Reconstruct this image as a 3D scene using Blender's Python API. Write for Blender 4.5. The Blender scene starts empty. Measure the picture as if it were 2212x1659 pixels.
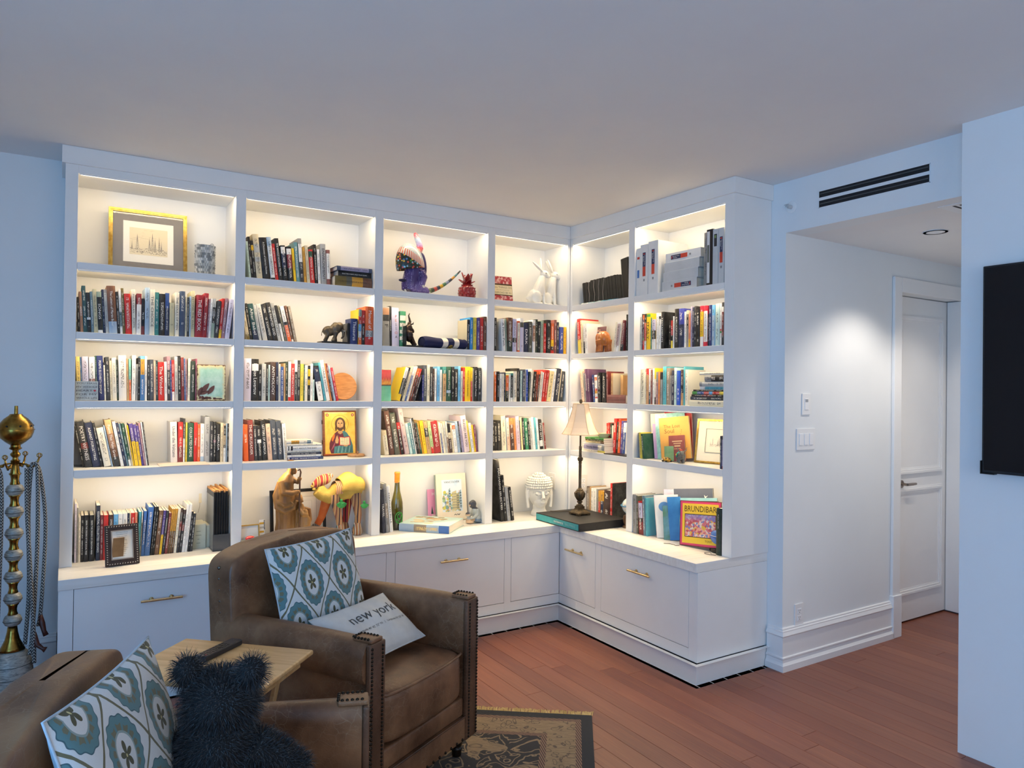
import bpy, bmesh, math, random
from mathutils import Vector, Matrix, noise
random.seed(7)
SC = bpy.context.scene
COL = SC.collection
PI = math.pi
R = math.radians

# ------------------------------------------------------------------ camera
cam_data = bpy.data.cameras.new('camera')
cam = bpy.data.objects.new('camera', cam_data)
COL.objects.link(cam)
cam_data.sensor_fit = 'HORIZONTAL'
cam_data.sensor_width = 36.0
cam_data.lens = 1542.75 * 36.0 / 2212.0
cam_data.clip_start = 0.05
cam_data.clip_end = 60
_yaw, _pitch, _roll = 0.5597, 0.0077, 0.0123
_f = Vector((math.sin(_yaw) * math.cos(_pitch), math.cos(_yaw) * math.cos(_pitch), math.sin(_pitch)))
_r = Vector((math.cos(_yaw), -math.sin(_yaw), 0))
_u = _r.cross(_f)
_r2 = math.cos(_roll) * _r + math.sin(_roll) * _u
_u2 = -math.sin(_roll) * _r + math.cos(_roll) * _u
cam.matrix_world = Matrix(((_r2.x, _u2.x, -_f.x, -3.1136), (_r2.y, _u2.y, -_f.y, -4.1877), (_r2.z, _u2.z, -_f.z, 1.5526), (0, 0, 0, 1)))
SC.camera = cam

# ------------------------------------------------------------------ world, daylight, exposure
world = bpy.data.worlds.new('sky')
SC.world = world
world.use_nodes = True
_nt = world.node_tree
_bg = _nt.nodes['Background']
_sky = _nt.nodes.new('ShaderNodeTexSky')
_sky.sky_type = 'HOSEK_WILKIE'
_sky.turbidity = 3.0
_sky.sun_direction = (0.3, -0.5, 0.8)
_nt.links.new(_sky.outputs[0], _bg.inputs[0])
_bg.inputs[1].default_value = 0.25


def area_light(name, loc, size_x, size_y, energy, color, direction, spread=PI, along=None):
    l = bpy.data.lights.new(name, 'AREA')
    l.shape = 'RECTANGLE'
    l.size = size_x
    l.size_y = size_y
    l.energy = energy
    l.color = color
    l.spread = spread
    o = bpy.data.objects.new(name, l)
    COL.objects.link(o)
    o.location = loc
    if along is None:
        o.rotation_euler = Vector(direction).to_track_quat('-Z', 'Y').to_euler()
    else:
        x, z = Vector(along).normalized(), -Vector(direction).normalized()
        y = z.cross(x).normalized()
        o.rotation_euler = Matrix(((x.x, y.x, z.x), (x.y, y.y, z.y), (x.z, y.z, z.z))).to_euler()
    return o


# daylight through the glazed left side; window lamp behind the viewer also adds room ambient
area_light('daylight_left', (-5.10, -4.5, 1.36), 3.4, 2.0, 135, (0.19, 0.53, 1.0), (1, 0, 0), along=(0, 1, 0))
area_light('daylight_fill_behind', (-1.9, -6.9, 1.45), 3.0, 1.9, 44, (1.0, 0.93, 0.86), (0, 1, 0), along=(1, 0, 0))
SC.view_settings.view_transform = 'Standard'
SC.view_settings.look = 'None'
SC.view_settings.exposure = 0.0
SC.view_settings.gamma = 1.0
SC.view_settings.use_curve_mapping = False
SC.cycles.use_denoising = True
SC.cycles.max_bounces = 10
SC.cycles.diffuse_bounces = 6
SC.cycles.sample_clamp_indirect = 6.0
SC.cycles.caustics_reflective = False
SC.cycles.caustics_refractive = False
LED_W = 2.3          # watts of one shelf strip, per metre
LED_COL = (1.0, 0.77, 0.47)


# ------------------------------------------------------------------ materials
def lin(h):
    if isinstance(h, str):
        h = h.lstrip('#')
        c = [int(h[i:i + 2], 16) / 255 for i in (0, 2, 4)]
        return tuple((x / 12.92 if x <= 0.04045 else ((x + 0.055) / 1.055) ** 2.4) for x in c)
    return tuple(h)


MATS = {}


def mat(name, color=None, rough=0.6, metal=0.0, emit=None, strength=0.0, trans=0.0, alpha=1.0, sheen=0.0, coat=0.0, spec=0.5, ior=1.45):
    if name in MATS:
        return MATS[name]
    m = bpy.data.materials.new(name)
    m.use_nodes = True
    b = m.node_tree.nodes['Principled BSDF']
    if color is not None:
        b.inputs['Base Color'].default_value = (*lin(color), 1)
    b.inputs['Roughness'].default_value = rough
    b.inputs['Metallic'].default_value = metal
    b.inputs['Transmission Weight'].default_value = trans
    b.inputs['Alpha'].default_value = alpha
    b.inputs['Sheen Weight'].default_value = sheen
    b.inputs['Coat Weight'].default_value = coat
    b.inputs['Specular IOR Level'].default_value = spec
    b.inputs['IOR'].default_value = ior
    if emit is not None:
        b.inputs['Emission Color'].default_value = (*lin(emit), 1)
        b.inputs['Emission Strength'].default_value = strength
    MATS[name] = m
    return m


class NT:
    """small helper to wire shader nodes"""
    def __init__(self, m):
        self.m = m
        self.t = m.node_tree
        self.b = self.t.nodes['Principled BSDF']

    def n(self, kind, ins=None, **props):
        nd = self.t.nodes.new('ShaderNode' + kind)
        for k, v in props.items():
            setattr(nd, k, v)
        for k, v in (ins or {}).items():
            if isinstance(v, bpy.types.NodeSocket):
                self.t.links.new(v, nd.inputs[k])
            else:
                nd.inputs[k].default_value = v
        return nd

    def math(self, op, a, b=0.0, c=None, clamp=False):
        ins = {0: a, 1: b}
        if c is not None:
            ins[2] = c
        nd = self.n('Math', ins, operation=op)
        nd.use_clamp = clamp
        return nd.outputs[0]

    def mix(self, f, a, b, mode='MIX'):
        nd = self.n('MixRGB', None, blend_type=mode)
        for k, v in ((0, f), (1, a), (2, b)):
            if isinstance(v, bpy.types.NodeSocket):
                self.t.links.new(v, nd.inputs[k])
            elif k == 0:
                nd.inputs[0].default_value = v
            else:
                nd.inputs[k].default_value = (*v[:3], 1)
        return nd.outputs[0]

    def ramp(self, f, stops, interp='LINEAR'):
        nd = self.n('ValToRGB', {0: f})
        r = nd.color_ramp
        r.interpolation = interp
        while len(r.elements) < len(stops):
            r.elements.new(0.5)
        for e, (p, c) in zip(r.elements, stops):
            e.position = p
            e.color = (*c[:3], 1) if len(c) >= 3 else (c[0], c[0], c[0], 1)
        return nd.outputs[0]

    def color(self, s):
        self.t.links.new(s, self.b.inputs['Base Color'])

    def rough(self, s):
        self.t.links.new(s, self.b.inputs['Roughness'])

    def bump(self, h, strength=0.2, dist=0.01):
        nd = self.n('Bump', {'Height': h, 'Strength': strength, 'Distance': dist})
        self.t.links.new(nd.outputs[0], self.b.inputs['Normal'])

    def obj(self):
        return self.n('TexCoord').outputs['Object']

    def gen(self):
        return self.n('TexCoord').outputs['Generated']

    def noise(self, co, scale, detail=3.0, rough=0.55, dist=0.0, vscale=None):
        if vscale is not None:
            co = self.n('Mapping', {'Vector': co, 'Scale': vscale}).outputs[0]
        return self.n('TexNoise', {'Vector': co, 'Scale': scale, 'Detail': detail, 'Roughness': rough, 'Distortion': dist}).outputs[0]


def noisy(name, c1, c2, scale=8.0, rough=0.6, bump=0.0, detail=4.0, vscale=None, metal=0.0, bscale=None, lo=0.35, hi=0.65, **kw):
    """two colours mingled by noise, with fine relief"""
    if name in MATS:
        return MATS[name]
    m = mat(name, c1, rough, metal, **kw)
    t = NT(m)
    co = t.obj()
    f = t.noise(co, scale, detail, vscale=vscale)
    t.color(t.ramp(f, [(lo, lin(c1)), (hi, lin(c2))]))
    if bump:
        t.bump(t.noise(co, bscale or scale * 4, 3.0, vscale=vscale), bump, 0.004)
    return m


def attr_mat(name, rough=0.55, bump=0.0, bscale=60, coat=0.0, metal=0.0, spec=0.5):
    """colour is carried by the mesh's colour attribute 'Col'"""
    if name in MATS:
        return MATS[name]
    m = mat(name, (0.5, 0.5, 0.5), rough, metal, coat=coat, spec=spec)
    t = NT(m)
    t.color(t.n('Attribute', None, attribute_name='Col').outputs[0])
    if bump:
        t.bump(t.noise(t.obj(), bscale, 3.0), bump, 0.003)
    return m


# ------------------------------------------------------------------ mesh building
class MB:
    """collects faces; build() links them as ONE mesh object"""
    def __init__(self):
        self.v = []
        self.f = []
        self.mi = []
        self.c = []
        self.M = None
        self.col = (1, 1, 1)
        self.mat = 0

    def add(self, vs, fs, mi=None, col=None):
        b = len(self.v)
        if self.M is not None:
            vs = [self.M @ Vector(p) for p in vs]
        self.v += [tuple(p) for p in vs]
        for f in fs:
            self.f.append(tuple(b + i for i in f))
            self.mi.append(self.mat if mi is None else mi)
            self.c.append(col or self.col)
        return self

    def box(self, x0, x1, y0, y1, z0, z1, mi=None, col=None):
        return self.add([(x0, y0, z0), (x1, y0, z0), (x1, y1, z0), (x0, y1, z0), (x0, y0, z1), (x1, y0, z1), (x1, y1, z1), (x0, y1, z1)],
                        [(0, 3, 2, 1), (4, 5, 6, 7), (0, 1, 5, 4), (1, 2, 6, 5), (2, 3, 7, 6), (3, 0, 4, 7)], mi, col)

    def cbox(self, c, s, rz=0.0, mi=None, col=None, rx=0.0, ry=0.0):
        old = self.M
        m = Matrix.Translation(c) @ Matrix.Rotation(rz, 4, 'Z') @ Matrix.Rotation(ry, 4, 'Y') @ Matrix.Rotation(rx, 4, 'X')
        self.M = m if old is None else old @ m
        self.box(-s[0] / 2, s[0] / 2, -s[1] / 2, s[1] / 2, -s[2] / 2, s[2] / 2, mi, col)
        self.M = old
        return self

    def prism(self, poly, z0, z1, mi=None, col=None):
        n = len(poly)
        vs = [(x, y, z0) for x, y in poly] + [(x, y, z1) for x, y in poly]
        fs = [tuple(range(n - 1, -1, -1)), tuple(range(n, 2 * n))] + [(i, (i + 1) % n, n + (i + 1) % n, n + i) for i in range(n)]
        return self.add(vs, fs, mi, col)

    def lathe(self, prof, n=24, c=(0, 0, 0), mi=None, col=None, cols=None, sx=1.0, sy=1.0, rot=0.0):
        """prof: [(radius, z)] from bottom to top"""
        vs, fs = [], []
        for r, z in prof:
            for i in range(n):
                a = 2 * PI * i / n + rot
                vs.append((c[0] + r * math.cos(a) * sx, c[1] + r * math.sin(a) * sy, c[2] + z))
        k = len(prof)
        for j in range(k - 1):
            ff = [(j * n + i, j * n + (i + 1) % n, (j + 1) * n + (i + 1) % n, (j + 1) * n + i) for i in range(n)]
            if cols:
                self.add([], [], mi)
                fs.append((ff, cols[j]))
            else:
                fs.append((ff, col))
        b = len(self.v)
        self.add(vs, [])
        for ff, cc in fs:
            for f in ff:
                self.f.append(tuple(b + i for i in f))
                self.mi.append(self.mat if mi is None else mi)
                self.c.append(cc or self.col)
        for ring, rev in ((0, True), (k - 1, False)):
            if prof[ring][0] > 1e-5:
                f = [b + ring * n + i for i in range(n)]
                self.f.append(tuple(reversed(f)) if rev else tuple(f))
                self.mi.append(self.mat if mi is None else mi)
                self.c.append((cols[0 if ring == 0 else -1] if cols else col) or self.col)
        return self

    def tube(self, pts, rad, n=8, mi=None, col=None, closed=False, flat=1.0, cols=None):
        pts = [Vector(p) for p in pts]
        k = len(pts)
        if not isinstance(rad, (list, tuple)):
            rad = [rad] * k
        vs = []
        up = None
        for i, p in enumerate(pts):
            d = (pts[(i + 1) % k] - pts[i - 1]) if closed else (pts[min(i + 1, k - 1)] - pts[max(i - 1, 0)])
            if d.length < 1e-9:
                d = Vector((0, 0, 1))
            d.normalize()
            if up is None:
                up = Vector((0, 0, 1)) if abs(d.z) < 0.9 else Vector((1, 0, 0))
            s = d.cross(up).normalized()
            up = s.cross(d).normalized()
            for j in range(n):
                a = 2 * PI * j / n
                vs.append(p + s * math.cos(a) * rad[i] + up * math.sin(a) * rad[i] * flat)
        b = len(self.v)
        self.add(vs, [])
        for i in range(k if closed else k - 1):
            for j in range(n):
                i2 = (i + 1) % k
                self.f.append((b + i * n + j, b + i * n + (j + 1) % n, b + i2 * n + (j + 1) % n, b + i2 * n + j))
                self.mi.append(self.mat if mi is None else mi)
                self.c.append((cols[i] if cols else col) or self.col)
        if not closed:
            for i, rev in ((0, True), (k - 1, False)):
                f = [b + i * n + j for j in range(n)]
                self.f.append(tuple(reversed(f)) if rev else tuple(f))
                self.mi.append(self.mat if mi is None else mi)
                self.c.append((cols[min(i, k - 2)] if cols else col) or self.col)
        return self

    def ball(self, c, r, n=14, m=9, mi=None, col=None, rot=None):
        if not isinstance(r, (list, tuple)):
            r = (r, r, r)
        old = self.M
        mm = Matrix.Translation(c)
        if rot is not None:
            mm = mm @ rot.to_4x4()
        self.M = mm if old is None else old @ mm
        vs = [(0, 0, -r[2])]
        for i in range(1, m):
            t = PI * i / m
            for j in range(n):
                a = 2 * PI * j / n
                vs.append((r[0] * math.sin(t) * math.cos(a), r[1] * math.sin(t) * math.sin(a), -r[2] * math.cos(t)))
        vs.append((0, 0, r[2]))
        fs = [(0, 1 + (j + 1) % n, 1 + j) for j in range(n)]
        for i in range(m - 2):
            for j in range(n):
                fs.append((1 + i * n + j, 1 + i * n + (j + 1) % n, 1 + (i + 1) * n + (j + 1) % n, 1 + (i + 1) * n + j))
        e = 1 + (m - 2) * n
        fs += [(e + j, e + (j + 1) % n, len(vs) - 1) for j in range(n)]
        self.add(vs, fs, mi, col)
        self.M = old
        return self

    def sheet(self, fn, nu, nv, mi=None, col=None, colfn=None):
        """grid surface fn(u, v), u and v in 0..1"""
        vs = [fn(i / nu, j / nv) for j in range(nv + 1) for i in range(nu + 1)]
        b = len(self.v)
        self.add(vs, [])
        for j in range(nv):
            for i in range(nu):
                a = b + j * (nu + 1) + i
                self.f.append((a, a + 1, a + nu + 2, a + nu + 1))
                self.mi.append(self.mat if mi is None else mi)
                self.c.append(colfn((i + .5) / nu, (j + .5) / nv) if colfn else (col or self.col))
        return self

    def build(self, name, mats, parent=None, loc=None, rot=None, smooth=False, bevel=0.0, seg=2, colors=False, subd=0, angle=None):
        me = bpy.data.meshes.new(name)
        me.from_pydata(self.v, [], self.f)
        if not isinstance(mats, (list, tuple)):
            mats = [mats]
        for m in mats:
            me.materials.append(m)
        if len(mats) > 1:
            me.polygons.foreach_set('material_index', self.mi)
        if colors:
            ca = me.color_attributes.new('Col', 'FLOAT_COLOR', 'CORNER')
            buf = []
            for f, c in zip(self.f, self.c):
                buf += [c[0], c[1], c[2], 1.0] * len(f)
            ca.data.foreach_set('color', buf)
        if smooth:
            me.polygons.foreach_set('use_smooth', [True] * len(me.polygons))
        if smooth and angle:
            me.set_sharp_from_angle(angle=R(angle))
        me.update()
        o = bpy.data.objects.new(name, me)
        COL.objects.link(o)
        if parent is not None:
            o.parent = parent
        if loc is not None:
            o.location = loc
        if rot is not None:
            o.rotation_euler = rot
        if bevel:
            b = o.modifiers.new('bevel', 'BEVEL')
            b.width = bevel
            b.segments = seg
            b.limit_method = 'ANGLE'
            b.angle_limit = R(40)
        if subd:
            s = o.modifiers.new('subsurf', 'SUBSURF')
            s.levels = subd
            s.render_levels = subd
        return o


def tag(o, label=None, cat=None, group=None, kind=None):
    if label:
        o['label'] = label
    if cat:
        o['category'] = cat
    if group:
        o['group'] = group
    if kind:
        o['kind'] = kind
    return o


def thing(name, label, cat, loc=(0, 0, 0), rz=0.0, group=None, rot=None):
    o = bpy.data.objects.new(name, None)
    COL.objects.link(o)
    o.location = loc
    o.rotation_euler = rot if rot is not None else (0, 0, rz)
    o.empty_display_size = 0.05
    return tag(o, label, cat, group)


def struct(name, mb, m, **kw):
    o = mb.build(name, m, **kw)
    o['kind'] = 'structure'
    return o


_DG = None


def sculpt(name, mb, m, voxel, parent=None, smooth_it=3, loc=None, rot=None, colfn=None, keep=None):
    """union of the collected solids re-surfaced as one continuous skin"""
    me = bpy.data.meshes.new('tmp')
    me.from_pydata(mb.v, [], mb.f)
    t = bpy.data.objects.new('tmp', me)
    COL.objects.link(t)
    r = t.modifiers.new('r', 'REMESH')
    r.mode = 'VOXEL'
    r.voxel_size = voxel
    if smooth_it:
        s = t.modifiers.new('s', 'SMOOTH')
        s.iterations = smooth_it
        s.factor = 0.5
    dg = bpy.context.evaluated_depsgraph_get()
    out = bpy.data.meshes.new_from_object(t.evaluated_get(dg))
    out.name = name
    bpy.data.objects.remove(t)
    bpy.data.meshes.remove(me)
    out.polygons.foreach_set('use_smooth', [True] * len(out.polygons))
    out.materials.clear()
    out.materials.append(m)
    if colfn:
        ca = out.color_attributes.new('Col', 'FLOAT_COLOR', 'POINT')
        buf = []
        for v in out.vertices:
            c = colfn(v.co)
            buf += [c[0], c[1], c[2], 1.0]
        ca.data.foreach_set('color', buf)
    o = bpy.data.objects.new(name, out)
    COL.objects.link(o)
    if parent is not None:
        o.parent = parent
    if loc is not None:
        o.location = loc
    if rot is not None:
        o.rotation_euler = rot
    return o


_TXT = {}


def text_mesh(s, res=2):
    if (s, res) in _TXT:
        return _TXT[(s, res)]
    cu = bpy.data.curves.new('t', 'FONT')
    cu.body = s
    cu.size = 1.0
    cu.resolution_u = res
    o = bpy.data.objects.new('t', cu)
    COL.objects.link(o)
    dg = bpy.context.evaluated_depsgraph_get()
    me = bpy.data.meshes.new_from_object(o.evaluated_get(dg))
    bpy.data.objects.remove(o)
    bpy.data.curves.remove(cu)
    vs = [tuple(v.co) for v in me.vertices]
    fs = [tuple(p.vertices) for p in me.polygons]
    bpy.data.meshes.remove(me)
    if vs:
        x0 = min(v[0] for v in vs); x1 = max(v[0] for v in vs)
        y0 = min(v[1] for v in vs); y1 = max(v[1] for v in vs)
        vs = [(v[0] - (x0 + x1) / 2, v[1] - (y0 + y1) / 2, 0) for v in vs]
        _TXT[(s, res)] = (vs, fs, x1 - x0, y1 - y0)
    else:
        _TXT[(s, res)] = ([], [], 1, 1)
    return _TXT[(s, res)]


def lettering(s, m, parent, origin, xdir, ydir, length=None, height=None, name='lettering', maxh=None, mb=None, build=True):
    """flat print: text centred at origin, running along xdir, letters upright along ydir"""
    vs, fs, w, h = text_mesh(s)
    if not vs:
        return None
    if length is not None:
        sx = length / w
        sy = sx if height is None else height / h
        if maxh and sy * h > maxh:
            sy = maxh / h
            sx = min(sx, sy * 1.6)
    else:
        sy = sx = height / h
    o, X, Y = Vector(origin), Vector(xdir).normalized(), Vector(ydir).normalized()
    q = mb or MB()
    q.add([o + X * v[0] * sx + Y * v[1] * sy for v in vs], fs)
    if build:
        return q.build(name, m, parent)


# ================================================================== the room
XL, YB, WD, ZC = -5.2, 0.312, 0.311, 2.74      # left wall, wall behind the bookcase, right wall plane, ceiling
YH, ZH = -1.603, 2.452                          # hall wall plane, hall ceiling
M_CEIL = noisy('ceiling_paint', (0.80, 0.79, 0.79), (0.82, 0.81, 0.80), 3.0, 0.9)
M_WALL = noisy('wall_paint', (0.78, 0.80, 0.81), (0.80, 0.82, 0.83), 2.5, 0.75, bump=0.02, bscale=180)
M_TRIM = noisy('trim_paint', (0.82, 0.82, 0.82), (0.84, 0.84, 0.84), 4.0, 0.35)
M_CAB = noisy('cabinet_paint', (0.80, 0.80, 0.79), (0.82, 0.82, 0.81), 5.0, 0.42)
M_BLACKGLOSS = mat('black_gloss', (0.006, 0.006, 0.008), 0.12)
M_DARK = mat('dark_void', (0.01, 0.01, 0.012), 0.7)

# floor: a bed and planks of reddish cumaru running away from the shelves
m = mat('floor_planks', (0.25, 0.08, 0.05), 0.42, coat=0.08)
t = NT(m)
co = t.obj()
rnd = t.n('ObjectInfo').outputs['Random']
sh = t.n('VectorMath', {0: co, 1: t.n('CombineXYZ', {0: t.math('MULTIPLY', rnd, 31.0), 1: t.math('MULTIPLY', rnd, 17.0), 2: 0.0}).outputs[0]}, operation='ADD').outputs[0]
g1 = t.noise(sh, 1.0, 5.0, 0.6, 0.4, vscale=(26, 1.3, 1))
g2 = t.noise(sh, 1.0, 4.0, 0.7, 0.2, vscale=(150, 3.0, 1))
base = t.ramp(rnd, [(0.0, lin('#7a4636')), (0.25, lin('#8f5640')), (0.5, lin('#84503f')), (0.75, lin('#9a6148')), (1.0, lin('#6f3f35'))])
c = t.mix(t.math('MULTIPLY', t.ramp(g1, [(0.35, (0,)), (0.7, (1,))]), 0.55), base, lin('#6a3b2e'))
c = t.mix(t.math('MULTIPLY', t.ramp(g2, [(0.45, (0,)), (0.75, (1,))]), 0.35), c, lin('#b4795a'))
t.color(c)
t.rough(t.ramp(g2, [(0.3, (0.36,)), (0.8, (0.50,))]))
t.bump(g2, 0.05, 0.002)
M_PLANK = m
floor = struct('floor', MB().box(XL - .2, 2.6, -7.2, .5, -0.08, -0.0125), mat('subfloor', (0.05, 0.025, 0.02), 0.9))
PWID = 0.105
proto = {}
extra = MB()


def plank_mesh(w, l):
    g = 0.0007
    q = MB()
    q.add([(g, g, -.012), (w - g, g, -.012), (w - g, l - g, -.012), (g, l - g, -.012), (g, g, -.001), (w - g, g, -.001), (w - g, l - g, -.001), (g, l - g, -.001),
           (g + .0012, g + .0012, 0), (w - g - .0012, g + .0012, 0), (w - g - .0012, l - g - .0012, 0), (g + .0012, l - g - .0012, 0)],
          [(0, 1, 5, 4), (1, 2, 6, 5), (2, 3, 7, 6), (3, 0, 4, 7), (4, 5, 9, 8), (5, 6, 10, 9), (6, 7, 11, 10), (7, 4, 8, 11), (8, 9, 10, 11)])
    return q


rp = random.Random(5)
nx = int((2.5 - XL) / PWID) + 1
for i in range(nx):
    x = XL + i * PWID
    y = -7.1 - rp.random() * 1.2
    while y < 0.3:
        l = rp.choice((0.9, 1.2, 1.5, 1.8, 2.1))
        y1 = min(y + l, 0.31)
        y0 = max(y, -7.1)
        if y1 - y0 > 0.05:
            seen = x > -1.75 and y1 > -2.95 and y0 < -0.2 and not (x > 0.35 and (y0 > -1.6 or y1 < -2.6))
            if seen:
                o = plank_mesh(PWID, y1 - y0).build('plank', M_PLANK, floor, loc=(x, y0, 0))
            else:
                extra.M = Matrix.Translation((x, y0, 0))
                q = plank_mesh(PWID, y1 - y0)
                extra.add(q.v, q.f)
        y += l
extra.M = None
o = extra.build('remaining_planks', M_PLANK, floor)
o['kind'] = 'stuff'

struct('ceiling', MB().box(XL - .2, 2.6, -7.2, .5, ZC, ZC + .1), M_CEIL)
struct('wall_back', MB().box(XL - .2, WD + 1.2, YB, YB + .15, -0.01, ZC), M_WALL)
# left wall with a wide glazed opening, front wall with a window (both behind the viewer)
struct('wall_left', MB().box(XL - .2, XL, -7.2, -6.3, -.01, ZC).box(XL - .2, XL, -2.7, YB, -.01, ZC).box(XL - .2, XL, -6.3, -2.7, -.01, .3).box(XL - .2, XL, -6.3, -2.7, 2.42, ZC), M_WALL)
struct('wall_front', MB().box(XL - .2, -3.5, -7.2, -7.0, -.01, ZC).box(-.3, WD, -7.2, -7.0, -.01, ZC).box(-3.5, -.3, -7.2, -7.0, -.01, .45).box(-3.5, -.3, -7.2, -7.0, 2.45, ZC), M_WALL)
for nm, horiz in (('window_1', False), ('window_2', True)):
    w = MB()
    if not horiz:
        for y in (-6.27, -5.1, -3.9, -2.73):
            w.box(XL - .12, XL - .06, y - .03, y + .03, .3, 2.42)
        for z in (.33, 2.39):
            w.box(XL - .12, XL - .06, -6.3, -2.7, z - .03, z + .03)
    else:
        for x in (-3.47, -1.9, -.33):
            w.box(x - .03, x + .03, -7.12, -7.06, .45, 2.45)
        for z in (.48, 2.42):
            w.box(-3.5, -.3, -7.12, -7.06, z - .03, z + .03)
    struct(nm, w, M_TRIM)
# right side: block behind the shelves, hall wall, header over the opening, block that carries the television
struct('wall_hall', MB().box(WD, 1.462, YH, YB, -.01, ZC).box(1.462, 2.6, -1.44, YB, -.01, ZC).box(1.462, 2.6, YH, -1.44, 2.222, ZC), M_WALL)
XT, YT = 0.20, -2.585
struct('wall_right', MB().box(XT, 2.6, -7.2, YT, -.01, ZC), M_WALL)
struct('trim_1', MB().box(WD, WD + .14, YT, YH, ZH, ZC), M_WALL)         # header above the hall opening
struct('ceiling_hall', MB().box(WD + .14, 2.45, YT, YH, ZH, ZH + .06), M_CEIL)
struct('wall_end', MB().box(2.300, 2.45, YT, -1.44, -.01, ZH), M_WALL)

# baseboards: a moulded profile carried round the corners
BASE = [(0, 0), (.030, 0), (.030, .034), (.027, .037), (.020, .048), (.018, .062), (.024, .070), (.024, .076), (.016, .080), (.016, .186), (.020, .190), (.024, .196), (.016, .214), (.016, .220), (.010, .224), (.010, .232), (0, .236)]


def sweep(path, prof, flip=1):
    """profile (offset, z) along a 2-D path; offset goes to the right of travel (flip=1)"""
    P = [Vector((x, y)) for x, y in path]
    n = len(P)
    offs = []
    for i in range(n):
        ns = []
        for a, b in ((i - 1, i), (i, i + 1)):
            if a >= 0 and b < n:
                d = (P[b] - P[a]).normalized()
                ns.append(Vector((d.y, -d.x)) * flip)
        if len(ns) == 1:
            offs.append(ns[0])
        else:
            k = (ns[0] + ns[1])
            offs.append(k / (1 + ns[0].dot(ns[1])))
    q = MB()
    k = len(prof)
    vs = [(P[i].x + offs[i].x * o, P[i].y + offs[i].y * o, z) for i in range(n) for o, z in prof]
    fs = []
    for i in range(n - 1):
        for j in range(k - 1):
            f = (i * k + j, (i + 1) * k + j, (i + 1) * k + j + 1, i * k + j + 1)
            fs.append(f if flip < 0 else f[::-1])
    fs += [tuple(range(k)), tuple((n - 1) * k + j for j in range(k - 1, -1, -1))]
    q.add(vs, fs)
    return q


struct('baseboard_hall', sweep([(WD, -1.512), (WD, YH), (1.372, YH)], BASE), M_TRIM)
struct('baseboard_right', sweep([(1.2, YT), (XT, YT), (XT, -7.0)], BASE, -1), M_TRIM)
struct('baseboard_back', sweep([(XL, YB), (-3.13, YB)], BASE), M_TRIM)

# hall door in its casing
struct('trim_2', MB().box(1.372, 1.456, YH - .020, YH - .001, .0, 2.306).box(1.456, 2.297, YH - .020, YH - .001, 2.212, 2.306)
       .box(1.366, 1.460, YH - .030, YH - .0005, 0, .268).box(1.4565, 1.4625, YH, -1.46, 0, 2.222), M_TRIM, bevel=.003)
YD = -1.49
d = MB().box(1.464, 2.294, YD, YD + .04, .012, 2.216)
door = struct('door_1', d, M_TRIM)
for (z0, z1) in ((.18, .92), (1.00, 2.10)):
    mo = MB()
    x0, x1 = 1.57, 2.215
    for a, (ins, h) in enumerate(((0, .004), (.012, .014), (.026, .009), (.040, .002))):
        b = ((.012, .026, .040, .052)[a])
        for (xa, xb, za, zb) in ((x0 + ins, x1 - ins, z0 + ins, z0 + b), (x0 + ins, x1 - ins, z1 - b, z1 - ins), (x0 + ins, x0 + b, z0 + b, z1 - b), (x1 - b, x1 - ins, z0 + b, z1 - b)):
            mo.box(xa, xb, YD - h, YD + .001, za, zb)
    mo.build('panel_moulding', M_TRIM, door)
hb = MB()
hb.lathe([(.024, 0), (.024, .008)], 16)
M_NICKEL = mat('satin_nickel', (0.32, 0.27, 0.23), 0.38, 1.0)
h = MB()
h.tube([(1.69, YD - .0, .946), (1.69, YD - .045, .946)], .009, 10).tube([(1.69, YD - .045, .946), (1.75, YD - .047, .946), (1.795, YD - .045, .946)], [.009, .0095, .008], 10)
h.tube([(1.69, YD - .008, .946), (1.69, YD, .946)], .026, 18)
h.build('door_lever', M_NICKEL, door, smooth=True, angle=40)
# the closet door in the end wall
d2 = struct('door_2', MB().box(2.262, 2.299, -2.38, -1.497, .012, 2.216), M_TRIM)
mo = MB()
for (ya, yb, za, zb) in ((-1.62, -1.60, .24, .95), (-2.30, -2.28, .24, .95), (-2.30, -1.60, .22, .24), (-2.30, -1.60, .95, .97), (-1.62, -1.60, 1.03, 2.1), (-2.30, -2.28, 1.03, 2.1), (-2.30, -1.60, 1.01, 1.03), (-2.30, -1.60, 2.1, 2.12)):
    mo.box(2.252, 2.263, ya, yb, za, zb)
mo.build('panel_moulding', M_TRIM, d2)

# hall downlight (recessed) and its beam
dl = thing('recessed_downlight', 'round recessed downlight in the white hall ceiling before the door', 'ceiling light', (.945, -2.09, ZH))
MB().lathe([(.060, -.003), (.064, -.004), (.064, -.0005)], 28).lathe([(.046, -.0005), (.046, -.0045), (.060, -.0045)], 28).build('trim_ring', M_TRIM, dl, smooth=True, angle=40)
MB().lathe([(.045, -.0012), (.045, -.0008)], 24).build('lens', mat('lamp_lens', (1, .95, .85), .4, emit=(1, .93, .82), strength=6), dl)
sp = bpy.data.lights.new('hall_spot', 'SPOT')
sp.energy = 44
sp.color = (1.0, 0.90, 0.78)
sp.spot_size = R(112)
sp.spot_blend = 0.55
sp.shadow_soft_size = 0.05
so = bpy.data.objects.new('hall_spot', sp)
COL.objects.link(so)
so.parent = dl
so.location = (0, 0, -.02)
sp2 = sp.copy()
sp2.energy = 20
so2 = bpy.data.objects.new('hall_spot_far', sp2)
COL.objects.link(so2)
so2.location = (1.75, -2.1, ZH - .02)


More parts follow.
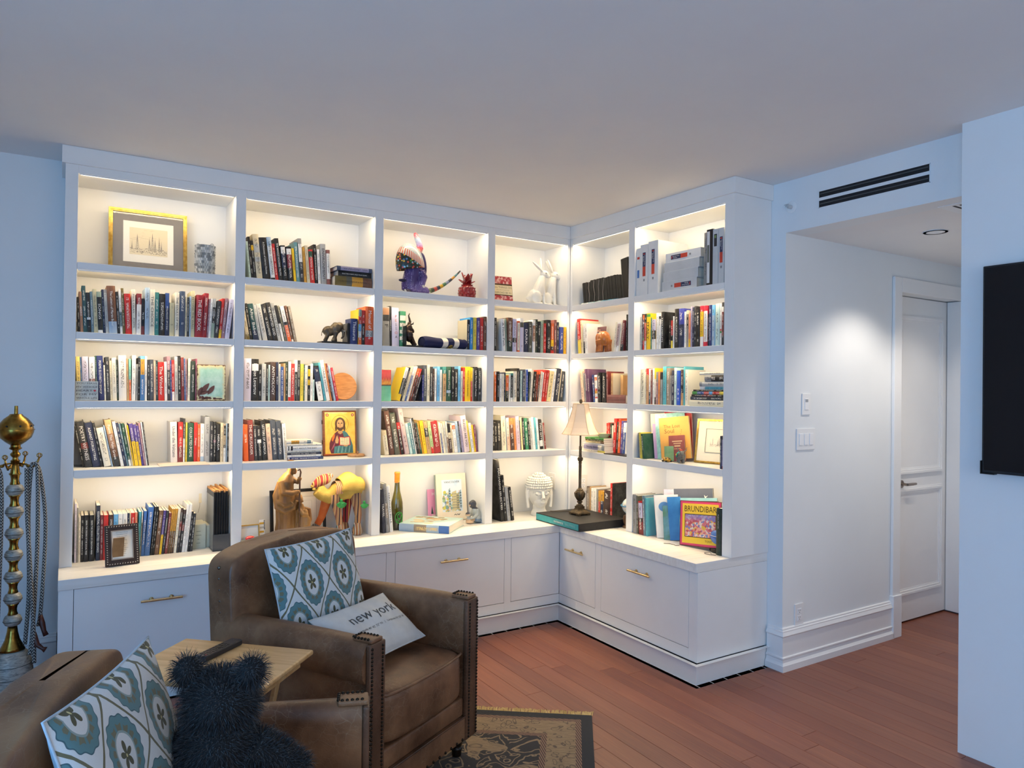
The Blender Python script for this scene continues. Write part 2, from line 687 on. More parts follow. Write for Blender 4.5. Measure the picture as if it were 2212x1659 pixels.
def plate(name, label, x, z, w, h, devices, grp=None):
    """a wall plate on the hall wall"""
    t_ = thing(name, label, 'wall switch' if 'switch' in name else 'outlet', (x, YH, z), group=grp)
    MB().box(-w / 2, w / 2, -.006, -.0004, -h / 2, h / 2).build('cover_plate', M_TRIM, t_, bevel=.0015)
    for dv in devices:
        dv(t_)
    return t_


def rocker(x):
    return lambda t_: MB().box(x - .0165, x + .0165, -.0095, -.0055, -.033, .033).build('rocker', mat('rocker_white', (.86, .86, .87), .3), t_, bevel=.001)


def dimmer(t_):
    MB().box(-.0165, .0165, -.0085, -.0055, -.033, .033).build('rocker', MATS['rocker_white'], t_, bevel=.001)
    MB().box(-.012, .012, -.0092, -.0084, .012, .028).build('indicator', mat('indicator_grey', (.35, .37, .4), .4), t_)


def sockets(t_):
    for z in (.019, -.019):
        s = MB().box(-.0165, .0165, -.0085, -.0055, z - .0145, z + .0145).build('socket', MATS['rocker_white'], t_, bevel=.0012)
        MB().box(-.007, -.0052, -.0089, -.0084, z, z + .008).box(.0052, .007, -.0089, -.0084, z, z + .008).box(-.002, .002, -.0089, -.0084, z - .009, z - .005).build('slots', M_DARK, s)


plate('triple_switch', 'white three-gang rocker switch plate on the hall wall, below the dimmer', .499, 1.288, .165, .122, [rocker(-.046), rocker(0), rocker(.046)])
plate('dimmer_switch', 'white single dimmer switch plate on the hall wall, above the triple switch', .50, 1.489, .075, .122, [dimmer])
plate('wall_outlet', 'white duplex outlet low on the hall wall above the baseboard', .452, .292, .075, .122, [sockets])

# linear air diffuser in the header, sprinkler, hall vent
v = thing('linear_air_vent', 'long black twin-slot air vent in the white header above the hall', 'vent', (WD, -2.1, 2.593))
MB().box(-.0015, .030, -.289, .289, -.044, .044).build('backing', M_DARK, v)
fr = mat('vent_frame', (.80, .82, .83), .4)
MB().box(-.005, 0, -.289, .289, -.0075, .0085).build('divider', fr, v)
MB().box(-.003, 0, -.292, .292, .043, .046).box(-.003, 0, -.292, .292, -.046, -.043).box(-.003, 0, .289, .292, -.046, .046).box(-.003, 0, -.292, -.289, -.046, .046).build('vent_frame', fr, v)
for z in (.030, -.024):
    MB().box(-.0035, -.0012, -.284, .284, z - .004, z + .002).build('blade', mat('blade_grey', (.06, .065, .07), .35), v)
s = thing('sprinkler_head', 'small white sidewall fire sprinkler on the wall beside the bookcase top', 'sprinkler', (WD, -1.627 + .012, 2.588))
s.location.y = -1.640
m90 = Matrix.Rotation(-PI / 2, 4, 'Y')
q = MB()
q.M = m90
q.lathe([(.032, 0.0005), (.034, .004), (.028, .007), (.020, .008)], 24).build('escutcheon', M_TRIM, s, smooth=True, angle=40)
q = MB()
q.M = m90
q.lathe([(.012, .004), (.011, .028), (.007, .032), (.006, .046), (.0, .047)], 14).build('nozzle', mat('sprinkler_grey', (.55, .56, .57), .35), s, smooth=True, angle=40)
MB().box(-.050, -.046, -.014, .014, .006, .010).box(-.050, -.03, -.0015, .0015, .0, .010).box(-.046, -.028, -.010, -.007, -.003, .003).box(-.046, -.028, .007, .010, -.003, .003).build('deflector', MATS['sprinkler_grey'], s)
v = thing('hall_ceiling_vent', 'small slotted air vent in the hall ceiling at the television wall', 'vent', (.52, -2.47, ZH))
MB().box(-.10, .10, -.10, .10, -.003, -.0004).build('vent_frame', fr, v)
for k in range(4):
    MB().box(-.07, .07, -.055 + k * .03, -.043 + k * .03, -.0042, -.003).build('slot', M_DARK, v)

# wall television
tv = thing('television', 'black flat screen television hung on the blue-lit right wall', 'television', (XT - .035, -3.30, 1.66))
tvx = XT
o = tv
ty0, ty1, tz0, tz1 = .600, -.52, -.43, .432
MB().box(-.025, .012, ty1, ty0, tz0, tz1).build('casing', mat('tv_casing', (.012, .012, .014), .45), o, bevel=.003)
MB().box(-.0262, -.0252, ty1 + .01, ty0 - .008, tz0 + .012, tz1 - .008).build('screen', mat('tv_screen', (.004, .004, .006), .22), o)
MB().box(-.030, -.006, ty0 - .05, ty0 + .004, tz0 - .005, tz0).box(-.030, -.006, ty0 + .0005, ty0 + .004, tz0 - .005, tz0 + .05).build('corner_guard', mat('guard_black', (.01, .01, .01), .35), o)
MB().box(.012, .0345, -.2, .2, -.2, .2).build('wall_mount', M_DARK, o)


# ================================================================== built-in bookcase
XA = [(-3.0691, -2.3176), (-2.2636, -1.4996), (-1.4449, -.6936), (-.6371, -.0228)]
YA = [(-.0261, -.637), (-.6947, -1.4385)]
ZS = [2.1656, 1.8155, 1.4688, 1.1209]
TS = .0360
ZT, ZCR, ZCT, ZCB = 2.6116, 2.6516, .6401, .5907
DEP = .300
bcl = thing('bookcase', 'long white built-in bookcase on the back wall, lit shelves above cabinets', 'bookcase', (-1.56, 0, ZCT))
bcr = thing('bookcase', 'shorter white built-in bookcase turning the corner along the right wall', 'bookcase', (0, -.77, ZCT))


def part(root, mb, name, m, bevel=.0012, **kw):
    mb.v = [(x - root.location.x, y - root.location.y, z - root.location.z) for x, y, z in mb.v]
    return mb.build(name, m, root, bevel=bevel, **kw)


ups = [(-3.1245, -3.0691), (-2.3176, -2.2636), (-1.4996, -1.4449), (-.6936, -.6371), (-.0228, -.0004)]
for a, b in ups:
    part(bcl, MB().box(a, b, 0, DEP + .01, ZCT + .0005, ZCR + .02), 'upright', M_CAB)
for (a, b) in ((-.0261, -.0004), (-.6947, -.637), (-1.5053, -1.4385)):
    part(bcr, MB().box(.0, WD - .001, a, b, ZCT + .0005, ZCR + .02), 'upright', M_CAB)
part(bcl, MB().box(-3.12, .0, DEP, DEP + .010, ZCT + .0005, ZT), 'back_panel', M_CAB, 0)
part(bcr, MB().box(DEP, WD - .001, -1.50, -.01, ZCT + .0005, ZT), 'back_panel', M_CAB, 0)
M_LED = mat('led_strip', (1, .9, .7), .5, emit=(1.0, .86, .62), strength=14)
M_LIP = mat('led_channel', (.85, .85, .84), .4)
for i, (a, b) in enumerate(XA):
    part(bcl, MB().box(a, b, .0005, DEP, ZT, ZCR + .02), 'bay_top', M_CAB)
    for z in ZS:
        part(bcl, MB().box(a + .0006, b - .0006, .0, DEP - .0005, z - TS, z), 'shelf', M_CAB)
    for z in [ZT] + [zz - TS for zz in ZS]:
        part(bcl, MB().box(a + .012, b - .012, .0095, .0185, z - .0040, z - .0004), 'light_strip', M_LED, 0)
        part(bcl, MB().box(a + .004, b - .004, .0045, .0090, z - .0060, z - .0004), 'light_channel', M_LIP, 0)
        area_light('shelf_led', ((a + b) / 2, .014, z - .0055), b - a - .03, .010, LED_W * (b - a), LED_COL, (0, .30, -1), along=(1, 0, 0))
for i, (a, b) in enumerate(YA):
    part(bcr, MB().box(.0005, DEP, b, a, ZT, ZCR + .02), 'bay_top', M_CAB)
    for z in ZS:
        part(bcr, MB().box(.0, DEP - .0005, b + .0006, a - .0006, z - TS, z), 'shelf', M_CAB)
    for z in [ZT] + [zz - TS for zz in ZS]:
        part(bcr, MB().box(.0095, .0185, b + .012, a - .012, z - .0040, z - .0004), 'light_strip', M_LED, 0)
        part(bcr, MB().box(.0045, .0090, b + .004, a - .004, z - .0060, z - .0004), 'light_channel', M_LIP, 0)
        area_light('shelf_led', (.014, (a + b) / 2, z - .0055), a - b - .03, .010, LED_W * (a - b), LED_COL, (.30, 0, -1), along=(0, -1, 0))
part(bcl, MB().box(-3.140, -.0145, -.0145, DEP + .01, ZCR, ZC - .001), 'crown', M_CAB)
part(bcr, MB().box(-.0145, WD - .001, -1.520, -.0150, ZCR, ZC - .001), 'crown', M_CAB)

# the L-shaped countertop
m = mat('counter_paint', (.82, .81, .79), .38)
t = NT(m)
gr = t.noise(t.obj(), 1.0, 4.0, 0.6, 0.3, vscale=(2.0, 45, 20))
t.color(t.ramp(gr, [(.3, (.74, .71, .66)), (.55, (.82, .805, .775)), (.8, (.84, .83, .81))]))
ct = MB().prism([(-3.1263, -.262), (-.262, -.262), (-.262, -1.4985), (WD - .0005, -1.4985), (WD - .0005, DEP + .01), (-3.1263, DEP + .01)], ZCB, ZCT)
ct.v = [(x + 1.5, y, z - ZCB) for x, y, z in ct.v]
tag(ct.build('countertop', m, loc=(-1.5, 0, ZCB), bevel=.0015), 'continuous L-shaped white countertop running below the lit shelves', 'countertop')

M_BRASS = noisy('brushed_brass', (.60, .46, .24), (.72, .57, .33), 60, .32, metal=1.0)
M_GAP = mat('shadow_gap', (.05, .05, .055), .8)
FY, DZ0, DZ1 = -.250, .1755, .5872


def handle(parent, fr, cx, cz):
    """bar pull; fr maps (along, out, z) to the cabinet's space"""
    q = MB()
    q.M = fr
    q.tube([(cx - .0935, -.030, cz), (cx + .0935, -.030, cz)], .0058, 10)
    for s in (-.045, .045):
        q.tube([(cx + s, 0.0, cz), (cx + s, -.003, cz), (cx + s, -.004, cz), (cx + s, -.027, cz)], [.011, .011, .0055, .0055], 10)
    q.build('bar_handle', M_BRASS, parent, smooth=True, angle=40)


def base_cabinet(label, a, b, fr, wid_left, drawer=True, panel=False, end=0.0):
    """a..b along the run; a stile of wid_left stands at its left, another of width end at its right"""
    root = thing('base_cabinet', label, 'cabinet', group='base cabinets below the countertop')
    q = MB(); q.M = fr
    q.box(a, b, .018, .54, .0, ZCB - .0005)
    q.build('carcass', M_GAP, root)
    q = MB(); q.M = fr
    q.box(a, a + wid_left, 0, .019, .112, ZCB - .0006)
    if end:
        q.box(b - end, b, 0, .019, .112, ZCB - .0006)
    q.box(a + wid_left, b - end, 0, .019, .112, DZ0 - .0035)
    q.build('face_frame', M_CAB, root, bevel=.0008)
    q = MB(); q.M = fr
    x0, x1 = a + wid_left + .0022, b - end - .0022
    q.box(x0, x1, -.0005, .0175, DZ0, DZ1)
    d_ = q.build('drawer_front' if not panel else 'fixed_panel', M_CAB, root, bevel=.0012)
    if drawer:
        handle(d_, fr, (x0 + x1) / 2, .495)
    return root


FL = Matrix.Translation((0, FY, 0))
FR = Matrix.Translation((FY, 0, 0)) @ Matrix.Rotation(-PI / 2, 4, 'Z')
base_cabinet('white base cabinet at the far left end, brass handle, behind the tray table', -3.1245, -2.315, FL, .0605)
base_cabinet('white base cabinet mostly hidden behind the brown leather armchair', -2.315, -1.500, FL, .049)
base_cabinet('white base cabinet with brass handle right of the leather armchair', -1.500, -.6875, FL, .055)
base_cabinet('white fixed panel cabinet without handle in the inner corner', -.6875, -.2495, FL, .050, drawer=False, panel=True)
base_cabinet('narrow white base cabinet with brass handle beside the inner corner', .2505, .6385, FR, .004)
base_cabinet('wide white base cabinet with brass handle at the right end of the run', .6385, 1.4962, FR, .056, end=.0592)
ep = MB().box(-.2498, WD - .001, -1.4985, -1.4964, .112, ZCB - .0006)
tag(ep.build('end_panel', M_CAB, bevel=.0006), 'flat white end panel closing the base cabinets beside the hall opening', 'panel')
struct('trim_3', sweep([(-3.1263, -.262), (-.262, -.262), (-.262, -1.5065), (WD - .001, -1.5065)], [(-.03, 0), (0, 0), (0, .109), (-.004, .1125), (-.03, .1125)], -1), M_CAB)


# ================================================================== books: (x mm,thickness mm,height mm,lean deg,set back mm,colours,title,side colour,cover colour)
BOOKS = {
    (1,2): [
(-3058.7,8.6,177,3.1,30,'k'),
(-3049.0,12.8,205,3.1,30,'tan','APEIRO'),
(-3035.6,16.7,236,3.1,30,'dt'),
(-3018.3,16.7,203,3.1,30,'k,w@.62,k@.68'),
(-3000.8,11.6,209,3.1,30,'sl'),
(-2988.6,16.6,223,3.1,30,'oc'),
(-2971.4,21.6,211,3.1,30,'gg,k@.13,w@.93','SONGS'),
(-2946.7,8.6,224,3.6,30,'n'),
(-2937.4,13.6,225,3.6,30,'gr,lg2@.08'),
(-2923.2,38.8,245,3.6,30,'br,lb@.75','The Letters of Martin Buber'),
(-2883.0,10.2,218,3.5,30,'k'),
(-2872.1,11.0,230,3.1,30,'w,dt@.5,w@.83'),
(-2860.5,11.4,238,3.0,30,'ol'),
(-2847.4,28.7,211,3.0,30,'r,r'),
(-2817.3,17.1,236,1.7,30,'W','PAUL CELAN  ·  POEMS'),
(-2799.6,23.1,216,0.0,30,'dr,w@.26'),
(-2775.9,14.7,192,0.0,30,'k,rb@.76','My Life'),
(-2759.8,21.1,251,0.0,30,'lb'),
(-2738.0,24.7,243,0.0,30,'W','THE CHOICE'),
(-2712.7,19.1,230,0.0,30,'te'),
(-2691.8,28.1,224,0.0,30,'k'),
(-2663.1,18.7,230,0.0,30,'b,n@.35'),
(-2641.9,23.8,180,0.0,30,'oc'),
(-2615.9,21.3,237,0.0,30,'W','THE SOULS OF MEN'),
(-2592.5,26.1,246,0.0,30,'sl2'),
(-2564.9,8.5,217,0.0,30,'c'),
(-2555.9,10.5,215,0.0,30,'K'),
(-2544.0,8.1,222,0.0,30,'lb'),
(-2535.2,16.9,252,0.0,30,'oc','BEYOND THE WALL'),
(-2479.9,36.8,232,-1.9,30,'dr2','THE RED BOOK'),
(-2457.6,21.3,245,-2.5,30,'dr2'),
(-2448.6,7.5,215,-3.0,30,'mv'),
(-2435.9,11.6,218,-2.9,30,'w'),
(-2418.7,15.8,219,-2.9,30,'lg2,k@.22,gr@.32,k@.45,gg@.62'),
(-2396.9,20.8,208,-4.3,30,'K'),
(-2381.5,13.8,223,-4.5,30,'r,y@.78'),
(-2363.7,16.4,226,-4.7,30,'mv'),
(-2338.6,23.5,222,-5.9,30,'lv'),
    ],
    (1,3): [
(-3056.7,16.8,225,2.6,85,'y2'),
(-3038.9,5.3,223,2.6,85,'b2'),
(-3032.6,27.8,226,2.1,85,'lv'),
(-3002.4,25.9,225,1.7,85,'w,rb2@.5'),
(-2972.3,5.8,232,2.5,85,'dg'),
(-2965.2,27.2,232,2.5,85,'n2','POEMS ELIZABETH BISHOP'),
(-2936.5,8.4,198,2.5,85,'k,W@.07'),
(-2926.4,16.3,227,2.5,85,'K'),
(-2908.7,10.3,209,2.5,85,'c'),
(-2897.5,18.3,224,2.5,85,'W'),
(-2878.2,7.1,215,2.6,85,'dg2'),
(-2869.7,35.5,237,1.7,85,'w3'),
(-2832.9,9.0,222,1.8,85,'tan2'),
(-2823.3,10.6,221,1.3,85,'mi,o@.5'),
(-2811.4,17.3,240,0.0,85,'w'),
(-2792.7,8.8,194,0.0,85,'gr'),
(-2782.9,9.9,228,0.1,85,'k'),
(-2770.9,20.1,238,0.4,85,'sb,go@.07,b2@.42'),
(-2749.0,9.6,236,0.5,85,'w','SELECTED POEMS'),
(-2734.9,9.6,219,1.1,85,'K'),
(-2724.3,18.1,220,1.1,85,'sl3'),
(-2705.1,9.4,214,1.2,85,'p2'),
(-2694.7,9.4,217,1.4,85,'dt2'),
(-2684.0,29.1,208,1.4,85,'r','The Window'),
(-2652.9,12.2,211,1.5,85,'w'),
(-2639.3,15.4,240,1.6,85,'mv,K@.3'),
(-2622.8,5.7,220,1.6,85,'b'),
(-2616.2,12.8,221,1.6,85,'r,w@.78'),
(-2602.0,15.6,241,1.6,85,'lg2'),
(-2585.0,13.7,245,1.6,85,'k'),
(-2569.9,15.0,237,1.8,85,'rb','JANE KENYON'),
(-2553.9,5.4,231,1.8,85,'b2'),
(-2547.5,7.4,230,1.8,85,'mv'),
(-2539.1,11.5,233,0.0,85,'W'),
(-2525.4,22.8,218,0.0,85,'dg2'),
(-2501.1,8.3,232,0.0,85,'mv2'),
    ],
    (1,4): [
(-3028.1,10.9,216,10.7,126,'k'),
(-3015.9,33.3,241,10.8,123,'K,rb@.47,K@.6','POETRY WITNESS'),
(-2980.8,33.2,234,10.8,119,'n','AGAINST FORGETTING'),
(-2945.7,11.1,235,10.7,116,'k'),
(-2930.4,31.5,207,11.4,112,'W'),
(-2897.0,6.6,220,11.1,110,'lb'),
(-2886.2,29.3,249,11.4,107,'tan2,tan@.3,br@.6,K@.8','Poems That Make Grown'),
(-2854.0,13.9,240,11.0,104,'w'),
(-2838.6,11.4,234,11.0,102,'n'),
(-2826.1,8.2,230,11.0,101,'sl'),
(-2816.9,11.9,230,10.3,99,'dg,w@.85'),
(-2803.9,6.4,226,9.6,98,'c'),
(-2796.5,5.3,219,9.2,97,'y'),
(-2789.9,18.0,227,8.2,95,'pu,y@.42'),
(-2770.8,13.2,223,8.2,93,'pu,y@.42'),
(-2756.6,9.1,216,8.2,92,'pu'),
(-2746.1,9.2,230,8.2,90,'mv'),
(-2736.0,5.8,235,7.7,89,'w'),
(-2729.2,5.8,235,7.5,88,'K'),
(-2610.4,33.4,230,1.6,150,'w3','Under the Volcano'),
(-2575.5,24.4,227,0.0,150,'r,rb@.6'),
(-2549.7,9.5,247,0.0,150,'K,w@.45'),
(-2537.5,8.4,225,0.0,150,'y3'),
(-2526.9,30.9,222,0.0,150,'dg','COLLECTED POEMS'),
(-2494.6,17.5,224,0.0,150,'r','Elegies'),
(-2475.6,13.5,213,0.0,150,'o'),
(-2460.7,19.4,217,0.0,150,'w,lb@.85'),
(-2439.5,27.9,257,0.0,150,'gr2'),
(-2410.7,15.9,230,0.0,145,'K'),
(-2393.8,13.8,228,0.0,138,'k,mv@.45,k@.52'),
(-2379.2,19.8,214,0.0,129,'k','NERUDA'),
(-2359.0,14.3,221,0.0,121,'c'),
(-2344.0,11.8,215,0.0,115,'t2,k@.04,t2@.3,k@.55,w@.63'),
(-2331.2,5.4,218,0.0,110,'lb'),
(-2325.4,7.9,218,0.0,107,'k'),
    ],
    (1,5): [
(-3059.1,8.2,301,0.0,85,'lv'),
(-3050.0,6.7,279,0.0,85,'gr'),
(-3041.9,9.3,231,0.0,85,'W'),
(-3030.9,11.9,238,0.0,85,'k'),
(-3017.4,20.5,239,0.0,84,'k','SIGMA THE ORIGINS OF THE SOCIAL MIND'),
(-2994.1,21.8,237,0.0,84,'k','SIGMA THE ORIGINS OF CREATION MIND'),
(-2963.5,17.1,285,0.0,84,'n3','ESSENTIAL COLLECTED WORKS'),
(-2944.8,12.6,234,0.0,84,'rb'),
(-2930.8,21.4,232,0.0,83,'r','TO'),
(-2907.0,20.4,232,0.0,83,'br2'),
(-2884.9,19.4,233,0.0,83,'sb'),
(-2863.8,19.5,234,0.0,83,'w'),
(-2842.9,20.4,234,0.0,82,'w'),
(-2821.2,8.8,235,0.0,82,'n'),
(-2811.4,5.3,234,0.0,82,'c'),
(-2805.2,18.7,234,0.0,82,'r'),
(-2785.2,10.1,235,0.0,82,'sa'),
(-2762.3,10.9,237,-1.5,82,'te2'),
(-2756.8,4.2,238,-2.0,82,'w,k@.25'),
(-2741.7,13.7,239,-3.0,82,'b3','MERTON ANNUAL'),
(-2715.3,25.0,258,-4.1,81,'b3'),
(-2703.7,7.4,259,-4.4,81,'K'),
(-2693.6,8.7,259,-4.7,81,'k'),
(-2673.0,19.2,236,-5.5,81,'br3'),
(-2658.0,12.4,235,-5.3,81,'pu,y@.55'),
(-2644.9,10.8,233,-5.4,81,'K'),
(-2630.2,12.1,219,-5.4,80,'rb'),
(-2620.3,8.0,241,-5.1,80,'go,br2@.5'),
(-2611.3,8.0,240,-5.1,80,'go,br2@.5'),
(-2600.1,10.1,240,-5.1,80,'go,br2@.5'),
(-2585.6,12.6,239,-5.2,80,'W'),
(-2572.7,11.4,242,-5.1,80,'br2,k@.1,rb@.3,K@.5'),
(-2559.0,12.3,232,-5.4,80,'br2,k@.1,rb@.35,K@.5'),
(-2544.7,12.8,258,-5.4,80,'w'),
(-2530.9,12.4,260,-5.4,79,'w'),
(-2517.8,10.4,219,-5.0,79,'k'),
(-2504.2,12.1,207,-4.9,79,'K'),
    ],
    (2,1): [
(-2223.0,10.4,218,6.2,85,'mi2'),
(-2210.8,12.2,246,6.3,85,'k'),
(-2197.1,13.7,225,6.3,85,'k,y@.12,k@.25'),
(-2181.5,32.7,264,6.5,85,'c,lg2@.22,c@.4,lg2@.5,c@.6'),
(-2145.5,41.2,249,6.9,85,'k','A Dictionary of Literary Devices'),
(-2101.7,25.1,257,7.1,85,'lb,w@.2,k@.92','UNITED  CHRISTMAS'),
(-2074.6,16.5,221,7.3,85,'r'),
(-2055.4,22.7,255,7.3,85,'k2','THE WHOLE HOLDING TRUTH'),
(-2030.3,26.4,217,6.0,85,'k,w@.04,n@.22,k@.6'),
(-2000.7,29.0,214,5.2,85,'k,w@.06,dr@.22,k@.6'),
(-1968.6,13.5,207,5.4,85,'y','YELLOW'),
(-1953.2,19.5,245,5.0,85,'te3','EMILY DICKINSON LETTERS'),
(-1930.7,20.8,270,4.7,85,'gr,w@.12,K@.52'),
(-1907.6,14.5,220,4.7,85,'go'),
(-1890.0,17.4,233,5.0,85,'c'),
(-1869.8,25.1,211,5.2,85,'r,dg@.05,r@.22'),
(-1842.3,16.8,245,4.0,85,'k'),
(-1823.6,15.7,218,3.5,85,'w'),
(-1804.8,31.4,253,2.7,85,'gr2','ENVIRONMENT'),
(-1771.1,22.5,221,2.4,85,'rb2,w@.1,rb2@.8'),
    ],
    (2,2): [
(-2232.6,18.2,171,10.1,85,'c,ol@.8'),
(-2212.4,14.0,213,9.6,85,'k'),
(-2195.0,29.6,212,10.2,85,'dt,n@.72','After Babel'),
(-2163.3,15.1,208,10.5,85,'lg2'),
(-2141.6,25.9,216,11.9,85,'lg3'),
(-2110.6,26.5,216,12.7,85,'k2'),
(-2082.1,24.8,228,12.6,85,'k','THE PAINTED GOD'),
(-2054.9,18.5,227,12.8,85,'gr,lg2@.2','THE VEIL IS LIFTED'),
(-2032.9,14.4,216,13.2,85,'k,w@.5','War Grace'),
(-2015.1,10.0,215,13.5,85,'ol2'),
(-1999.9,21.1,213,13.5,85,'w,k@.44,o@.53'),
(-1976.5,11.3,218,12.4,85,'br,br@.5,w@.92'),
(-1960.8,14.8,216,11.9,85,'tan3'),
(-1642.3,41.3,157,0.0,12,'n2','Thesaurus'),
(-1595.7,20.3,217,0.0,12,'gg,r@.2,sb@.42,w@.62,o@.8','','y'),
(-1573.1,18.7,212,0.0,12,'r,k@.38'),
(-1552.1,50.9,237,0.0,12,'o,gr@.62,r@.79','Manual of Style'),
    ],
    (2,3): [
(-2242.3,36.9,243,0.0,85,'lv'),
(-2202.5,38.0,241,0.0,85,'k,w@.12,k@.28','Denise Levertov'),
(-2163.2,15.9,207,0.0,85,'k'),
(-2145.9,22.7,215,0.0,85,'lg2'),
(-2121.5,11.5,210,0.0,85,'k'),
(-2108.6,8.5,210,0.0,85,'mi2'),
(-2096.9,29.1,227,0.0,85,'br2','ANTHOLOGY'),
(-2064.1,12.8,227,0.6,85,'n','RUDLY'),
(-2049.9,12.1,216,0.7,85,'lg2'),
(-2036.4,15.2,201,0.7,85,'b','POETRY OF NERUDA'),
(-2019.8,9.9,221,0.7,85,'tan2'),
(-2008.5,12.2,231,0.9,85,'dg2'),
(-1994.9,15.4,232,0.0,85,'w,r@.9'),
(-1978.1,19.0,220,0.0,85,'r','ILLUMINATIONS'),
(-1957.3,15.6,243,0.0,85,'w,k@.29'),
(-1939.6,14.0,241,0.0,85,'K'),
(-1923.7,18.5,220,0.0,85,'y3'),
(-1903.8,5.4,218,0.0,85,'dg'),
(-1897.1,16.6,213,0.0,85,'W'),
(-1878.6,13.5,211,0.0,85,'k,y@.1,k@.3,y@.4,k@.55'),
(-1863.8,14.7,224,0.0,85,'w'),
(-1847.6,9.1,129,0.0,85,'mi2'),
(-1815.1,33.3,211,9.5,85,'k,n@.05,w@.45'),
(-1777.5,11.9,234,10.2,85,'te2'),
(-1763.0,21.6,248,10.6,85,'w','MARIE HOWE'),
(-1737.8,7.5,231,11.1,85,'o2'),
(-1728.2,9.1,231,11.1,85,'rb,K@.3'),
(-1716.9,11.6,219,11.2,85,'lb'),
(-1701.9,14.5,206,11.7,85,'r2'),
    ],
    (2,4): [
(-2233.6,25.2,210,2.7,103,'o'),
(-2205.3,28.2,236,3.1,104,'rb','THE CRUSADER'),
(-2174.5,17.6,204,3.3,106,'K'),
(-2154.0,23.3,204,4.0,107,'k,w@.4,k@.5'),
(-2127.7,26.5,233,4.5,108,'k','LETTERS OF AMERICA'),
(-2097.8,24.8,213,4.9,110,'p2'),
(-2070.3,30.1,235,5.1,111,'sl3'),
(-2037.5,29.6,229,5.3,113,'sl3'),
(-2004.5,19.7,214,4.5,114,'w','LECTURES ON THE MORNING'),
    ],
    (3,2): [
(-1404.8,44.2,252,1.3,85,'gr,tan@.03,K@.2,gr@.36','F'),
(-1358.8,12.0,260,1.3,85,'k','MANAGUA'),
(-1344.0,47.9,250,1.5,85,'lv','PESSOA'),
(-1292.8,40.9,232,0.0,85,'dg3,W@.12,dg3@.26,W@.33,dg3@.43,W@.52,dg3@.62,W@.7,dg3@.8'),
(-843.3,19.6,200,0.0,8,'k','Peter Handke','c'),
(-821.8,22.6,216,0.0,8,'b4'),
(-796.9,24.8,217,0.0,8,'y3'),
(-769.3,23.3,217,0.0,8,'pu'),
(-744.2,24.7,217,0.0,8,'r'),
(-717.1,24.0,228,0.0,8,'br2,br@.02'),
    ],
    (3,3): [
(-1297.3,22.7,221,-15.9,60,'w,k@.32,y@.8','','y'),
(-1285.0,10.2,224,-15.8,60,'k'),
(-1267.4,15.6,231,-15.8,60,'c'),
(-1252.3,12.8,228,-16.1,60,'w,b@.25'),
(-1238.3,11.8,234,-16.0,60,'W'),
(-1222.0,13.9,219,-16.9,60,'o,br2@.2'),
(-1206.8,12.9,217,-16.6,60,'r,k@.25'),
(-1190.4,13.6,176,-16.2,60,'K'),
(-1140.0,7.7,171,0.0,60,'b5,b5','','n'),
(-1131.3,20.3,235,0.0,60,'sl3'),
(-1107.7,20.1,238,0.0,60,'W2'),
(-1085.0,19.0,226,0.0,60,'K'),
(-1064.5,10.4,214,0.0,60,'br2'),
(-1051.5,13.2,214,0.0,60,'w'),
(-1032.9,18.5,229,0.0,60,'sb'),
(-1013.0,13.8,208,0.0,60,'w'),
(-993.9,26.7,229,0.0,60,'te,tan2@.2'),
(-965.0,32.6,230,0.0,60,'dg,lb@.68,dg@.76','Dictionary of Poetic Terms'),
(-927.3,19.8,229,0.0,60,'k'),
(-904.9,24.0,215,0.0,60,'k'),
(-878.3,17.9,235,0.0,60,'sb'),
(-857.7,14.7,203,0.0,60,'lg3'),
(-841.2,13.9,227,0.0,60,'r'),
(-825.9,41.1,233,0.0,60,'y','Poem of how one becomes'),
(-782.9,14.1,229,0.0,60,'y,r@.4'),
(-767.3,7.0,225,0.0,60,'gr'),
(-758.9,28.2,234,0.0,60,'k','Lyra The Penguin Poems'),
(-725.9,25.0,229,0.0,60,'K'),
    ],
    (3,4): [
(-1367.0,29.6,159,8.2,126,'c,W@.2'),
(-1332.4,33.6,288,9.3,125,'br2,br4@.02'),
(-1296.7,36.3,272,9.3,123,'dg2,ol3@.02'),
(-1255.8,22.5,209,10.0,122,'r,k@.2'),
(-1227.4,30.2,308,11.0,120,'p3'),
(-1191.9,17.4,203,11.7,119,'mi2'),
(-1171.5,17.6,209,12.3,118,'te3','KINGS AND POETRY'),
(-1152.0,5.9,236,11.0,117,'w'),
(-1144.8,12.4,240,10.9,117,'k'),
(-1130.7,10.9,203,11.1,116,'br2'),
(-1118.0,9.4,206,11.2,116,'dg'),
(-1106.9,9.8,213,11.4,115,'go'),
(-1095.4,22.7,219,9.9,114,'y'),
(-1071.1,26.4,213,9.6,113,'tan2,k@.2,tan2@.48'),
(-1042.7,21.9,216,9.3,112,'lgr,r@.8'),
(-1018.7,45.1,215,9.2,111,'r3'),
(-971.5,8.2,211,9.0,109,'c'),
(-962.0,8.6,207,8.9,109,'w,b@.35'),
(-952.1,11.1,200,8.5,108,'W'),
(-939.5,16.4,210,8.0,108,'c,lg2@.1'),
(-921.4,10.8,213,7.4,107,'W,br@.5'),
(-909.1,20.2,195,7.6,106,'k,c@.3,br2@.5'),
(-887.4,12.9,187,7.9,105,'c'),
(-872.6,24.0,198,8.3,105,'w,o@.06,w@.2'),
(-846.2,17.5,213,8.3,104,'lb'),
(-827.0,8.9,214,8.3,103,'K'),
(-816.5,15.0,216,8.6,102,'lv2'),
(-799.2,38.9,251,8.7,101,'p4','BLESSED ARE YOU'),
(-757.2,9.4,217,9.2,100,'y3'),
(-744.1,18.7,199,9.4,99,'w'),
(-724.1,12.5,185,8.8,98,'y'),
(-709.9,11.3,189,8.0,98,'mv2'),
    ],
    (3,5): [
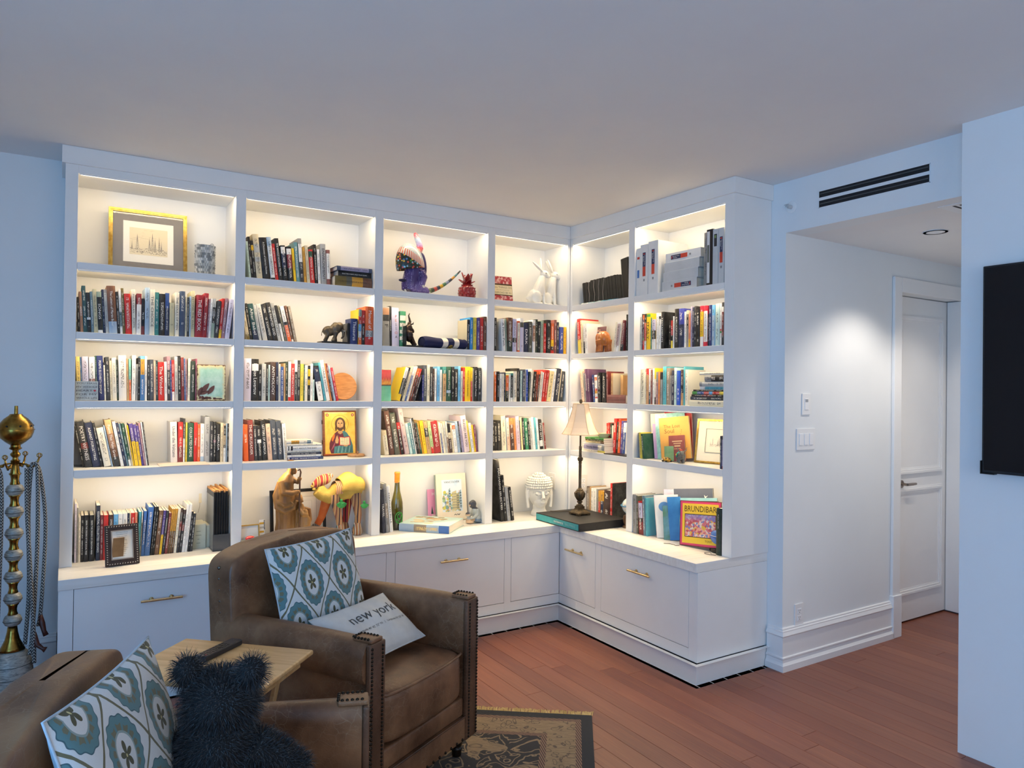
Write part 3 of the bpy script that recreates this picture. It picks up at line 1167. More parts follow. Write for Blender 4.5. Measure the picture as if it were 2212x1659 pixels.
(-1408.3,21.0,277,4.1,39,'n3','TRAVEL'),
(-1381.8,21.5,310,5.0,45,'gr,tan3@.4,gr@.7'),
(-1354.2,21.6,294,5.7,51,'w','FARAWAYS IN LA'),
    ],
    (4,2): [
(-631.1,16.7,226,0.0,8,'k2'),
(-568.3,28.4,222,3.5,8,'w','A New Path','w'),
(-537.2,9.2,226,2.4,8,'gg'),
(-525.0,39.0,234,0.0,8,'br,dg2@.68'),
(-484.0,32.1,228,0.0,8,'lv,k@.58,lv@.72'),
(-446.2,20.9,215,0.0,8,'o,W@.06,o@.95'),
(-423.3,30.0,236,0.0,8,'w,ol3@.12,lv@.27'),
(-391.2,35.5,206,0.0,8,'n','DARK'),
(-352.6,29.4,217,0.0,8,'k2,ol3@.02'),
(-319.0,24.3,230,0.0,8,'w,tan@.17,w@.66'),
(-293.0,18.0,236,0.0,8,'dg2'),
(-272.3,20.9,223,0.0,8,'k'),
(-249.3,23.9,229,0.0,8,'gg'),
(-223.3,20.4,211,0.0,8,'r'),
(-196.8,34.1,238,0.0,8,'k'),
(-159.8,25.1,215,0.0,8,'o,y@.55,k@.77,r@.9'),
(-131.9,21.6,242,0.0,8,'rb2'),
(-107.4,18.7,227,0.0,8,'n3'),
(-85.9,36.4,194,0.0,8,'b6'),
(-47.3,23.1,195,0.0,8,'y4'),
    ],
    (4,3): [
(-617.2,11.1,205,0.0,18,'o2,w@.02,o@.1'),
(-598.1,18.2,206,0.0,18,'k'),
(-578.4,16.9,191,0.0,18,'w'),
(-560.2,17.3,191,0.0,18,'W'),
(-541.6,10.2,201,0.0,18,'n'),
(-529.4,23.2,185,0.0,18,'y3,o@.03,k@.6'),
(-504.2,14.4,191,0.0,18,'w'),
(-488.5,18.6,197,0.0,18,'te,k@.08,w@.86'),
(-467.9,28.4,211,0.0,18,'W'),
(-437.9,19.2,232,0.0,18,'k2'),
(-417.4,7.1,215,0.0,18,'K'),
(-409.1,14.7,216,0.0,18,'mi2'),
(-392.0,23.2,226,0.0,18,'sl3'),
(-367.4,6.4,220,0.0,18,'lg2'),
(-359.3,13.5,225,0.0,18,'b7'),
(-333.9,10.0,211,-2.8,18,'dg2'),
(-313.4,17.8,231,-4.0,18,'W'),
(-292.0,17.9,214,-4.9,18,'k'),
(-275.9,14.4,216,-5.4,18,'o,rb@.1,k@.6'),
(-259.7,14.0,215,-5.9,18,'o,br2@.1,k@.5'),
(-242.8,13.7,216,-5.9,18,'W'),
(-230.9,10.2,210,-6.3,18,'w'),
(-209.2,19.6,227,-6.5,18,'r'),
(-189.1,17.8,227,-7.0,18,'r'),
(-149.6,36.1,220,-7.6,18,'y5'),
(-127.5,19.9,236,-7.4,18,'w'),
(-90.8,33.9,239,-7.8,18,'n3','C. D. Wright'),
(-79.6,9.0,236,-7.7,18,'c'),
(-47.8,28.1,220,-7.0,18,'K'),
    ],
    (4,4): [
(-558.6,13.7,199,2.8,127,'k'),
(-543.7,19.5,197,2.8,126,'k'),
(-523.4,28.6,211,2.8,124,'k2'),
(-488.5,36.3,244,4.0,120,'W2'),
(-447.9,24.1,231,4.4,117,'lb,W@.05,p2@.58'),
(-420.9,33.2,226,4.9,115,'o2,br@.2,br2@.5'),
(-386.7,14.6,228,4.9,113,'o2'),
(-369.7,29.7,241,4.9,111,'p5'),
(-338.3,4.0,211,4.9,109,'K'),
(-333.8,14.1,234,4.9,108,'y5'),
(-318.3,15.5,229,4.9,107,'k','THE SPIRITUAL BOOK'),
(-298.5,26.2,226,5.9,105,'dg3'),
(-270.9,15.6,203,5.9,103,'k'),
(-253.8,15.4,229,6.1,102,'lg2'),
(-237.4,20.0,234,6.2,100,'w'),
(-215.9,15.4,232,6.2,98,'te2'),
(-199.4,16.8,228,6.2,97,'w'),
(-181.3,27.8,216,6.2,95,'k,k@.8,w@.7,k@.9','TWO GITTERS'),
(-151.7,6.2,213,6.2,93,'lg2'),
(-143.5,13.5,193,6.6,92,'rb'),
    ],
    (4,5): [
(-548.4,25.8,432,6.8,25,'k','MACHADO SELECTED','k'),
(-519.8,20.8,320,6.4,25,'k'),
(-495.0,25.2,239,7.2,25,'gr2'),
(-462.7,21.0,235,8.3,24,'k'),
    ],
    (5,2): [
(65.9,36.8,252,4.7,30,'r,y3@.6','','gr'),
(105.4,21.2,240,5.1,30,'c'),
(128.8,18.8,213,2.7,30,'w,K@.6'),
(150.1,28.1,213,2.9,30,'w'),
(469.6,17.7,200,-7.0,30,'W'),
(504.7,33.6,195,-7.5,30,'w,p3@.05,w@.8'),
(521.1,14.6,207,-8.0,30,'W'),
(554.3,31.3,206,-8.0,30,'rb,K@.78'),
(584.0,7.9,242,0.0,30,'k2'),
    ],
    (5,3): [
(90.7,29.6,234,8.2,50,'p2'),
(124.4,14.8,209,7.7,50,'gr'),
(140.7,23.5,236,6.5,50,'pu2'),
(166.9,19.2,235,5.7,50,'pu2','COETALS'),
(222.8,16.2,195,6.6,50,'n2,w@.3,b@.35'),
(241.5,29.1,192,4.1,50,'w,o@.08,w@.2,r@.5,go@.58,w@.68,r@.8,w@.86'),
(273.2,34.3,208,2.4,50,'k'),
(317.3,41.0,204,0.0,50,'k'),
(366.1,15.5,216,1.8,50,'rb'),
(411.3,21.9,203,0.0,50,'tan2','','','c'),
    ],
    (5,4): [
(258.3,14.8,202,0.0,141,'r,r@.8,k@.82'),
(277.2,16.9,206,0.0,139,'r'),
(313.8,15.0,202,-1.4,138,'dg2'),
(332.3,14.1,189,-2.3,136,'W'),
(367.4,29.3,237,-3.1,133,'r'),
(391.0,14.2,217,-2.9,130,'k2'),
(418.5,22.7,235,-3.0,128,'o,r@.02,o@.2'),
(441.5,17.2,225,-3.4,126,'pu'),
(478.1,30.2,213,-4.0,123,'w,b@.3'),
    ],
    (5,5): [
(27.1,38.1,207,0.0,150,'br2,tan3@.02'),
(65.6,14.0,211,0.0,150,'tan2'),
(82.8,28.4,203,0.0,150,'w'),
(113.7,28.1,206,0.0,150,'w'),
(144.4,18.0,202,0.0,150,'gr'),
(165.5,21.5,194,0.0,150,'go,r@.4'),
(189.5,38.3,194,0.0,150,'go,n@.36'),
(231.5,63.8,209,0.0,150,'br2'),
(298.4,21.7,262,0.0,150,'r','','','k'),
    ],
    (6,1): [
(1257.9,27.4,311,0.0,30,'gr'),
    ],
    (6,2): [
(695.7,17.8,217,0.0,50,'lg2'),
(713.9,7.9,236,0.0,50,'K,n@.1'),
(722.3,12.9,228,0.0,50,'o,n@.12,w@.2,n@.25,g@.65,r@.72'),
(737.2,18.2,234,0.0,50,'k,o@.25,r@.35,w@.74'),
(757.8,37.0,235,0.0,50,'y,g@.02,y@.1','ITALY'),
(796.3,8.6,206,0.0,50,'te'),
(806.9,36.3,210,0.0,50,'y,lv@.08,k@.42,w@.68'),
(845.6,21.0,231,0.0,50,'w'),
(868.6,20.4,215,0.0,50,'w,k@.03,w@.12'),
(891.4,22.9,234,0.0,50,'k','TESTAMENTS'),
(958.6,15.4,180,0.0,50,'k'),
(975.4,16.1,205,0.0,50,'k,r@.15,k@.6,y3@.76','LA VITA'),
(993.4,10.1,199,0.0,50,'w'),
(1007.5,32.8,242,0.0,50,'k2'),
(1042.6,42.7,240,0.0,50,'b5,n@.4'),
(1087.5,15.0,219,0.0,50,'w'),
(1104.3,17.0,225,0.0,50,'c,K@.1,gr@.5'),
(1123.1,14.4,207,0.0,50,'sa,y@.76'),
(1139.3,11.1,245,0.0,50,'lv2'),
(1152.2,13.8,239,0.0,50,'n'),
(1167.8,13.3,245,0.0,50,'K'),
(1182.9,28.6,225,0.0,50,'k'),
(1213.7,26.3,241,0.0,50,'r2,y@.14,w@.75'),
(1241.8,29.5,240,0.0,50,'r2,w@.13,r2@.88'),
(1273.0,7.4,189,0.0,50,'k'),
(1282.1,20.3,240,0.0,50,'n2'),
(1304.5,22.3,238,0.0,50,'sb,lb@.25'),
(1330.8,29.9,243,0.0,50,'mi2'),
(1364.2,11.9,242,0.0,50,'w,r@.6,g@.65,w@.7'),
(1377.8,12.6,247,0.0,50,'K,w@.1,rb@.22,K@.77'),
    ],
    (6,3): [
(695.7,43.9,224,0.0,60,'W2'),
(740.3,7.3,207,0.0,60,'W'),
(748.8,22.2,229,0.0,60,'r,tan2@.18'),
(773.5,13.8,226,0.0,60,'w,dt@.65'),
(789.7,11.4,222,0.0,60,'rb2'),
(808.5,15.4,228,0.0,60,'w'),
(825.4,12.1,230,0.0,60,'y,w@.3,n@.8'),
(839.1,15.7,206,0.0,60,'gr,mv@.3'),
(858.5,15.5,208,0.0,60,'o2,o2@.6'),
(876.4,21.6,202,0.0,60,'k,gr@.22'),
(900.5,29.3,239,0.0,60,'te2,te2@.4'),
(932.2,29.0,228,0.0,60,'tan3'),
(963.1,12.8,182,0.0,60,'gr'),
(977.7,18.2,213,0.0,60,'n'),
(998.3,18.5,230,0.0,60,'mi2'),
(1019.5,30.1,211,0.0,60,'b7'),
(1053.6,21.0,216,0.0,60,'br2,k@.4,tan2@.65'),
(1076.0,11.8,236,0.0,60,'te2'),
(1090.5,22.7,216,0.0,60,'W','','','W'),
    ],
    (6,4): [
(710.0,12.7,161,3.3,38,'gr'),
(738.9,20.9,165,5.8,25,'y3'),
(776.2,15.5,160,7.6,12,'dg'),
    ],
    (6,5): [
(702.4,32.2,246,1.6,4,'gr'),
(735.5,15.0,241,1.6,4,'ol3'),
(758.9,37.1,210,3.4,4,'r,lv@.05,k@.5,rb@.62'),
(799.1,20.7,250,3.6,4,'sl'),
(822.2,13.7,238,3.6,4,'te2'),
    ],
}


PAL = {
    'k': ('#121214', 'black'), 'k2': ('#1d1c1a', 'black'), 'K': ('#2b2e33', 'charcoal'), 'w': ('#e9e8e4', 'white'), 'w3': ('#e8e2da', 'white'),
    'W': ('#e6dfcc', 'cream'), 'W2': ('#ded7be', 'cream'), 'c': ('#d3c7a9', 'beige'), 'oc': ('#c2bb98', 'pale khaki'), 'tan': ('#9c7358', 'tan'),
    'tan2': ('#c09a6b', 'tan'), 't2': ('#b9a487', 'tan'), 'tan3': ('#8f8273', 'taupe'), 'n': ('#1c2746', 'navy'), 'n2': ('#1a2c66', 'navy'),
    'n3': ('#242b3d', 'dark slate'), 'b': ('#2c4f8f', 'blue'), 'b2': ('#3c6ea8', 'blue'), 'b3': ('#3f6fb5', 'blue'), 'b4': ('#2f8fd0', 'bright blue'),
    'b5': ('#39429a', 'violet blue'), 'b6': ('#2f479a', 'blue'), 'b7': ('#1f4fb5', 'royal blue'), 'lb': ('#9fb6cc', 'pale blue'), 'sb': ('#6cafdc', 'sky blue'),
    'te': ('#35807c', 'teal'), 'te2': ('#4fa3b3', 'aqua'), 'te3': ('#5e8f96', 'teal'), 'dt': ('#17474c', 'dark teal'), 'dt2': ('#1d3a40', 'dark teal'),
    'g': ('#3f8a3c', 'green'), 'dg': ('#1d4d3a', 'dark green'), 'dg2': ('#23352a', 'dark green'), 'dg3': ('#2b7a58', 'green'), 'gg': ('#97a896', 'grey green'),
    'lgr': ('#b3cb8f', 'light green'), 'ol': ('#6b5c2c', 'olive'), 'ol2': ('#6d6a58', 'olive'), 'ol3': ('#55564a', 'olive grey'), 'y': ('#f0c41a', 'yellow'),
    'y2': ('#e8cf7a', 'pale yellow'), 'y3': ('#e3cd4a', 'yellow'), 'y4': ('#f2b70c', 'golden yellow'), 'y5': ('#ecd9a0', 'pale yellow'), 'go': ('#c8922e', 'ochre'),
    'o': ('#e0632a', 'orange'), 'o2': ('#dc8a4e', 'orange'), 'r': ('#c3241f', 'red'), 'r2': ('#c02238', 'red'), 'r3': ('#a3262a', 'red'),
    'dr': ('#86222c', 'maroon'), 'dr2': ('#8f1626', 'dark red'), 'rb': ('#7a2f2e', 'maroon'), 'rb2': ('#85514c', 'rosewood'), 'p2': ('#d8b79e', 'peach'),
    'p3': ('#c4adaa', 'dusty pink'), 'p4': ('#e4cfd0', 'pale pink'), 'p5': ('#d4bccb', 'pale pink'), 'pu': ('#4a3a86', 'purple'), 'pu2': ('#5d3a5a', 'plum'),
    'lv': ('#cdc8de', 'pale lavender'), 'lv2': ('#9b94b0', 'lavender grey'), 'mv': ('#9a7480', 'mauve'), 'mv2': ('#8a4a62', 'mauve'), 'br': ('#6b4734', 'brown'),
    'br2': ('#45302a', 'dark brown'), 'br3': ('#75563f', 'brown'), 'br4': ('#5a382e', 'brown'), 'gr': ('#8b8c8c', 'grey'), 'gr2': ('#a2a4a6', 'grey'),
    'lg2': ('#b7b9b6', 'light grey'), 'lg3': ('#c3c1ba', 'light grey'), 'sl': ('#5f7b8a', 'slate blue'), 'sl2': ('#3a4a66', 'slate blue'), 'sl3': ('#3b4350', 'slate'),
    'mi': ('#7fc2b0', 'mint'), 'mi2': ('#bcd6d2', 'pale mint'), 'sa': ('#e08a6c', 'salmon'),
}
M_COVER = mat('printed_cover', (.5, .5, .5), .48, spec=.35)
t = NT(M_COVER)
col = t.n('Attribute', None, attribute_name='Col').outputs[0]
ink = t.n('Attribute', None, attribute_name='Ink')
uv = t.n('UVMap', None, uv_map='UVMap').outputs[0]
sep = t.n('SeparateXYZ', {0: uv})
u_, v_ = sep.outputs[0], sep.outputs[1]
seed = t.math('MULTIPLY', t.n('ObjectInfo').outputs['Random'], 97.0)
pv = t.n('CombineXYZ', {0: t.math('MULTIPLY', u_, 6.0), 1: t.math('MULTIPLY', v_, 6.5), 2: seed}).outputs[0]
let = t.math('GREATER_THAN', t.n('TexNoise', {'Vector': pv, 'Scale': 1.0, 'Detail': 1.0}).outputs[0], 0.50)
wv = t.n('CombineXYZ', {0: t.math('MULTIPLY', u_, 0.55), 1: seed, 2: 0.0}).outputs[0]
wrd = t.math('GREATER_THAN', t.n('TexNoise', {'Vector': wv, 'Scale': 1.0, 'Detail': 1.0}).outputs[0], 0.44)
band = t.math('LESS_THAN', t.math('ABSOLUTE', t.math('SUBTRACT', v_, 0.5)), 0.21)
fac = t.math('MULTIPLY', t.math('MULTIPLY', t.math('MULTIPLY', let, wrd), band), ink.outputs['Alpha'])
wear = t.noise(t.obj(), 22.0, 3.0)
c0 = t.mix(t.math('MULTIPLY', t.ramp(wear, [(.35, (0,)), (.75, (1,))]), .10), col, (.55, .52, .48))
t.color(t.mix(fac, c0, ink.outputs['Color']))
M_PAGES = mat('book_pages', (.82, .77, .66), .8)
t = NT(M_PAGES)
pg = t.noise(t.obj(), 1.0, 2.0, vscale=(900, 12, 12))
t.color(t.ramp(pg, [(.3, (.70, .64, .52)), (.7, (.86, .82, .73))]))


def spec_bands(spec):
    out = []
    for i, s in enumerate(spec.split(',')):
        c, _, p = s.partition('@')
        out.append((float(p) if p else (0.0 if i == 0 else 0.5), c))
    return out


def rgb(c):
    return lin(PAL[c][0])


def lum(c):
    return 0.21 * c[0] + 0.72 * c[1] + 0.07 * c[2]


BRND = random.Random(11)


def book_mesh(hard, t_, h, d, spec, side='', front='', ink=True, squiggle=False):
    """spine faces -y, height along z; returns mesh builder data with colours, ink and uv"""
    bands = spec_bands(spec)
    b = .0026 if hard else .0006
    b = min(b, t_ * .2)
    bul = t_ * (.10 if hard else .02)
    ns = 4 if hard else 2
    V, F, C, I, U = [], [], [], [], []
    main = rgb(bands[0][1])

    def quad(vs, c, ik=(0, 0, 0, 0), uvs=None):
        n = len(V)
        V.extend(vs)
        F.append(tuple(range(n, n + len(vs))))
        C.append([c] * len(vs)); I.append([ik] * len(vs)); U.append(uvs or [(0, 0)] * len(vs))

    def bx(x0, x1, y0, y1, z0, z1, c):
        p = [(x0, y0, z0), (x1, y0, z0), (x1, y1, z0), (x0, y1, z0), (x0, y0, z1), (x1, y0, z1), (x1, y1, z1), (x0, y1, z1)]
        for f in ((0, 3, 2, 1), (4, 5, 6, 7), (0, 1, 5, 4), (1, 2, 6, 5), (2, 3, 7, 6), (3, 0, 4, 7)):
            quad([p[i] for i in f], c)
    cs = rgb(side) if side else main
    cf = rgb(front) if front else main
    bx(0, b, .0008, d, 0, h, cs)
    bx(t_ - b, t_, .0008, d, 0, h, cf)
    cuts = sorted(set([0.0, 1.0] + [p for p, _ in bands] + ([.10, .86] if ink else [])))
    xs = [t_ * i / ns for i in range(ns + 1)]
    ys = [.0012 - bul * (1 - (2 * i / ns - 1) ** 2) - .0012 * (0 < i < ns) for i in range(ns + 1)]
    for j in range(len(cuts) - 1):
        a, e = cuts[j], cuts[j + 1]
        mid = (a + e) / 2
        cc = [c for p, c in bands if p <= mid + 1e-6][-1]
        c = rgb(cc)
        ik = (0, 0, 0, 0)
        if ink and .10 <= mid <= .86:
            L = lum(c)
            k = (.85, .82, .74) if L < .25 else (.05, .045, .05)
            ik = (*k, .62)
        z0, z1 = h * (1 - e), h * (1 - a)
        for i in range(ns):
            quad([(xs[i], ys[i], z0), (xs[i + 1], ys[i + 1], z0), (xs[i + 1], ys[i + 1], z1), (xs[i], ys[i], z1)], c, ik,
                 [(e * h / t_, i / ns), (e * h / t_, (i + 1) / ns), (a * h / t_, (i + 1) / ns), (a * h / t_, i / ns)])
    for z, rv in ((0, True), (h, False)):
        p = [(xs[i], ys[i], z) for i in range(ns + 1)] + [(t_ - b, .004, z), (b, .004, z)]
        quad(p[::-1] if rv else p, rgb(bands[-1 if rv else 0][1]))
    return V, F, C, I, U


def mesh_from(name, V, F, C, I, U, m):
    me = bpy.data.meshes.new(name)
    me.from_pydata(V, [], F)
    me.materials.append(m)
    ca = me.color_attributes.new('Col', 'FLOAT_COLOR', 'CORNER')
    ca.data.foreach_set('color', [x for f in C for c in f for x in (c[0], c[1], c[2], 1.0)])
    ia = me.color_attributes.new('Ink', 'FLOAT_COLOR', 'CORNER')
    ia.data.foreach_set('color', [x for f in I for c in f for x in c])
    ul = me.uv_layers.new(name='UVMap')
    ul.data.foreach_set('uv', [x for f in U for c in f for x in c])
    return me


M_INKW = mat('ink_white', (.86, .85, .80), .5)
M_INKK = mat('ink_black', (.03, .03, .035), .5)
M_INKY = mat('ink_gold', (.80, .62, .25), .45)


def make_book(t_, h, d, spec, title, label, M, side='', front='', hard=None, group=None, parts=True, ink=None, tlen=.74, tz=.52, gold=False):
    hard = t_ > .0195 if hard is None else hard
    nm = 'hardcover_book' if hard else 'paperback_book'
    V, F, C, I, U = book_mesh(hard, t_, h, d, spec, side, front, (not title) if ink is None else ink)
    o = bpy.data.objects.new(nm, mesh_from(nm, V, F, C, I, U, M_COVER))
    COL.objects.link(o)
    o.matrix_world = M
    tag(o, label, 'book', group)
    b = .0026 if hard else .0006
    b = min(b, t_ * .2)
    e = .003 if hard else .0004
    MB().box(b, t_ - b, .0045, d - e, e, h - e).build('page_block', M_PAGES, o)
    if title:
        mid = [c for p, c in spec_bands(spec) if p <= .5][-1]
        L = lum(rgb(mid))
        y = -(t_ * (.10 if hard else .02)) - .0008
        mk = (M_INKY if gold else M_INKW) if L < .25 else M_INKK
        if title == 'PESSOA':
            z = h * .78
            for ch, cc in zip('PESSOA', ('#8a2f3a', '#c47b3a', '#6b6d7a', '#8f8d9e', '#c4552f', '#1b1c22')):
                lettering(ch, mat('ink' + cc, cc, .5), o, (t_ * .55, y, z), (1, 0, 0), (0, 0, 1), length=None, height=t_ * .34, name='title_letter')
                z -= h * .105
        else:
            lettering(title, mk, o, (t_ / 2, y, h * tz), (0, 0, -1), (1, 0, 0), length=h * tlen, maxh=t_ * .5, name='title_lettering')
    return o


ORD = ['first', 'second', 'third', 'fourth', 'fifth', 'sixth', 'seventh', 'eighth', 'ninth', 'tenth', 'eleventh', 'twelfth', 'thirteenth', 'fourteenth', 'fifteenth', 'sixteenth', 'seventeenth', 'eighteenth',
       'nineteenth', 'twentieth'] + ['twenty-' + x for x in ('first', 'second', 'third', 'fourth', 'fifth', 'sixth', 'seventh', 'eighth', 'ninth')] + ['thirtieth'] + ['thirty-' + x for x in ('first', 'second', 'third', 'fourth', 'fifth', 'sixth', 'seventh', 'eighth', 'ninth')]
BAY = ['', 'first', 'second', 'third', 'fourth', 'fifth', 'sixth']
SHELF = ['', 'top shelf', 'second shelf', 'third shelf', 'fourth shelf', 'countertop']
SAFE = {'SONGS', 'My Life', 'THE CHOICE', 'THE SOULS OF MEN', 'BEYOND THE WALL', 'THE RED BOOK', 'The Window', 'POETRY WITNESS', 'AGAINST FORGETTING', 'Under the Volcano', 'COLLECTED POEMS', 'Elegies',
        'ENVIRONMENT', 'After Babel', 'THE PAINTED GOD', 'War Grace', 'Thesaurus', 'Manual of Style', 'ANTHOLOGY', 'ILLUMINATIONS', 'THE CRUSADER', 'MANAGUA', 'KINGS AND POETRY', 'BLESSED ARE YOU', 'TRAVEL',
        'A New Path', 'THE SPIRITUAL BOOK', 'TESTAMENTS', 'LA VITA', 'YELLOW', 'ITALY', 'DARK'}
ZROW = [0] + ZS + [ZCT]
for (bay, row), items in BOOKS.items():
    for k, it in enumerate(items):
        x, t_, h, a, st, spec = it[:6]
        title, side, front = (list(it[6:]) + ['', '', ''])[:3]
        x, t_, h, st = x / 1000, t_ / 1000, h / 1000, st / 1000
        bs = spec_bands(spec)
        names = [PAL[c][1] for _, c in bs]
        cn = names[0]
        for n2 in names[1:]:
            if n2 != cn and n2.split()[-1] not in cn:
                cn = cn + ' and ' + n2
                break
        hard = t_ > .0195  # cover type of upright books assigned from thickness alone
        d = min(max(.68 * h, .10), .19, DEP - st - .006)
        kind = 'hardcover' if hard else 'paperback'
        lab = f"{cn} {kind}, {ORD[k]} book from the left, {SHELF[row]} of the {BAY[bay]} bay"
        if title in SAFE:
            lab = f"{cn} {kind} titled {title}, {SHELF[row]} of the {BAY[bay]} bay"
        if len(lab.split()) > 16:
            lab = lab.replace(' book from the left, ', ' from left, ')
        Rm = Matrix.Rotation(R(-a), 4, 'Y')
        pv = Matrix.Translation((-t_ if a < 0 else 0, 0, 0))
        z = ZROW[row] + .0003
        if bay <= 4:
            M = Matrix.Translation((x, st, z)) @ Rm @ pv
        else:
            M = Matrix.Translation((st, -x, z)) @ Matrix.Rotation(-PI / 2, 4, 'Z') @ Rm @ pv
        make_book(t_, h, d, spec, title, lab, M, side, front, hard=hard, group=f"books on the {SHELF[row]} of the {BAY[bay]} bay")


# ================================================================== things on the shelves
M_GOLDF = noisy('gold_frame', '#b38a3c', '#d8b866', 40, .35, metal=.8)
M_BLKF = mat('black_frame', '#17181a', .35)
M_PAPER = noisy('paper_white', '#e8e3d6', '#efe9dc', 6, .8)
M_GLASS = mat('picture_glass', '#ffffff', .04, alpha=.10, spec=.9)
M_CREAM = mat('mat_cream', '#eadfc4', .8)


def bars(w, h, fw, y0, y1):
    """a rectangular frame with mitred-looking step, in the xz plane"""
    q = MB()
    for (x0, x1, z0, z1) in ((0, w, 0, fw), (0, w, h - fw, h), (0, fw, fw, h - fw), (w - fw, w, fw, h - fw)):
        q.box(x0, x1, y0, y1, z0, z1)
        q.box(x0 + fw * .3, x1 - fw * .3, y0 - .003, y0 + .001, z0 + fw * .3, z1 - fw * .3)
    return q


def lean_root(name, label, cat, loc, rz, back_deg, group=None):
    r = thing(name, label, cat, loc, group=group)
    r.rotation_euler = (Matrix.Rotation(rz, 3, 'Z') @ Matrix.Rotation(R(-back_deg), 3, 'X')).to_euler()
    return r


def skyline(q, w, h, seed, x0=0.0, z0=0.0, y=0.0):
    """etched view: towers, roofs and scribbled ground as thin flat strokes"""
    rr = random.Random(seed)

    def rect(a, b, c, d):
        q.add([(x0 + a * w, y, z0 + c * h), (x0 + b * w, y, z0 + c * h), (x0 + b * w, y, z0 + d * h), (x0 + a * w, y, z0 + d * h)], [(0, 1, 2, 3)])

    def tri(a, b, c, d):
        q.add([(x0 + a * w, y, z0 + c * h), (x0 + b * w, y, z0 + c * h), (x0 + (a + b) / 2 * w, y, z0 + d * h)], [(0, 1, 2)])
    for cx, tw, th in ((.20, .09, .55), (.52, .07, .45), (.60, .08, .62), (.67, .06, .42), (.78, .05, .52), (.84, .04, .36), (.06, .05, .30)):
        n = 5
        for k in range(n):
            ww = tw * (1 - .16 * k)
            zb = .18 + (th - .18) * k / n
            for s in range(4):
                xx = cx - ww / 2 + ww * s / 3
                rect(xx - .0035, xx + .0035, zb, zb + (th - .18) / n * .9)
            rect(cx - ww / 2, cx + ww / 2, zb, zb + .008)
        tri(cx - tw * .18, cx + tw * .18, th, th + .24)
    for k in range(150):
        a = rr.random()
        z = .04 + rr.random() * .22 * (1 - abs(a - .5) * .3)
        l = .01 + rr.random() * .035
        rect(a, min(1, a + l), z, z + .006 + rr.random() * .012)
    for k in range(16):
        a = rr.random() * .8
        z = .55 + rr.random() * .4
        rect(a, a + .05 + rr.random() * .1, z, z + .004)
    return q


# --- top shelf, first bay
fr_ = lean_root('framed_etching', 'gold framed etching of towers on the top shelf of the first bay', 'picture', (-2.925, .185, ZS[0] + .0035), 0, 8)
w_, h_ = .388, .350
bars(w_, h_, .020, 0, .018).build('frame', M_GOLDF, fr_, bevel=.001)
MB().box(.019, w_ - .019, .010, .014, .019, h_ - .019).build('mat_board', noisy('mat_brown', '#4b4038', '#564a40', 30, .9), fr_)
MB().box(.070, w_ - .070, .0085, .0098, .055, h_ - .065).build('print', M_PAPER, fr_)
MB().box(.100, w_ - .100, .0078, .0084, .098, h_ - .100).build('print_tint', mat('print_tint', '#e0cfa6', .8), fr_)
skyline(MB(), .186, .150, 3, .101, .099, .0074).build('etched_lines', mat('etch_ink', '#6b563c', .8), fr_)['kind'] = 'stuff'
MB().box(.019, w_ - .019, .004, .0052, .019, h_ - .019).build('glass', M_GLASS, fr_)
MB().box(.03, w_ - .03, .018, .022, .03, h_ - .03).build('backing_board', mat('kraft', '#8a6a48', .9), fr_)

vs_ = thing('woven_vase', 'grey and white woven cylinder vase with ring handles, top shelf of the first bay', 'vase', (-2.458, .11, ZS[0] + .0005))
cg = [lin('#d8d6d0'), lin('#8d8e8c'), lin('#b9b9b4'), lin('#6d6f70')]
q = MB()
rv = random.Random(2)
for j in range(11):
    z = .004 + j * .0148
    for i in range(26):
        a = 2 * PI * (i + .5 * (j % 2)) / 26
        q.M = Matrix.Rotation(a, 4, 'Z') @ Matrix.Translation((.0475, 0, z)) @ Matrix.Rotation(R(14), 4, 'Y')
        q.box(-.003, .0035, -.0055, .0055, 0, .0165, col=rv.choice(cg[:3]))
q.M = None
o = q.build('woven_strips', attr_mat('woven', .7), vs_, colors=True)
o['kind'] = 'stuff'
MB().lathe([(.045, .0), (.0455, .166), (.042, .166), (.042, .010), (.0, .008)], 26).build('vase_wall', mat('vase_inner', '#6f706e', .8), vs_, smooth=True, angle=40)
for s in (-1, 1):
    MB().tube([(s * .033 + .008 * math.cos(a), -.02 * s, .172 + .008 * math.sin(a)) for a in [2 * PI * k / 14 for k in range(14)]], .0018, 6, closed=True).build('ring_handle', mat('ring_grey', '#9a9a96', .5), vs_, smooth=True)

# --- second bay, top shelf: three books lying
# title must read left to right: top of the book lies to the left
def lying(x, y, z, length, depth, th, spec, title, label, unit='L', rz=0.0, hard=True, group=None, side='', front='', **kw):
    if unit == 'L':
        B = Matrix.Translation((x, y, z)) @ Matrix.Rotation(rz, 4, 'Z')
    else:
        B = Matrix.Translation((y, -x, z)) @ Matrix.Rotation(-PI / 2 + rz, 4, 'Z')
    M = B @ Matrix(((0, 0, -1, length), (0, 1, 0, 0), (1, 0, 0, 0), (0, 0, 0, 1)))
    return make_book(th, length, depth, spec, title, label, M, side, front, hard=hard, group=group, **kw)


z = ZS[0] + .0004
G_ = 'books lying in a stack, top shelf of the second bay'
lying(-1.738, .035, z, .232, .17, .064, 'ol,ol3@.3,go@.45,br@.75', 'CHRYSANTHEMUM & FUTON', 'thick green and brown book at the bottom of the top-shelf stack, second bay', group=G_)
lying(-1.716, .045, z + .0645, .212, .15, .032, 'k', 'SELECTED POEMS AND FOUR PLAYS', 'black paperback in the middle of the top-shelf stack, second bay', hard=False, group=G_)
lying(-1.728, .03, z + .097, .222, .16, .026, 'sl2,lv2@.1,sl2@.9', '', 'slate coloured book on top of the top-shelf stack, second bay', group=G_)

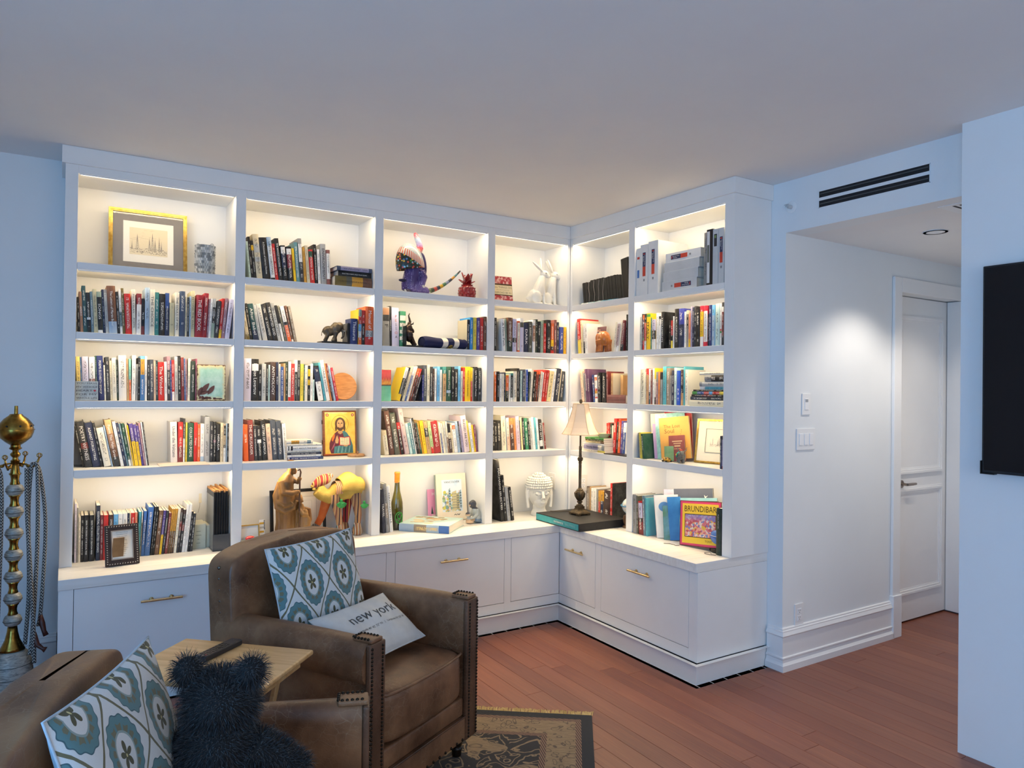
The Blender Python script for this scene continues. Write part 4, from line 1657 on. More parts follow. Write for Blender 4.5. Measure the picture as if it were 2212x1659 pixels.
# --- bookends
M_BRONZE = noisy('dark_bronze', '#3a3026', '#6e6353', 30, .42, metal=.35, bump=.25, bscale=90)
M_SLAB = mat('black_slab', '#0c0c0d', .3)
eb = thing('elephant_bookend', 'grey elephant bookend pushing a black slab, second shelf of the second bay', 'bookend', (-1.815, .03, ZS[1] + .0005))
MB().box(0, .185, 0, .095, 0, .013).build('base', M_SLAB, eb, bevel=.001)
MB().box(.158, .1725, 0, .095, .0135, .128).build('upright_slab', M_SLAB, eb, bevel=.001)
q = MB()
q.ball((.058, .05, .078), (.040, .028, .032)).ball((.098, .048, .094), (.036, .028, .034))            # rump, shoulders
q.ball((.122, .046, .108), (.026, .022, .028)).ball((.098, .048, .122), (.018, .016, .012))           # head, hump
q.tube([(.134, .044, .098), (.146, .040, .072), (.141, .036, .046), (.130, .034, .034)], [.013, .010, .007, .005], 8)
for (x, y, dx) in ((.040, .034, -.012), (.046, .066, -.006), (.086, .030, -.010), (.098, .066, .006)):
    q.tube([(x + .012, y, .075), (x + .004, y, .045), (x + dx, y, .014)], [.015, .0115, .0125], 8)
q.ball((.104, .022, .100), (.018, .005, .024), rot=Matrix.Rotation(R(20), 3, 'Y')).ball((.104, .070, .100), (.018, .005, .024))
q.tube([(.022, .05, .085), (.014, .05, .065), (.013, .05, .045)], [.004, .003, .003], 6)
sculpt('elephant', q, M_BRONZE, .0028, eb, 2)
for y in (.036, .056):
    MB().tube([(.136, y, .088), (.150, y - .004, .080), (.156, y - .005, .084)], [.003, .0024, .001], 6).build('tusk', M_PAPER, eb, smooth=True)

bb = thing('bull_bookend', 'dark charging bull bookend beside the white and green books, second shelf', 'bookend', (-1.278, .03, ZS[1] + .0005))
MB().box(.006, .150, .0, .09, 0, .013).build('base', M_SLAB, bb, bevel=.001)
MB().box(.004, .010, .0, .09, .0132, .135).build('upright_slab', M_SLAB, bb, bevel=.001)
q = MB()
q.ball((.038, .045, .078), (.026, .030, .046), rot=Matrix.Rotation(R(-18), 3, 'Y')).ball((.044, .045, .126), (.024, .024, .026))
q.ball((.030, .045, .118), (.018, .020, .026))
q.tube([(.042, .045, .150), (.052, .045, .165), (.046, .045, .188), (.041, .045, .205), (.048, .045, .222)], [.012, .009, .007, .005, .003], 8)
for y in (.026, .064):
    q.tube([(.048, y, .075), (.066, y, .045), (.078, y, .026), (.086, y, .016)], [.016, .011, .008, .010], 8)
    q.tube([(.044, y, .10), (.054, y, .075)], [.016, .014], 8)
q.tube([(.052, .030, .150), (.062, .020, .150), (.064, .016, .165)], [.006, .005, .002], 6).tube([(.052, .060, .150), (.062, .070, .150), (.064, .074, .165)], [.006, .005, .002], 6)
q.ball((.068, .045, .112), (.012, .012, .02), rot=Matrix.Rotation(R(-30), 3, 'Y'))
sculpt('bull', q, noisy('bull_bronze', '#20140f', '#4a372c', 26, .36, metal=.4, bump=.2), .0028, bb, 2)

# --- rolled towel with gold crest
tw = thing('rolled_towel', 'rolled navy and white striped towel with gold crest, second shelf of third bay', 'towel', (-1.155, .052, ZS[1] + .0005))
navy, wht = lin('#20254a'), lin('#e6dccb')


def towel(u, v):
    x = .31 * u
    a = 2 * PI * v
    r = .037 * (1 + .05 * math.sin(7 * u + 2 * math.sin(9 * u)))
    z_ = .037 + r * math.sin(a) * (.96 - .10 * u)
    return (x, 1.5 * r * math.cos(a) * (1 + .05 * math.sin(13 * u)), max(z_, .0012) + .004 * math.sin(u * 11) * (math.sin(a) > 0))


q = MB().sheet(towel, 52, 26, colfn=lambda u, v: wht if (.42 < u < .53 or .70 < u < .80) else navy)
q.build('towel_roll', attr_mat('towel_cloth', .9, .4, 240), tw, colors=True, smooth=True)
q = MB()
for k in range(3):
    q.tube([(.006, (1.35 - .38 * k) * .037 * math.cos(a), .037 + (1 - .28 * k) * .033 * math.sin(a)) for a in [2 * PI * i / 18 for i in range(18)]], .0035, 5, closed=True, col=navy)
q.tube([(.31, 1.3 * .037 * math.cos(a), .035 + .030 * math.sin(a)) for a in [2 * PI * i / 18 for i in range(18)]], .004, 5, closed=True, col=navy)
q.ball((.006, 0, .036), (.004, .05, .03), col=navy).ball((.306, 0, .034), (.004, .052, .03), col=navy)
q.build('rolled_edges', attr_mat('towel_cloth'), tw, colors=True, smooth=True)['kind'] = 'stuff'
M_GTHREAD = mat('gold_thread', '#c9a233', .5, .3)


def crest_pt(u, v, off=.0018):
    x, y, z_ = towel(.53 + u * .17, .56 + v * .19)
    n_ = Vector((0, y, z_ - .037)).normalized() * off
    return (x, y + n_.y, z_ + n_.z)


q = MB()
ring = [(.5 + .26 * math.cos(a) * (1 + .2 * (math.sin(a) > 0)), .42 + .34 * math.sin(a)) for a in [2 * PI * k / 20 for k in range(20)]]
q.tube([crest_pt(*p) for p in ring], .0022, 5, closed=True)
q.tube([crest_pt(.36 + .03 * k, .3 + .06 * (k % 3)) for k in range(10)], .002, 5).tube([crest_pt(.40, .55), crest_pt(.5, .3), crest_pt(.6, .55)], .002, 5)
for k in range(7):
    p = crest_pt(.18 + .105 * k, .84 + .04 * math.sin(k * 2.2))
    q.ball(p, (.0045, .003, .0035), 6, 4)
q.build('gold_crest', M_GTHREAD, tw, smooth=True)

# --- painted tiles
lt = lean_root('lotus_tile', 'turquoise painted tile with brown lotus leaves, third shelf of first bay', 'ornament', (-2.497, .060, ZS[2] + .0012), 0, 3)
q = MB()


def tilefn(u, v):
    return (.150 * u, 0, .201 * v)


m = mat('tile_paint', '#a8cdbd', .28, coat=.4)
t = NT(m)
co = t.obj()
n1 = t.noise(co, 14, 5, .65)
n2 = t.noise(co, 60, 4, .6)
sx = t.n('SeparateXYZ', {0: co})
ed = t.math('MAXIMUM', t.math('ABSOLUTE', t.math('DIVIDE', t.math('SUBTRACT', sx.outputs[0], .075), .075)), t.math('ABSOLUTE', t.math('DIVIDE', t.math('SUBTRACT', sx.outputs[2], .1), .1005)))
f = t.math('ADD', t.math('MULTIPLY', ed, 1.0), t.math('MULTIPLY', t.math('SUBTRACT', n2, .5), .35))
c = t.mix(t.ramp(n1, [(.35, (0,)), (.7, (1,))]), lin('#b7d8cb'), lin('#7fb5a6'))
c = t.mix(t.ramp(f, [(.72, (0,)), (.92, (1,))]), c, lin('#c7bf92'))
c = t.mix(t.ramp(f, [(.93, (0,)), (.97, (1,))]), c, lin('#5b3f2c'))
t.color(c)
MB().box(0, .150, 0, .028, 0, .201).build('tile_body', m, lt, bevel=.004, seg=3)
mb_ = mat('leaf_brown', '#5d3a36', .4)


def leaf(x, z_, l, w, ang):
    q = MB()
    pts = []
    for k in range(13):
        s = k / 12
        ww = w * math.sin(PI * s) ** .8
        pts.append((s * l, ww))
    poly = [(a, b) for a, b in pts] + [(a, -b) for a, b in pts[::-1][1:-1]]
    ca, sa = math.cos(ang), math.sin(ang)
    vs = [(x + a * ca - b * sa, -.0022, z_ + a * sa + b * ca) for a, b in poly]
    n = len(vs)
    q.add(vs + [(v[0], .002, v[2]) for v in vs], [tuple(range(n))] + [(i, n + i, n + (i + 1) % n, (i + 1) % n) for i in range(n)])
    return q.build('leaf_shape', mb_, lt)


leaf(.018, .038, .075, .013, R(52)); leaf(.056, .034, .062, .012, R(55)); leaf(.006, .034, .065, .010, R(18)); leaf(.008, .024, .055, .012, R(70))
q = MB()
rr = random.Random(4)
for k in range(40):
    x = .006 + rr.random() * .12
    q.box(x, x + .006 + rr.random() * .012, -.0016, .001, .006 + rr.random() * .018 * (1 - x / .14), .010 + rr.random() * .022 * (1 - x / .14))
q.build('painted_ground', mb_, lt)['kind'] = 'stuff'
rt = lean_root('landscape_tile', 'red and green painted tile with gold trees, left end of third bay shelf', 'ornament', (-1.4435, .055, ZS[2] + .0012), 0, 2)
MB().box(0, .086, .0005, .03, 0, .200).build('tile_body', noisy('tile_green', '#6fbf9b', '#88cfae', 20, .3, coat=.4), rt, bevel=.002)
MB().box(.001, .085, -.0008, .0004, .108, .198).build('red_sky', noisy('tile_red', '#b92f3f', '#cf5a55', 16, .35), rt)
q = MB()
for k in range(9):
    x = .006 + k * .009
    q.add([(x - .006, -.0016, .103), (x + .006, -.0016, .103), (x + .004, -.0016, .118 + .006 * (k % 3)), (x, -.0016, .140 + .010 * (k % 2)), (x - .004, -.0016, .118)], [(0, 1, 2, 3, 4)])
q.build('gold_trees', noisy('tile_gold', '#d98a3f', '#e8b25a', 60, .4), rt)
MB().box(.001, .085, -.0012, .0004, .098, .109).build('brown_bank', mat('tile_bank', '#6f3c2a', .5), rt)

# --- lettered plaque
pq = lean_root('word_plaque', 'small grey metal plaque with stamped words about a whole heart, third shelf', 'plaque', (-3.0672, .048, ZS[2] + .001), 0, 4)
MB().box(0, .101, 0, .012, 0, .099).build('plate', noisy('zinc', '#8d979c', '#a9b2b5', 30, .45, metal=.3), pq, bevel=.001)
for k, s in enumerate(('YOU HAVE', 'MY WHOLE', 'HEART', 'FOR MY', 'WHOLE LIFE')):
    lettering(s, M_INKK, pq, (.0505 if k != 2 else .040, -.0007, .088 - k * .0187), (1, 0, 0), (0, 0, 1), length=.092 if k != 2 else .070, height=.0095, name='word')
hv = [(.0855 + .0007 * 16 * math.sin(a) ** 3 * .55, .0505 + .0007 * .55 * (13 * math.cos(a) - 5 * math.cos(2 * a) - 2 * math.cos(3 * a) - math.cos(4 * a))) for a in [2 * PI * k / 28 for k in range(28)]]
MB().add([(x, -.0008, z_) for x, z_ in hv], [tuple(range(27, -1, -1))]).build('heart', mat('heart_red', '#a3263a', .5), pq)

# --- beaded bowl on edge
bw = lean_root('beaded_bowl', 'round wooden bowl with gold diamond beadwork, leaning on the third shelf', 'bowl', (-1.620, .214, ZS[2] + .0895), 0, 14)
q = MB()
q.M = Matrix.Rotation(PI / 2, 4, 'X')
q.lathe([(.0, -.030), (.045, -.030), (.070, -.018), (.087, .006), (.088, .010), (.084, .012), (.081, .010)], 48)
q.build('wooden_rim', noisy('bowl_wood', '#c08246', '#d99c5c', 18, .4, vscale=(1, 1, 6)), bw, smooth=True, angle=50)
q = MB()
q.M = Matrix.Rotation(PI / 2, 4, 'X')
q.lathe([(.082, .0095), (.066, -.012), (.044, -.021), (.0, -.022)], 40)
q.build('dark_lining', mat('bowl_dark', '#1e1d1b', .5), bw, smooth=True)
q = MB()


def bowl_y(r):
    return (.0205 if r < .044 else (.0205 - (r - .044) / .022 * .0095 if r < .066 else .011 - (r - .066) / .016 * .021)) - .0012


def bead(x, z_, c, s=.0022):
    r = math.hypot(x, z_)
    if r < .078:
        q.ball((x, bowl_y(r), z_), s, 6, 4, col=c)


cgold, cwine, cblue, cwht = lin('#e0a94a'), lin('#6b2c33'), lin('#9fc0e0'), lin('#c9d6cf')
N = 10
for i in range(-N, N + 1):
    for j in range(-N, N + 1):
        if abs(i) + abs(j) <= 2 * N and abs(i) <= 9 and abs(j) <= 9:
            x, z_ = (i - j) * .0034, (i + j) * .0034
            m1 = max(abs(i), abs(j))
            c = cgold
            if m1 <= 1:
                c = cblue
            elif m1 <= 3:
                c = cwine if (i + j) % 2 == 0 else cblue
            elif m1 == 4:
                c = cwine
            elif m1 == 9:
                c = cwht
            if m1 == 8:
                continue
            bead(x, z_ - .003, c)
o = q.build('beads', attr_mat('glass_beads', .25, coat=.5), bw, colors=True, smooth=True)
o['kind'] = 'stuff'

# --- icon, wooden easel base, stack (second bay, fourth shelf)
ic = lean_root('wooden_icon', 'gold painted wooden icon of a bearded figure holding a red book', 'icon', (-1.742, .195, ZS[3] + .003), 0, 6)
iw, ih = .216, .284
MB().box(0, iw, .002, .026, 0, ih).build('wood_panel', noisy('icon_wood', '#6e3c22', '#8a4f2d', 14, .45, vscale=(1, 1, 5)), ic, bevel=.004, seg=3)
MB().box(.011, iw - .011, 0, .003, .011, ih - .011).build('gold_ground', noisy('icon_gold', '#d9ad3c', '#ecc75a', 22, .38, metal=.25, coat=.2), ic)
for z_ in (.075, .2):
    MB().tube([(-.002, .014, z_), (-.002, .014, z_ + .024)], .004, 8).build('hinge', mat('hinge_brown', '#4a3020', .5), ic, smooth=True)


def flat(pts, c, y, name):
    """flat painted shape on a panel"""
    mm = mat('paint_' + c, c, .5)
    return MB().add([(x * iw, y, z_ * ih) for x, z_ in pts], [tuple(range(len(pts)))]).build(name, mm, ic)


def ell(cx, cz, a, b, n=26, t0=0, t1=2 * PI):
    return [(cx + a * math.cos(t0 + (t1 - t0) * k / n), cz + b * math.sin(t0 + (t1 - t0) * k / n)) for k in range(n)]


q = MB()
for k in range(40):
    a0, a1 = 2 * PI * k / 40, 2 * PI * (k + 1) / 40
    q.add([((.50 + r_ * math.cos(a)) * iw, -.0006, (.70 + r_ * .76 * math.sin(a)) * ih) for r_, a in ((.245, a0), (.255, a0), (.255, a1), (.245, a1))], [(0, 1, 2, 3)])
q.build('halo_ring', mat('halo_brown', '#8f6a22', .5), ic)
for cx in (.12, .88):
    flat(ell(cx, .90, .045, .034), '#a5452a', -.0007, 'roundel')
    flat(ell(cx, .90, .022, .017), '#d8b98a', -.0011, 'roundel_mark')
body = [(.22, .05), (.17, .16), (.18, .28), (.24, .40), (.33, .49), (.43, .545), (.57, .545), (.70, .49), (.80, .38), (.86, .22), (.88, .05)]
flat(body, '#5e2431', -.0007, 'tunic')
flat([(.40, .05), (.36, .16), (.48, .24), (.60, .30), (.60, .44), (.56, .53), (.62, .55), (.70, .50), (.80, .39), (.87, .22), (.88, .05)], '#3f6f70', -.0011, 'mantle')
flat([(.30, .05), (.32, .20), (.50, .22), (.62, .12), (.62, .05)], '#4a7c7d', -.0013, 'mantle_fold')
flat([(.24, .34), (.27, .44), (.34, .48), (.33, .40), (.27, .31)], '#cf6a24', -.0013, 'sleeve_band')
for k in range(9):
    x = .36 + .055 * k
    flat([(x, .06 + .01 * (k % 3)), (x + .012, .06), (x + .05, .20 + .03 * (k % 2)), (x + .043, .20 + .03 * (k % 2))], '#9fc4bd' if k % 2 else '#284e52', -.0016, 'fold_line')
for k in range(5):
    flat([(.22 + .02 * k, .12 + .02 * k), (.235 + .02 * k, .12 + .02 * k), (.30 + .015 * k, .24 + .02 * k), (.29 + .015 * k, .24 + .02 * k)], '#a85a6a', -.0016, 'fold_line')
flat([(.43, .50), (.44, .60), (.56, .60), (.57, .50), (.50, .47)], '#b98a58', -.0016, 'neck')
flat(ell(.50, .70, .155, .145), '#5a3d22', -.0014, 'hair')
flat([(.36, .70), (.345, .60), (.36, .54), (.40, .56), (.40, .70)], '#5a3d22', -.0014, 'hair_lock')
flat([(.64, .70), (.66, .60), (.64, .54), (.60, .56), (.60, .70)], '#5a3d22', -.0014, 'hair_lock')
flat(ell(.50, .69, .098, .112), '#c49a66', -.0019, 'face')
flat(ell(.50, .60, .080, .055), '#4d321b', -.0022, 'beard')
flat(ell(.50, .645, .055, .035), '#c49a66', -.0024, 'cheeks')
flat(ell(.50, .627, .030, .007), '#9a4b3a', -.0027, 'mouth')
flat([(.492, .72), (.508, .72), (.518, .655), (.482, .655)], '#a57a4a', -.0026, 'nose')
for s in (-1, 1):
    flat(ell(.50 + s * .045, .712, .024, .009), '#2b1a10', -.0027, 'eye')
    flat([(.50 + s * .02, .728), (.50 + s * .075, .726), (.50 + s * .05, .738)], '#3d2614', -.0027, 'eyebrow')
flat([(.46, .22), (.46, .42), (.62, .405), (.63, .215)], '#b5282a', -.0018, 'book_cover_left')
flat([(.62, .215), (.62, .405), (.79, .42), (.80, .22)], '#b5282a', -.0018, 'book_cover_right')
flat([(.49, .235), (.49, .40), (.62, .39), (.625, .23)], '#eadcae', -.0022, 'page_left')
flat([(.63, .23), (.63, .39), (.765, .40), (.77, .235)], '#eadcae', -.0022, 'page_right')
for k in range(6):
    for a, b in ((.51, .60), (.65, .75)):
        flat([(a, .25 + .024 * k), (b, .25 + .024 * k), (b, .255 + .024 * k), (a, .255 + .024 * k)], '#5b4630', -.0026, 'script_line')
flat([(.36, .27), (.34, .33), (.37, .40), (.385, .445), (.40, .40), (.415, .46), (.43, .40), (.45, .35), (.43, .27)], '#c49a66', -.0022, 'blessing_hand')
flat([(.60, .20), (.59, .225), (.66, .235), (.73, .225), (.70, .195)], '#c49a66', -.0027, 'holding_hand')
flat([(.02, .018), (.98, .018), (.98, .04), (.02, .04)], '#a8421f', -.0009, 'red_edge')
ea = thing('wooden_stand', 'small round wooden stand with a peg in front of the icon', 'stand', (-1.560, .120, ZS[3] + .0005))
mw = noisy('stand_wood', '#a5784a', '#bf9465', 20, .5, vscale=(1, 8, 1))
MB().lathe([(.050, 0), (.053, .003), (.053, .013), (.050, .016), (.0, .0162)], 36).build('disc', mw, ea, smooth=True, angle=40)
MB().box(-.005, .005, -.03, -.02, .016, .034).build('peg', mw, ea, bevel=.001)
z = ZS[3] + .0004
G_ = 'books lying in a stack, fourth shelf of the second bay'
for (x0, ln, th, sp_, ti, lb, dep) in (
        (-2.000, .212, .0165, 'n2,w@.02,n2@.05,sl2@.9', 'BIG MIND · THE BOOK OF FORGIVING', 'navy book at the bottom of the fourth-shelf stack, second bay', .15),
        (-1.999, .196, .0125, 'w', 'BLACK EAGLE TURNS THE WORLD OVER', 'white book, second from the bottom of the fourth-shelf stack', .14),
        (-2.002, .202, .013, 'n3,n@.9', '', 'dark slate book, third from the bottom of the fourth-shelf stack', .14),
        (-2.000, .190, .012, 'lg2', '', 'light grey book in the middle of the fourth-shelf stack', .14),
        (-2.003, .206, .026, 'w,k@.03,w@.06,k@.1,w@.16', 'WHAT ABOUT THE BABY', 'thick white book with black blot in the fourth-shelf stack', .15),
        (-2.006, .206, .012, 'W', '', 'cream book, second from the top of the fourth-shelf stack', .15),
        (-2.008, .156, .021, 'W,go@.18,go@.43,W@.48,sl@.78,sl@.9,W@.92', '', 'short cream book with ochre panel topping the fourth-shelf stack', .13)):
    lying(x0, .055, z, ln, dep, th, sp_, ti, lb, hard=False, group=G_)
    z += th + .0004

# paper folder lying over the front of the fourth shelf, first bay
pf = MB()
pf.sheet(lambda u, v: (.245 * u, -.014 + .16 * v, .004 + .002 * math.sin(u * 3) - .008 * max(0, .1 - v) * 3), 12, 6)
tag(pf.build('paper_folder', noisy('folder_pink', '#dfcfc4', '#e8dace', 5, .8), loc=(-2.680, 0, ZS[3] + .0005)), 'pale pink paper folder lying over the front edge of the fourth shelf', 'folder').modifiers.new('s', 'SOLIDIFY').thickness = .0035


# ================================================================== things on the countertop (left run)
CT = ZCT + .0005
qf = lean_root('quote_frame', 'brown leather photo frame with printed verse standing before the books', 'picture frame', (-2.928, -.105, CT + .0035), R(6), 15)
qw, qh = .155, .204
MB().box(0, qw, .0, .014, 0, qh).build('leather_border', noisy('frame_leather', '#2c1d17', '#3d2a22', 40, .45, bump=.2), qf, bevel=.003)
bars(.100, .146, .005, -.003, .0).build('silver_lip', mat('frame_silver', '#a89c90', .3, .7), qf).location = (.0275, 0, .029)
MB().box(.031, .124, -.0012, .0005, .033, .171).build('verse_card', M_PAPER, qf)
for k, s in enumerate(('Be you kinder to others than', 'those ordinary and unseen', 'for the friend of heart,', 'kindness your own', 'forgetting for kindness', 'of World,', 'Every Moment !!!', 'a verse', 'loving always the quiet soul', 'and days that lingered', 'slowly for hours', 'remaining ever for', 'our trying')):
    lettering(s, M_INKK, qf, (.0775, -.002, .163 - k * .0098), (1, 0, 0), (0, 0, 1), height=.0042 if k != 6 else .0062, name='verse_line')
q = MB()
for k in range(17):
    z_ = .012 + k * .0113
    for x in (.010, qw - .010):
        q.cbox((x, -.001, z_), (.0055, .003, .0032), ry=.5)
for k in range(11):
    x = .020 + k * .0115
    for z_ in (.009, qh - .009):
        q.cbox((x, -.001, z_), (.0032, .003, .0055), ry=.5)
q.build('whip_stitch', mat('stitch', '#cbbfae', .7), qf)['kind'] = 'stuff'
q = MB()
q.M = Matrix.Translation((.03, .012, .02)) @ Matrix.Rotation(R(30), 4, 'X')
q.box(0, .05, 0, .004, -.019, .13)
q.build('easel_leg', noisy('easel_tan', '#7d5f3f', '#8c6d4a', 20, .8), qf)

pale = noisy('box_pale_green', '#b7bdaf', '#c6cabb', 8, .75)
for (x, w, y, h, lb) in ((-2.506, .080, .130, .137, 'pale grey-green slipcase box beside the black file holder, nearer one'), (-2.4245, .026, .142, .126, 'narrow pale grey-green slipcase box tucked behind the file holder')):
    b_ = thing('slipcase_box', lb, 'box', (x, y, CT))
    MB().box(0, w - .001, 0, .14, 0, h - .006).build('case', pale, b_, bevel=.002)
    MB().box(.0005, w - .0015, .001, .139, h - .0058, h).build('lid', mat('lid_cream', '#d9d6c0', .7), b_, bevel=.001)
    if w > .05:
        for k, ww in enumerate((.022, .030, .010, .020)):
            MB().box(w / 2 - ww / 2, w / 2 + ww / 2, -.0006, .0001, .095 - k * .022, .099 - k * .022).build('label_line', mat('label_grey', '#8d9487', .7), b_)
fh = thing('file_holder', 'dark acrylic magazine holder packed with black folders beside the white upright', 'file holder', (-2.411, .012, CT))
smoke = mat('smoked_acrylic', '#3a3c40', .15, trans=.0, alpha=.55)
clear = mat('clear_acrylic', '#dfe3e6', .08, alpha=.22)
MB().box(0, .088, 0, .255, 0, .004).build('base', smoke, fh)
MB().box(0, .088, 0, .004, .004, .092).build('front_panel', mat('smoked_front', '#55585c', .2, alpha=.8), fh)
MB().box(0, .003, .004, .255, .004, .300).build('side_panel', clear, fh)
MB().box(.085, .088, .004, .255, .004, .300).build('side_panel', clear, fh)
MB().box(.003, .085, .251, .255, .004, .300).build('back_panel', clear, fh)
rr = random.Random(9)
for k in range(6):
    x = .0045 + k * .0133
    f_ = MB().box(0, .0105, 0, .23, 0, .315 + .010 * rr.random()).build('folder', noisy('folder_black', '#0e0e0f', '#19191b', 30, .4), fh, loc=(x, .010 + .002 * k, .0045), bevel=.001)
    MB().box(.001, .0095, .004, .226, f_.data.vertices[4].co.z, f_.data.vertices[4].co.z + .010 + .004 * (k % 2)).build('paper_edge', noisy('folder_kraft', '#b5804a', '#cc9a62', 30, .8), f_)
tg = thing('paper_tag', 'small cream paper tag on a string hanging behind the slipcase boxes', 'tag', (-2.436, .2985, CT + .285))
MB().box(-.006, .009, -.0012, 0, -.055, .0).build('card', M_CREAM, tg)
MB().tube([(0, -.0015, -.052), (-.001, -.0015, -.075), (-.008, -.0015, -.105), (-.010, -.0015, -.112)], .0009, 5).build('string', mat('string_grey', '#8a8478', .8), tg)

# second bay countertop
bf = lean_root('black_photo_frame', 'large black frame with white mat leaning behind the carved shepherd figures', 'picture frame', (-2.058, .190, CT + .010), 0, 7)
bars(.338, .278, .019, 0, .016).build('frame', M_BLKF, bf, bevel=.001)
MB().box(.018, .320, .006, .009, .018, .260).build('mat_board', M_PAPER, bf)
for ins, cc in ((.055, '#cfccc4'), (.060, '#efece4'), (.085, '#d9d6cf'), (.088, '#f0ede6')):
    MB().box(ins, .338 - ins, .0056 - ins * .01, .0062 - ins * .01, ins * .85, .278 - ins * .85).build('print_border', mat('pb' + cc, cc, .8), bf)
MB().box(.018, .320, .0015, .0025, .018, .260).build('glass', M_GLASS, bf)
MB().box(.02, .318, .009, .015, .02, .258).build('backing_board', MATS['kraft'], bf)

M_CARVE = noisy('carved_wood', '#7a5228', '#a97b42', 7, .48, bump=.35, bscale=70, detail=6, vscale=(1.6, 1.6, .55))
sh = thing('carved_shepherds', 'carved wooden statue of a robed shepherd with staff and two smaller figures', 'statue', (-1.975, .035, CT), rz=R(-6))
q = MB()
q.lathe([(.0, 0), (.105, 0), (.112, .010), (.100, .024), (.0, .026)], 24, sx=1.0, sy=.72)
q.ball((-.02, .0, .03), (.085, .055, .022)).ball((.06, -.01, .03), (.05, .045, .022))
# tall figure: robe, cloak, hood, head
q.tube([(-.035, .005, .02), (-.035, .005, .12), (-.038, .005, .22), (-.040, .004, .30), (-.036, .002, .365), (-.022, -.002, .405)], [.066, .058, .062, .062, .056, .030], 16, flat=.78)
q.tube([(-.022, 0, .39), (-.010, -.004, .425)], [.024, .020], 10)
q.ball((-.006, -.006, .446), (.027, .026, .032)).ball((-.012, .004, .462), (.034, .032, .024))                  # head, hat
q.ball((.014, -.012, .462), (.020, .016, .008)).ball((.010, -.016, .424), (.012, .012, .024))                  # brim, beard
for k in range(9):                                                                                             # robe folds
    a = -2.7 + k * .30
    q.tube([(-.035 + .066 * math.cos(a), .005 + .050 * math.sin(a), .022), (-.036 + .058 * math.cos(a + .05), .005 + .044 * math.sin(a), .13), (-.038 + .060 * math.cos(a), .005 + .046 * math.sin(a), .22)], [.011, .007, .005], 6)
q.tube([(-.075, -.01, .36), (-.098, -.012, .28), (-.090, -.03, .215), (-.045, -.050, .19), (.0, -.048, .21), (.018, -.03, .25)], [.014, .016, .016, .014, .013, .010], 8)   # cloak sweep
q.tube([(-.082, -.008, .34), (-.092, -.025, .255), (-.05, -.052, .225), (-.005, -.05, .235)], [.012, .014, .013, .010], 8)
q.tube([(-.062, -.025, .365), (-.055, -.052, .30), (-.010, -.062, .295), (.020, -.052, .305)], [.022, .021, .018, .013], 10)      # near arm to the staff
q.tube([(.0, -.005, .37), (.030, -.02, .355), (.034, -.03, .372)], [.018, .014, .012], 8)
q.ball((.034, -.036, .378), .013).ball((.024, -.056, .304), .012)
# woman and child in front
q.tube([(.055, -.012, .025), (.056, -.012, .10), (.052, -.010, .17), (.044, -.008, .225)], [.046, .042, .036, .022], 12, flat=.8)
q.ball((.040, -.012, .252), (.020, .020, .026)).ball((.034, .0, .256), (.026, .026, .032)).ball((.055, -.026, .243), (.006, .006, .008))
q.tube([(.030, -.03, .20), (.052, -.055, .170), (.085, -.05, .165)], [.014, .012, .009], 8)
q.tube([(.078, -.035, .10), (.080, -.035, .14), (.074, -.036, .165)], [.024, .020, .012], 8).ball((.070, -.042, .182), (.015, .015, .017))
q.tube([(.060, .01, .20), (.098, .0, .19), (.102, -.01, .13), (.088, -.02, .10)], [.010, .012, .012, .010], 8)
for k in range(6):
    a = -2.4 + k * .36
    q.tube([(.055 + .046 * math.cos(a), -.012 + .038 * math.sin(a), .024), (.056 + .040 * math.cos(a), -.012 + .033 * math.sin(a), .12)], [.009, .004], 6)
sculpt('carving', q, M_CARVE, .0040, sh, 2)
q = MB()
q.tube([(.036, -.050, .02), (.034, -.046, .20), (.035, -.040, .385), (.040, -.040, .415), (.034, -.040, .432), (.022, -.040, .425)], [.006, .005, .005, .005, .005, .004], 8)
q.build('staff', noisy('staff_wood', '#5a3a22', '#6f4a2c', 20, .5), sh, smooth=True)

# stuffed camel
cm = thing('stuffed_camel', 'patchwork cloth camel with striped legs and mustard saddle behind the armchair', 'toy', (-1.665, .100, CT), rz=0)


def stripes(name, cols, scale, axis=0, rough=.85, wob=.0):
    if name in MATS:
        return MATS[name]
    m = mat(name, cols[0], rough, sheen=.2)
    t = NT(m)
    co = t.obj()
    s = t.n('SeparateXYZ', {0: co}).outputs[axis]
    if wob:
        s = t.math('ADD', s, t.math('MULTIPLY', t.noise(co, 12, 2), wob))
    f = t.math('FRACT', t.math('MULTIPLY', s, scale))
    n = len(cols)
    t.color(t.ramp(f, [(i / n, lin(c)) for i, c in enumerate(cols)], 'CONSTANT'))
    t.bump(t.noise(co, 300, 2), .2, .002)
    return m


M_MUST = noisy('mustard_cloth', '#b9963f', '#cfae55', 10, .85, bump=.3, bscale=150)
M_STR1 = stripes('stripe_brown', ['#a27a52', '#b88d60', '#2a2230', '#a8764f', '#c39a68', '#7d4a3a'], 26, 0)
M_STR2 = stripes('stripe_red', ['#8f2a2e', '#8f2a2e', '#d9b25a', '#8f2a2e', '#a5363a', '#2b2026'], 24, 0)
M_STR3 = stripes('stripe_multi', ['#b5733f', '#3f6f6a', '#d8cdb5', '#a5532f', '#2c2a30', '#c79a62'], 55, 0)
M_STR4 = stripes('stripe_dark', ['#2b2a30', '#8c8a88', '#2b2a30', '#55505a'], 90, 0)
M_ORA = noisy('orange_cloth', '#b85a28', '#c96e34', 20, .85)
q = MB()
q.tube([(-.150, 0, .285), (-.120, 0, .262), (-.075, 0, .245), (-.03, 0, .262), (.03, 0, .285), (.09, 0, .28), (.125, 0, .262)], [.030, .036, .045, .058, .064, .062, .045], 14)
q.tube([(-.095, 0, .255), (-.118, 0, .290), (-.125, 0, .315)], [.036, .028, .024], 12)
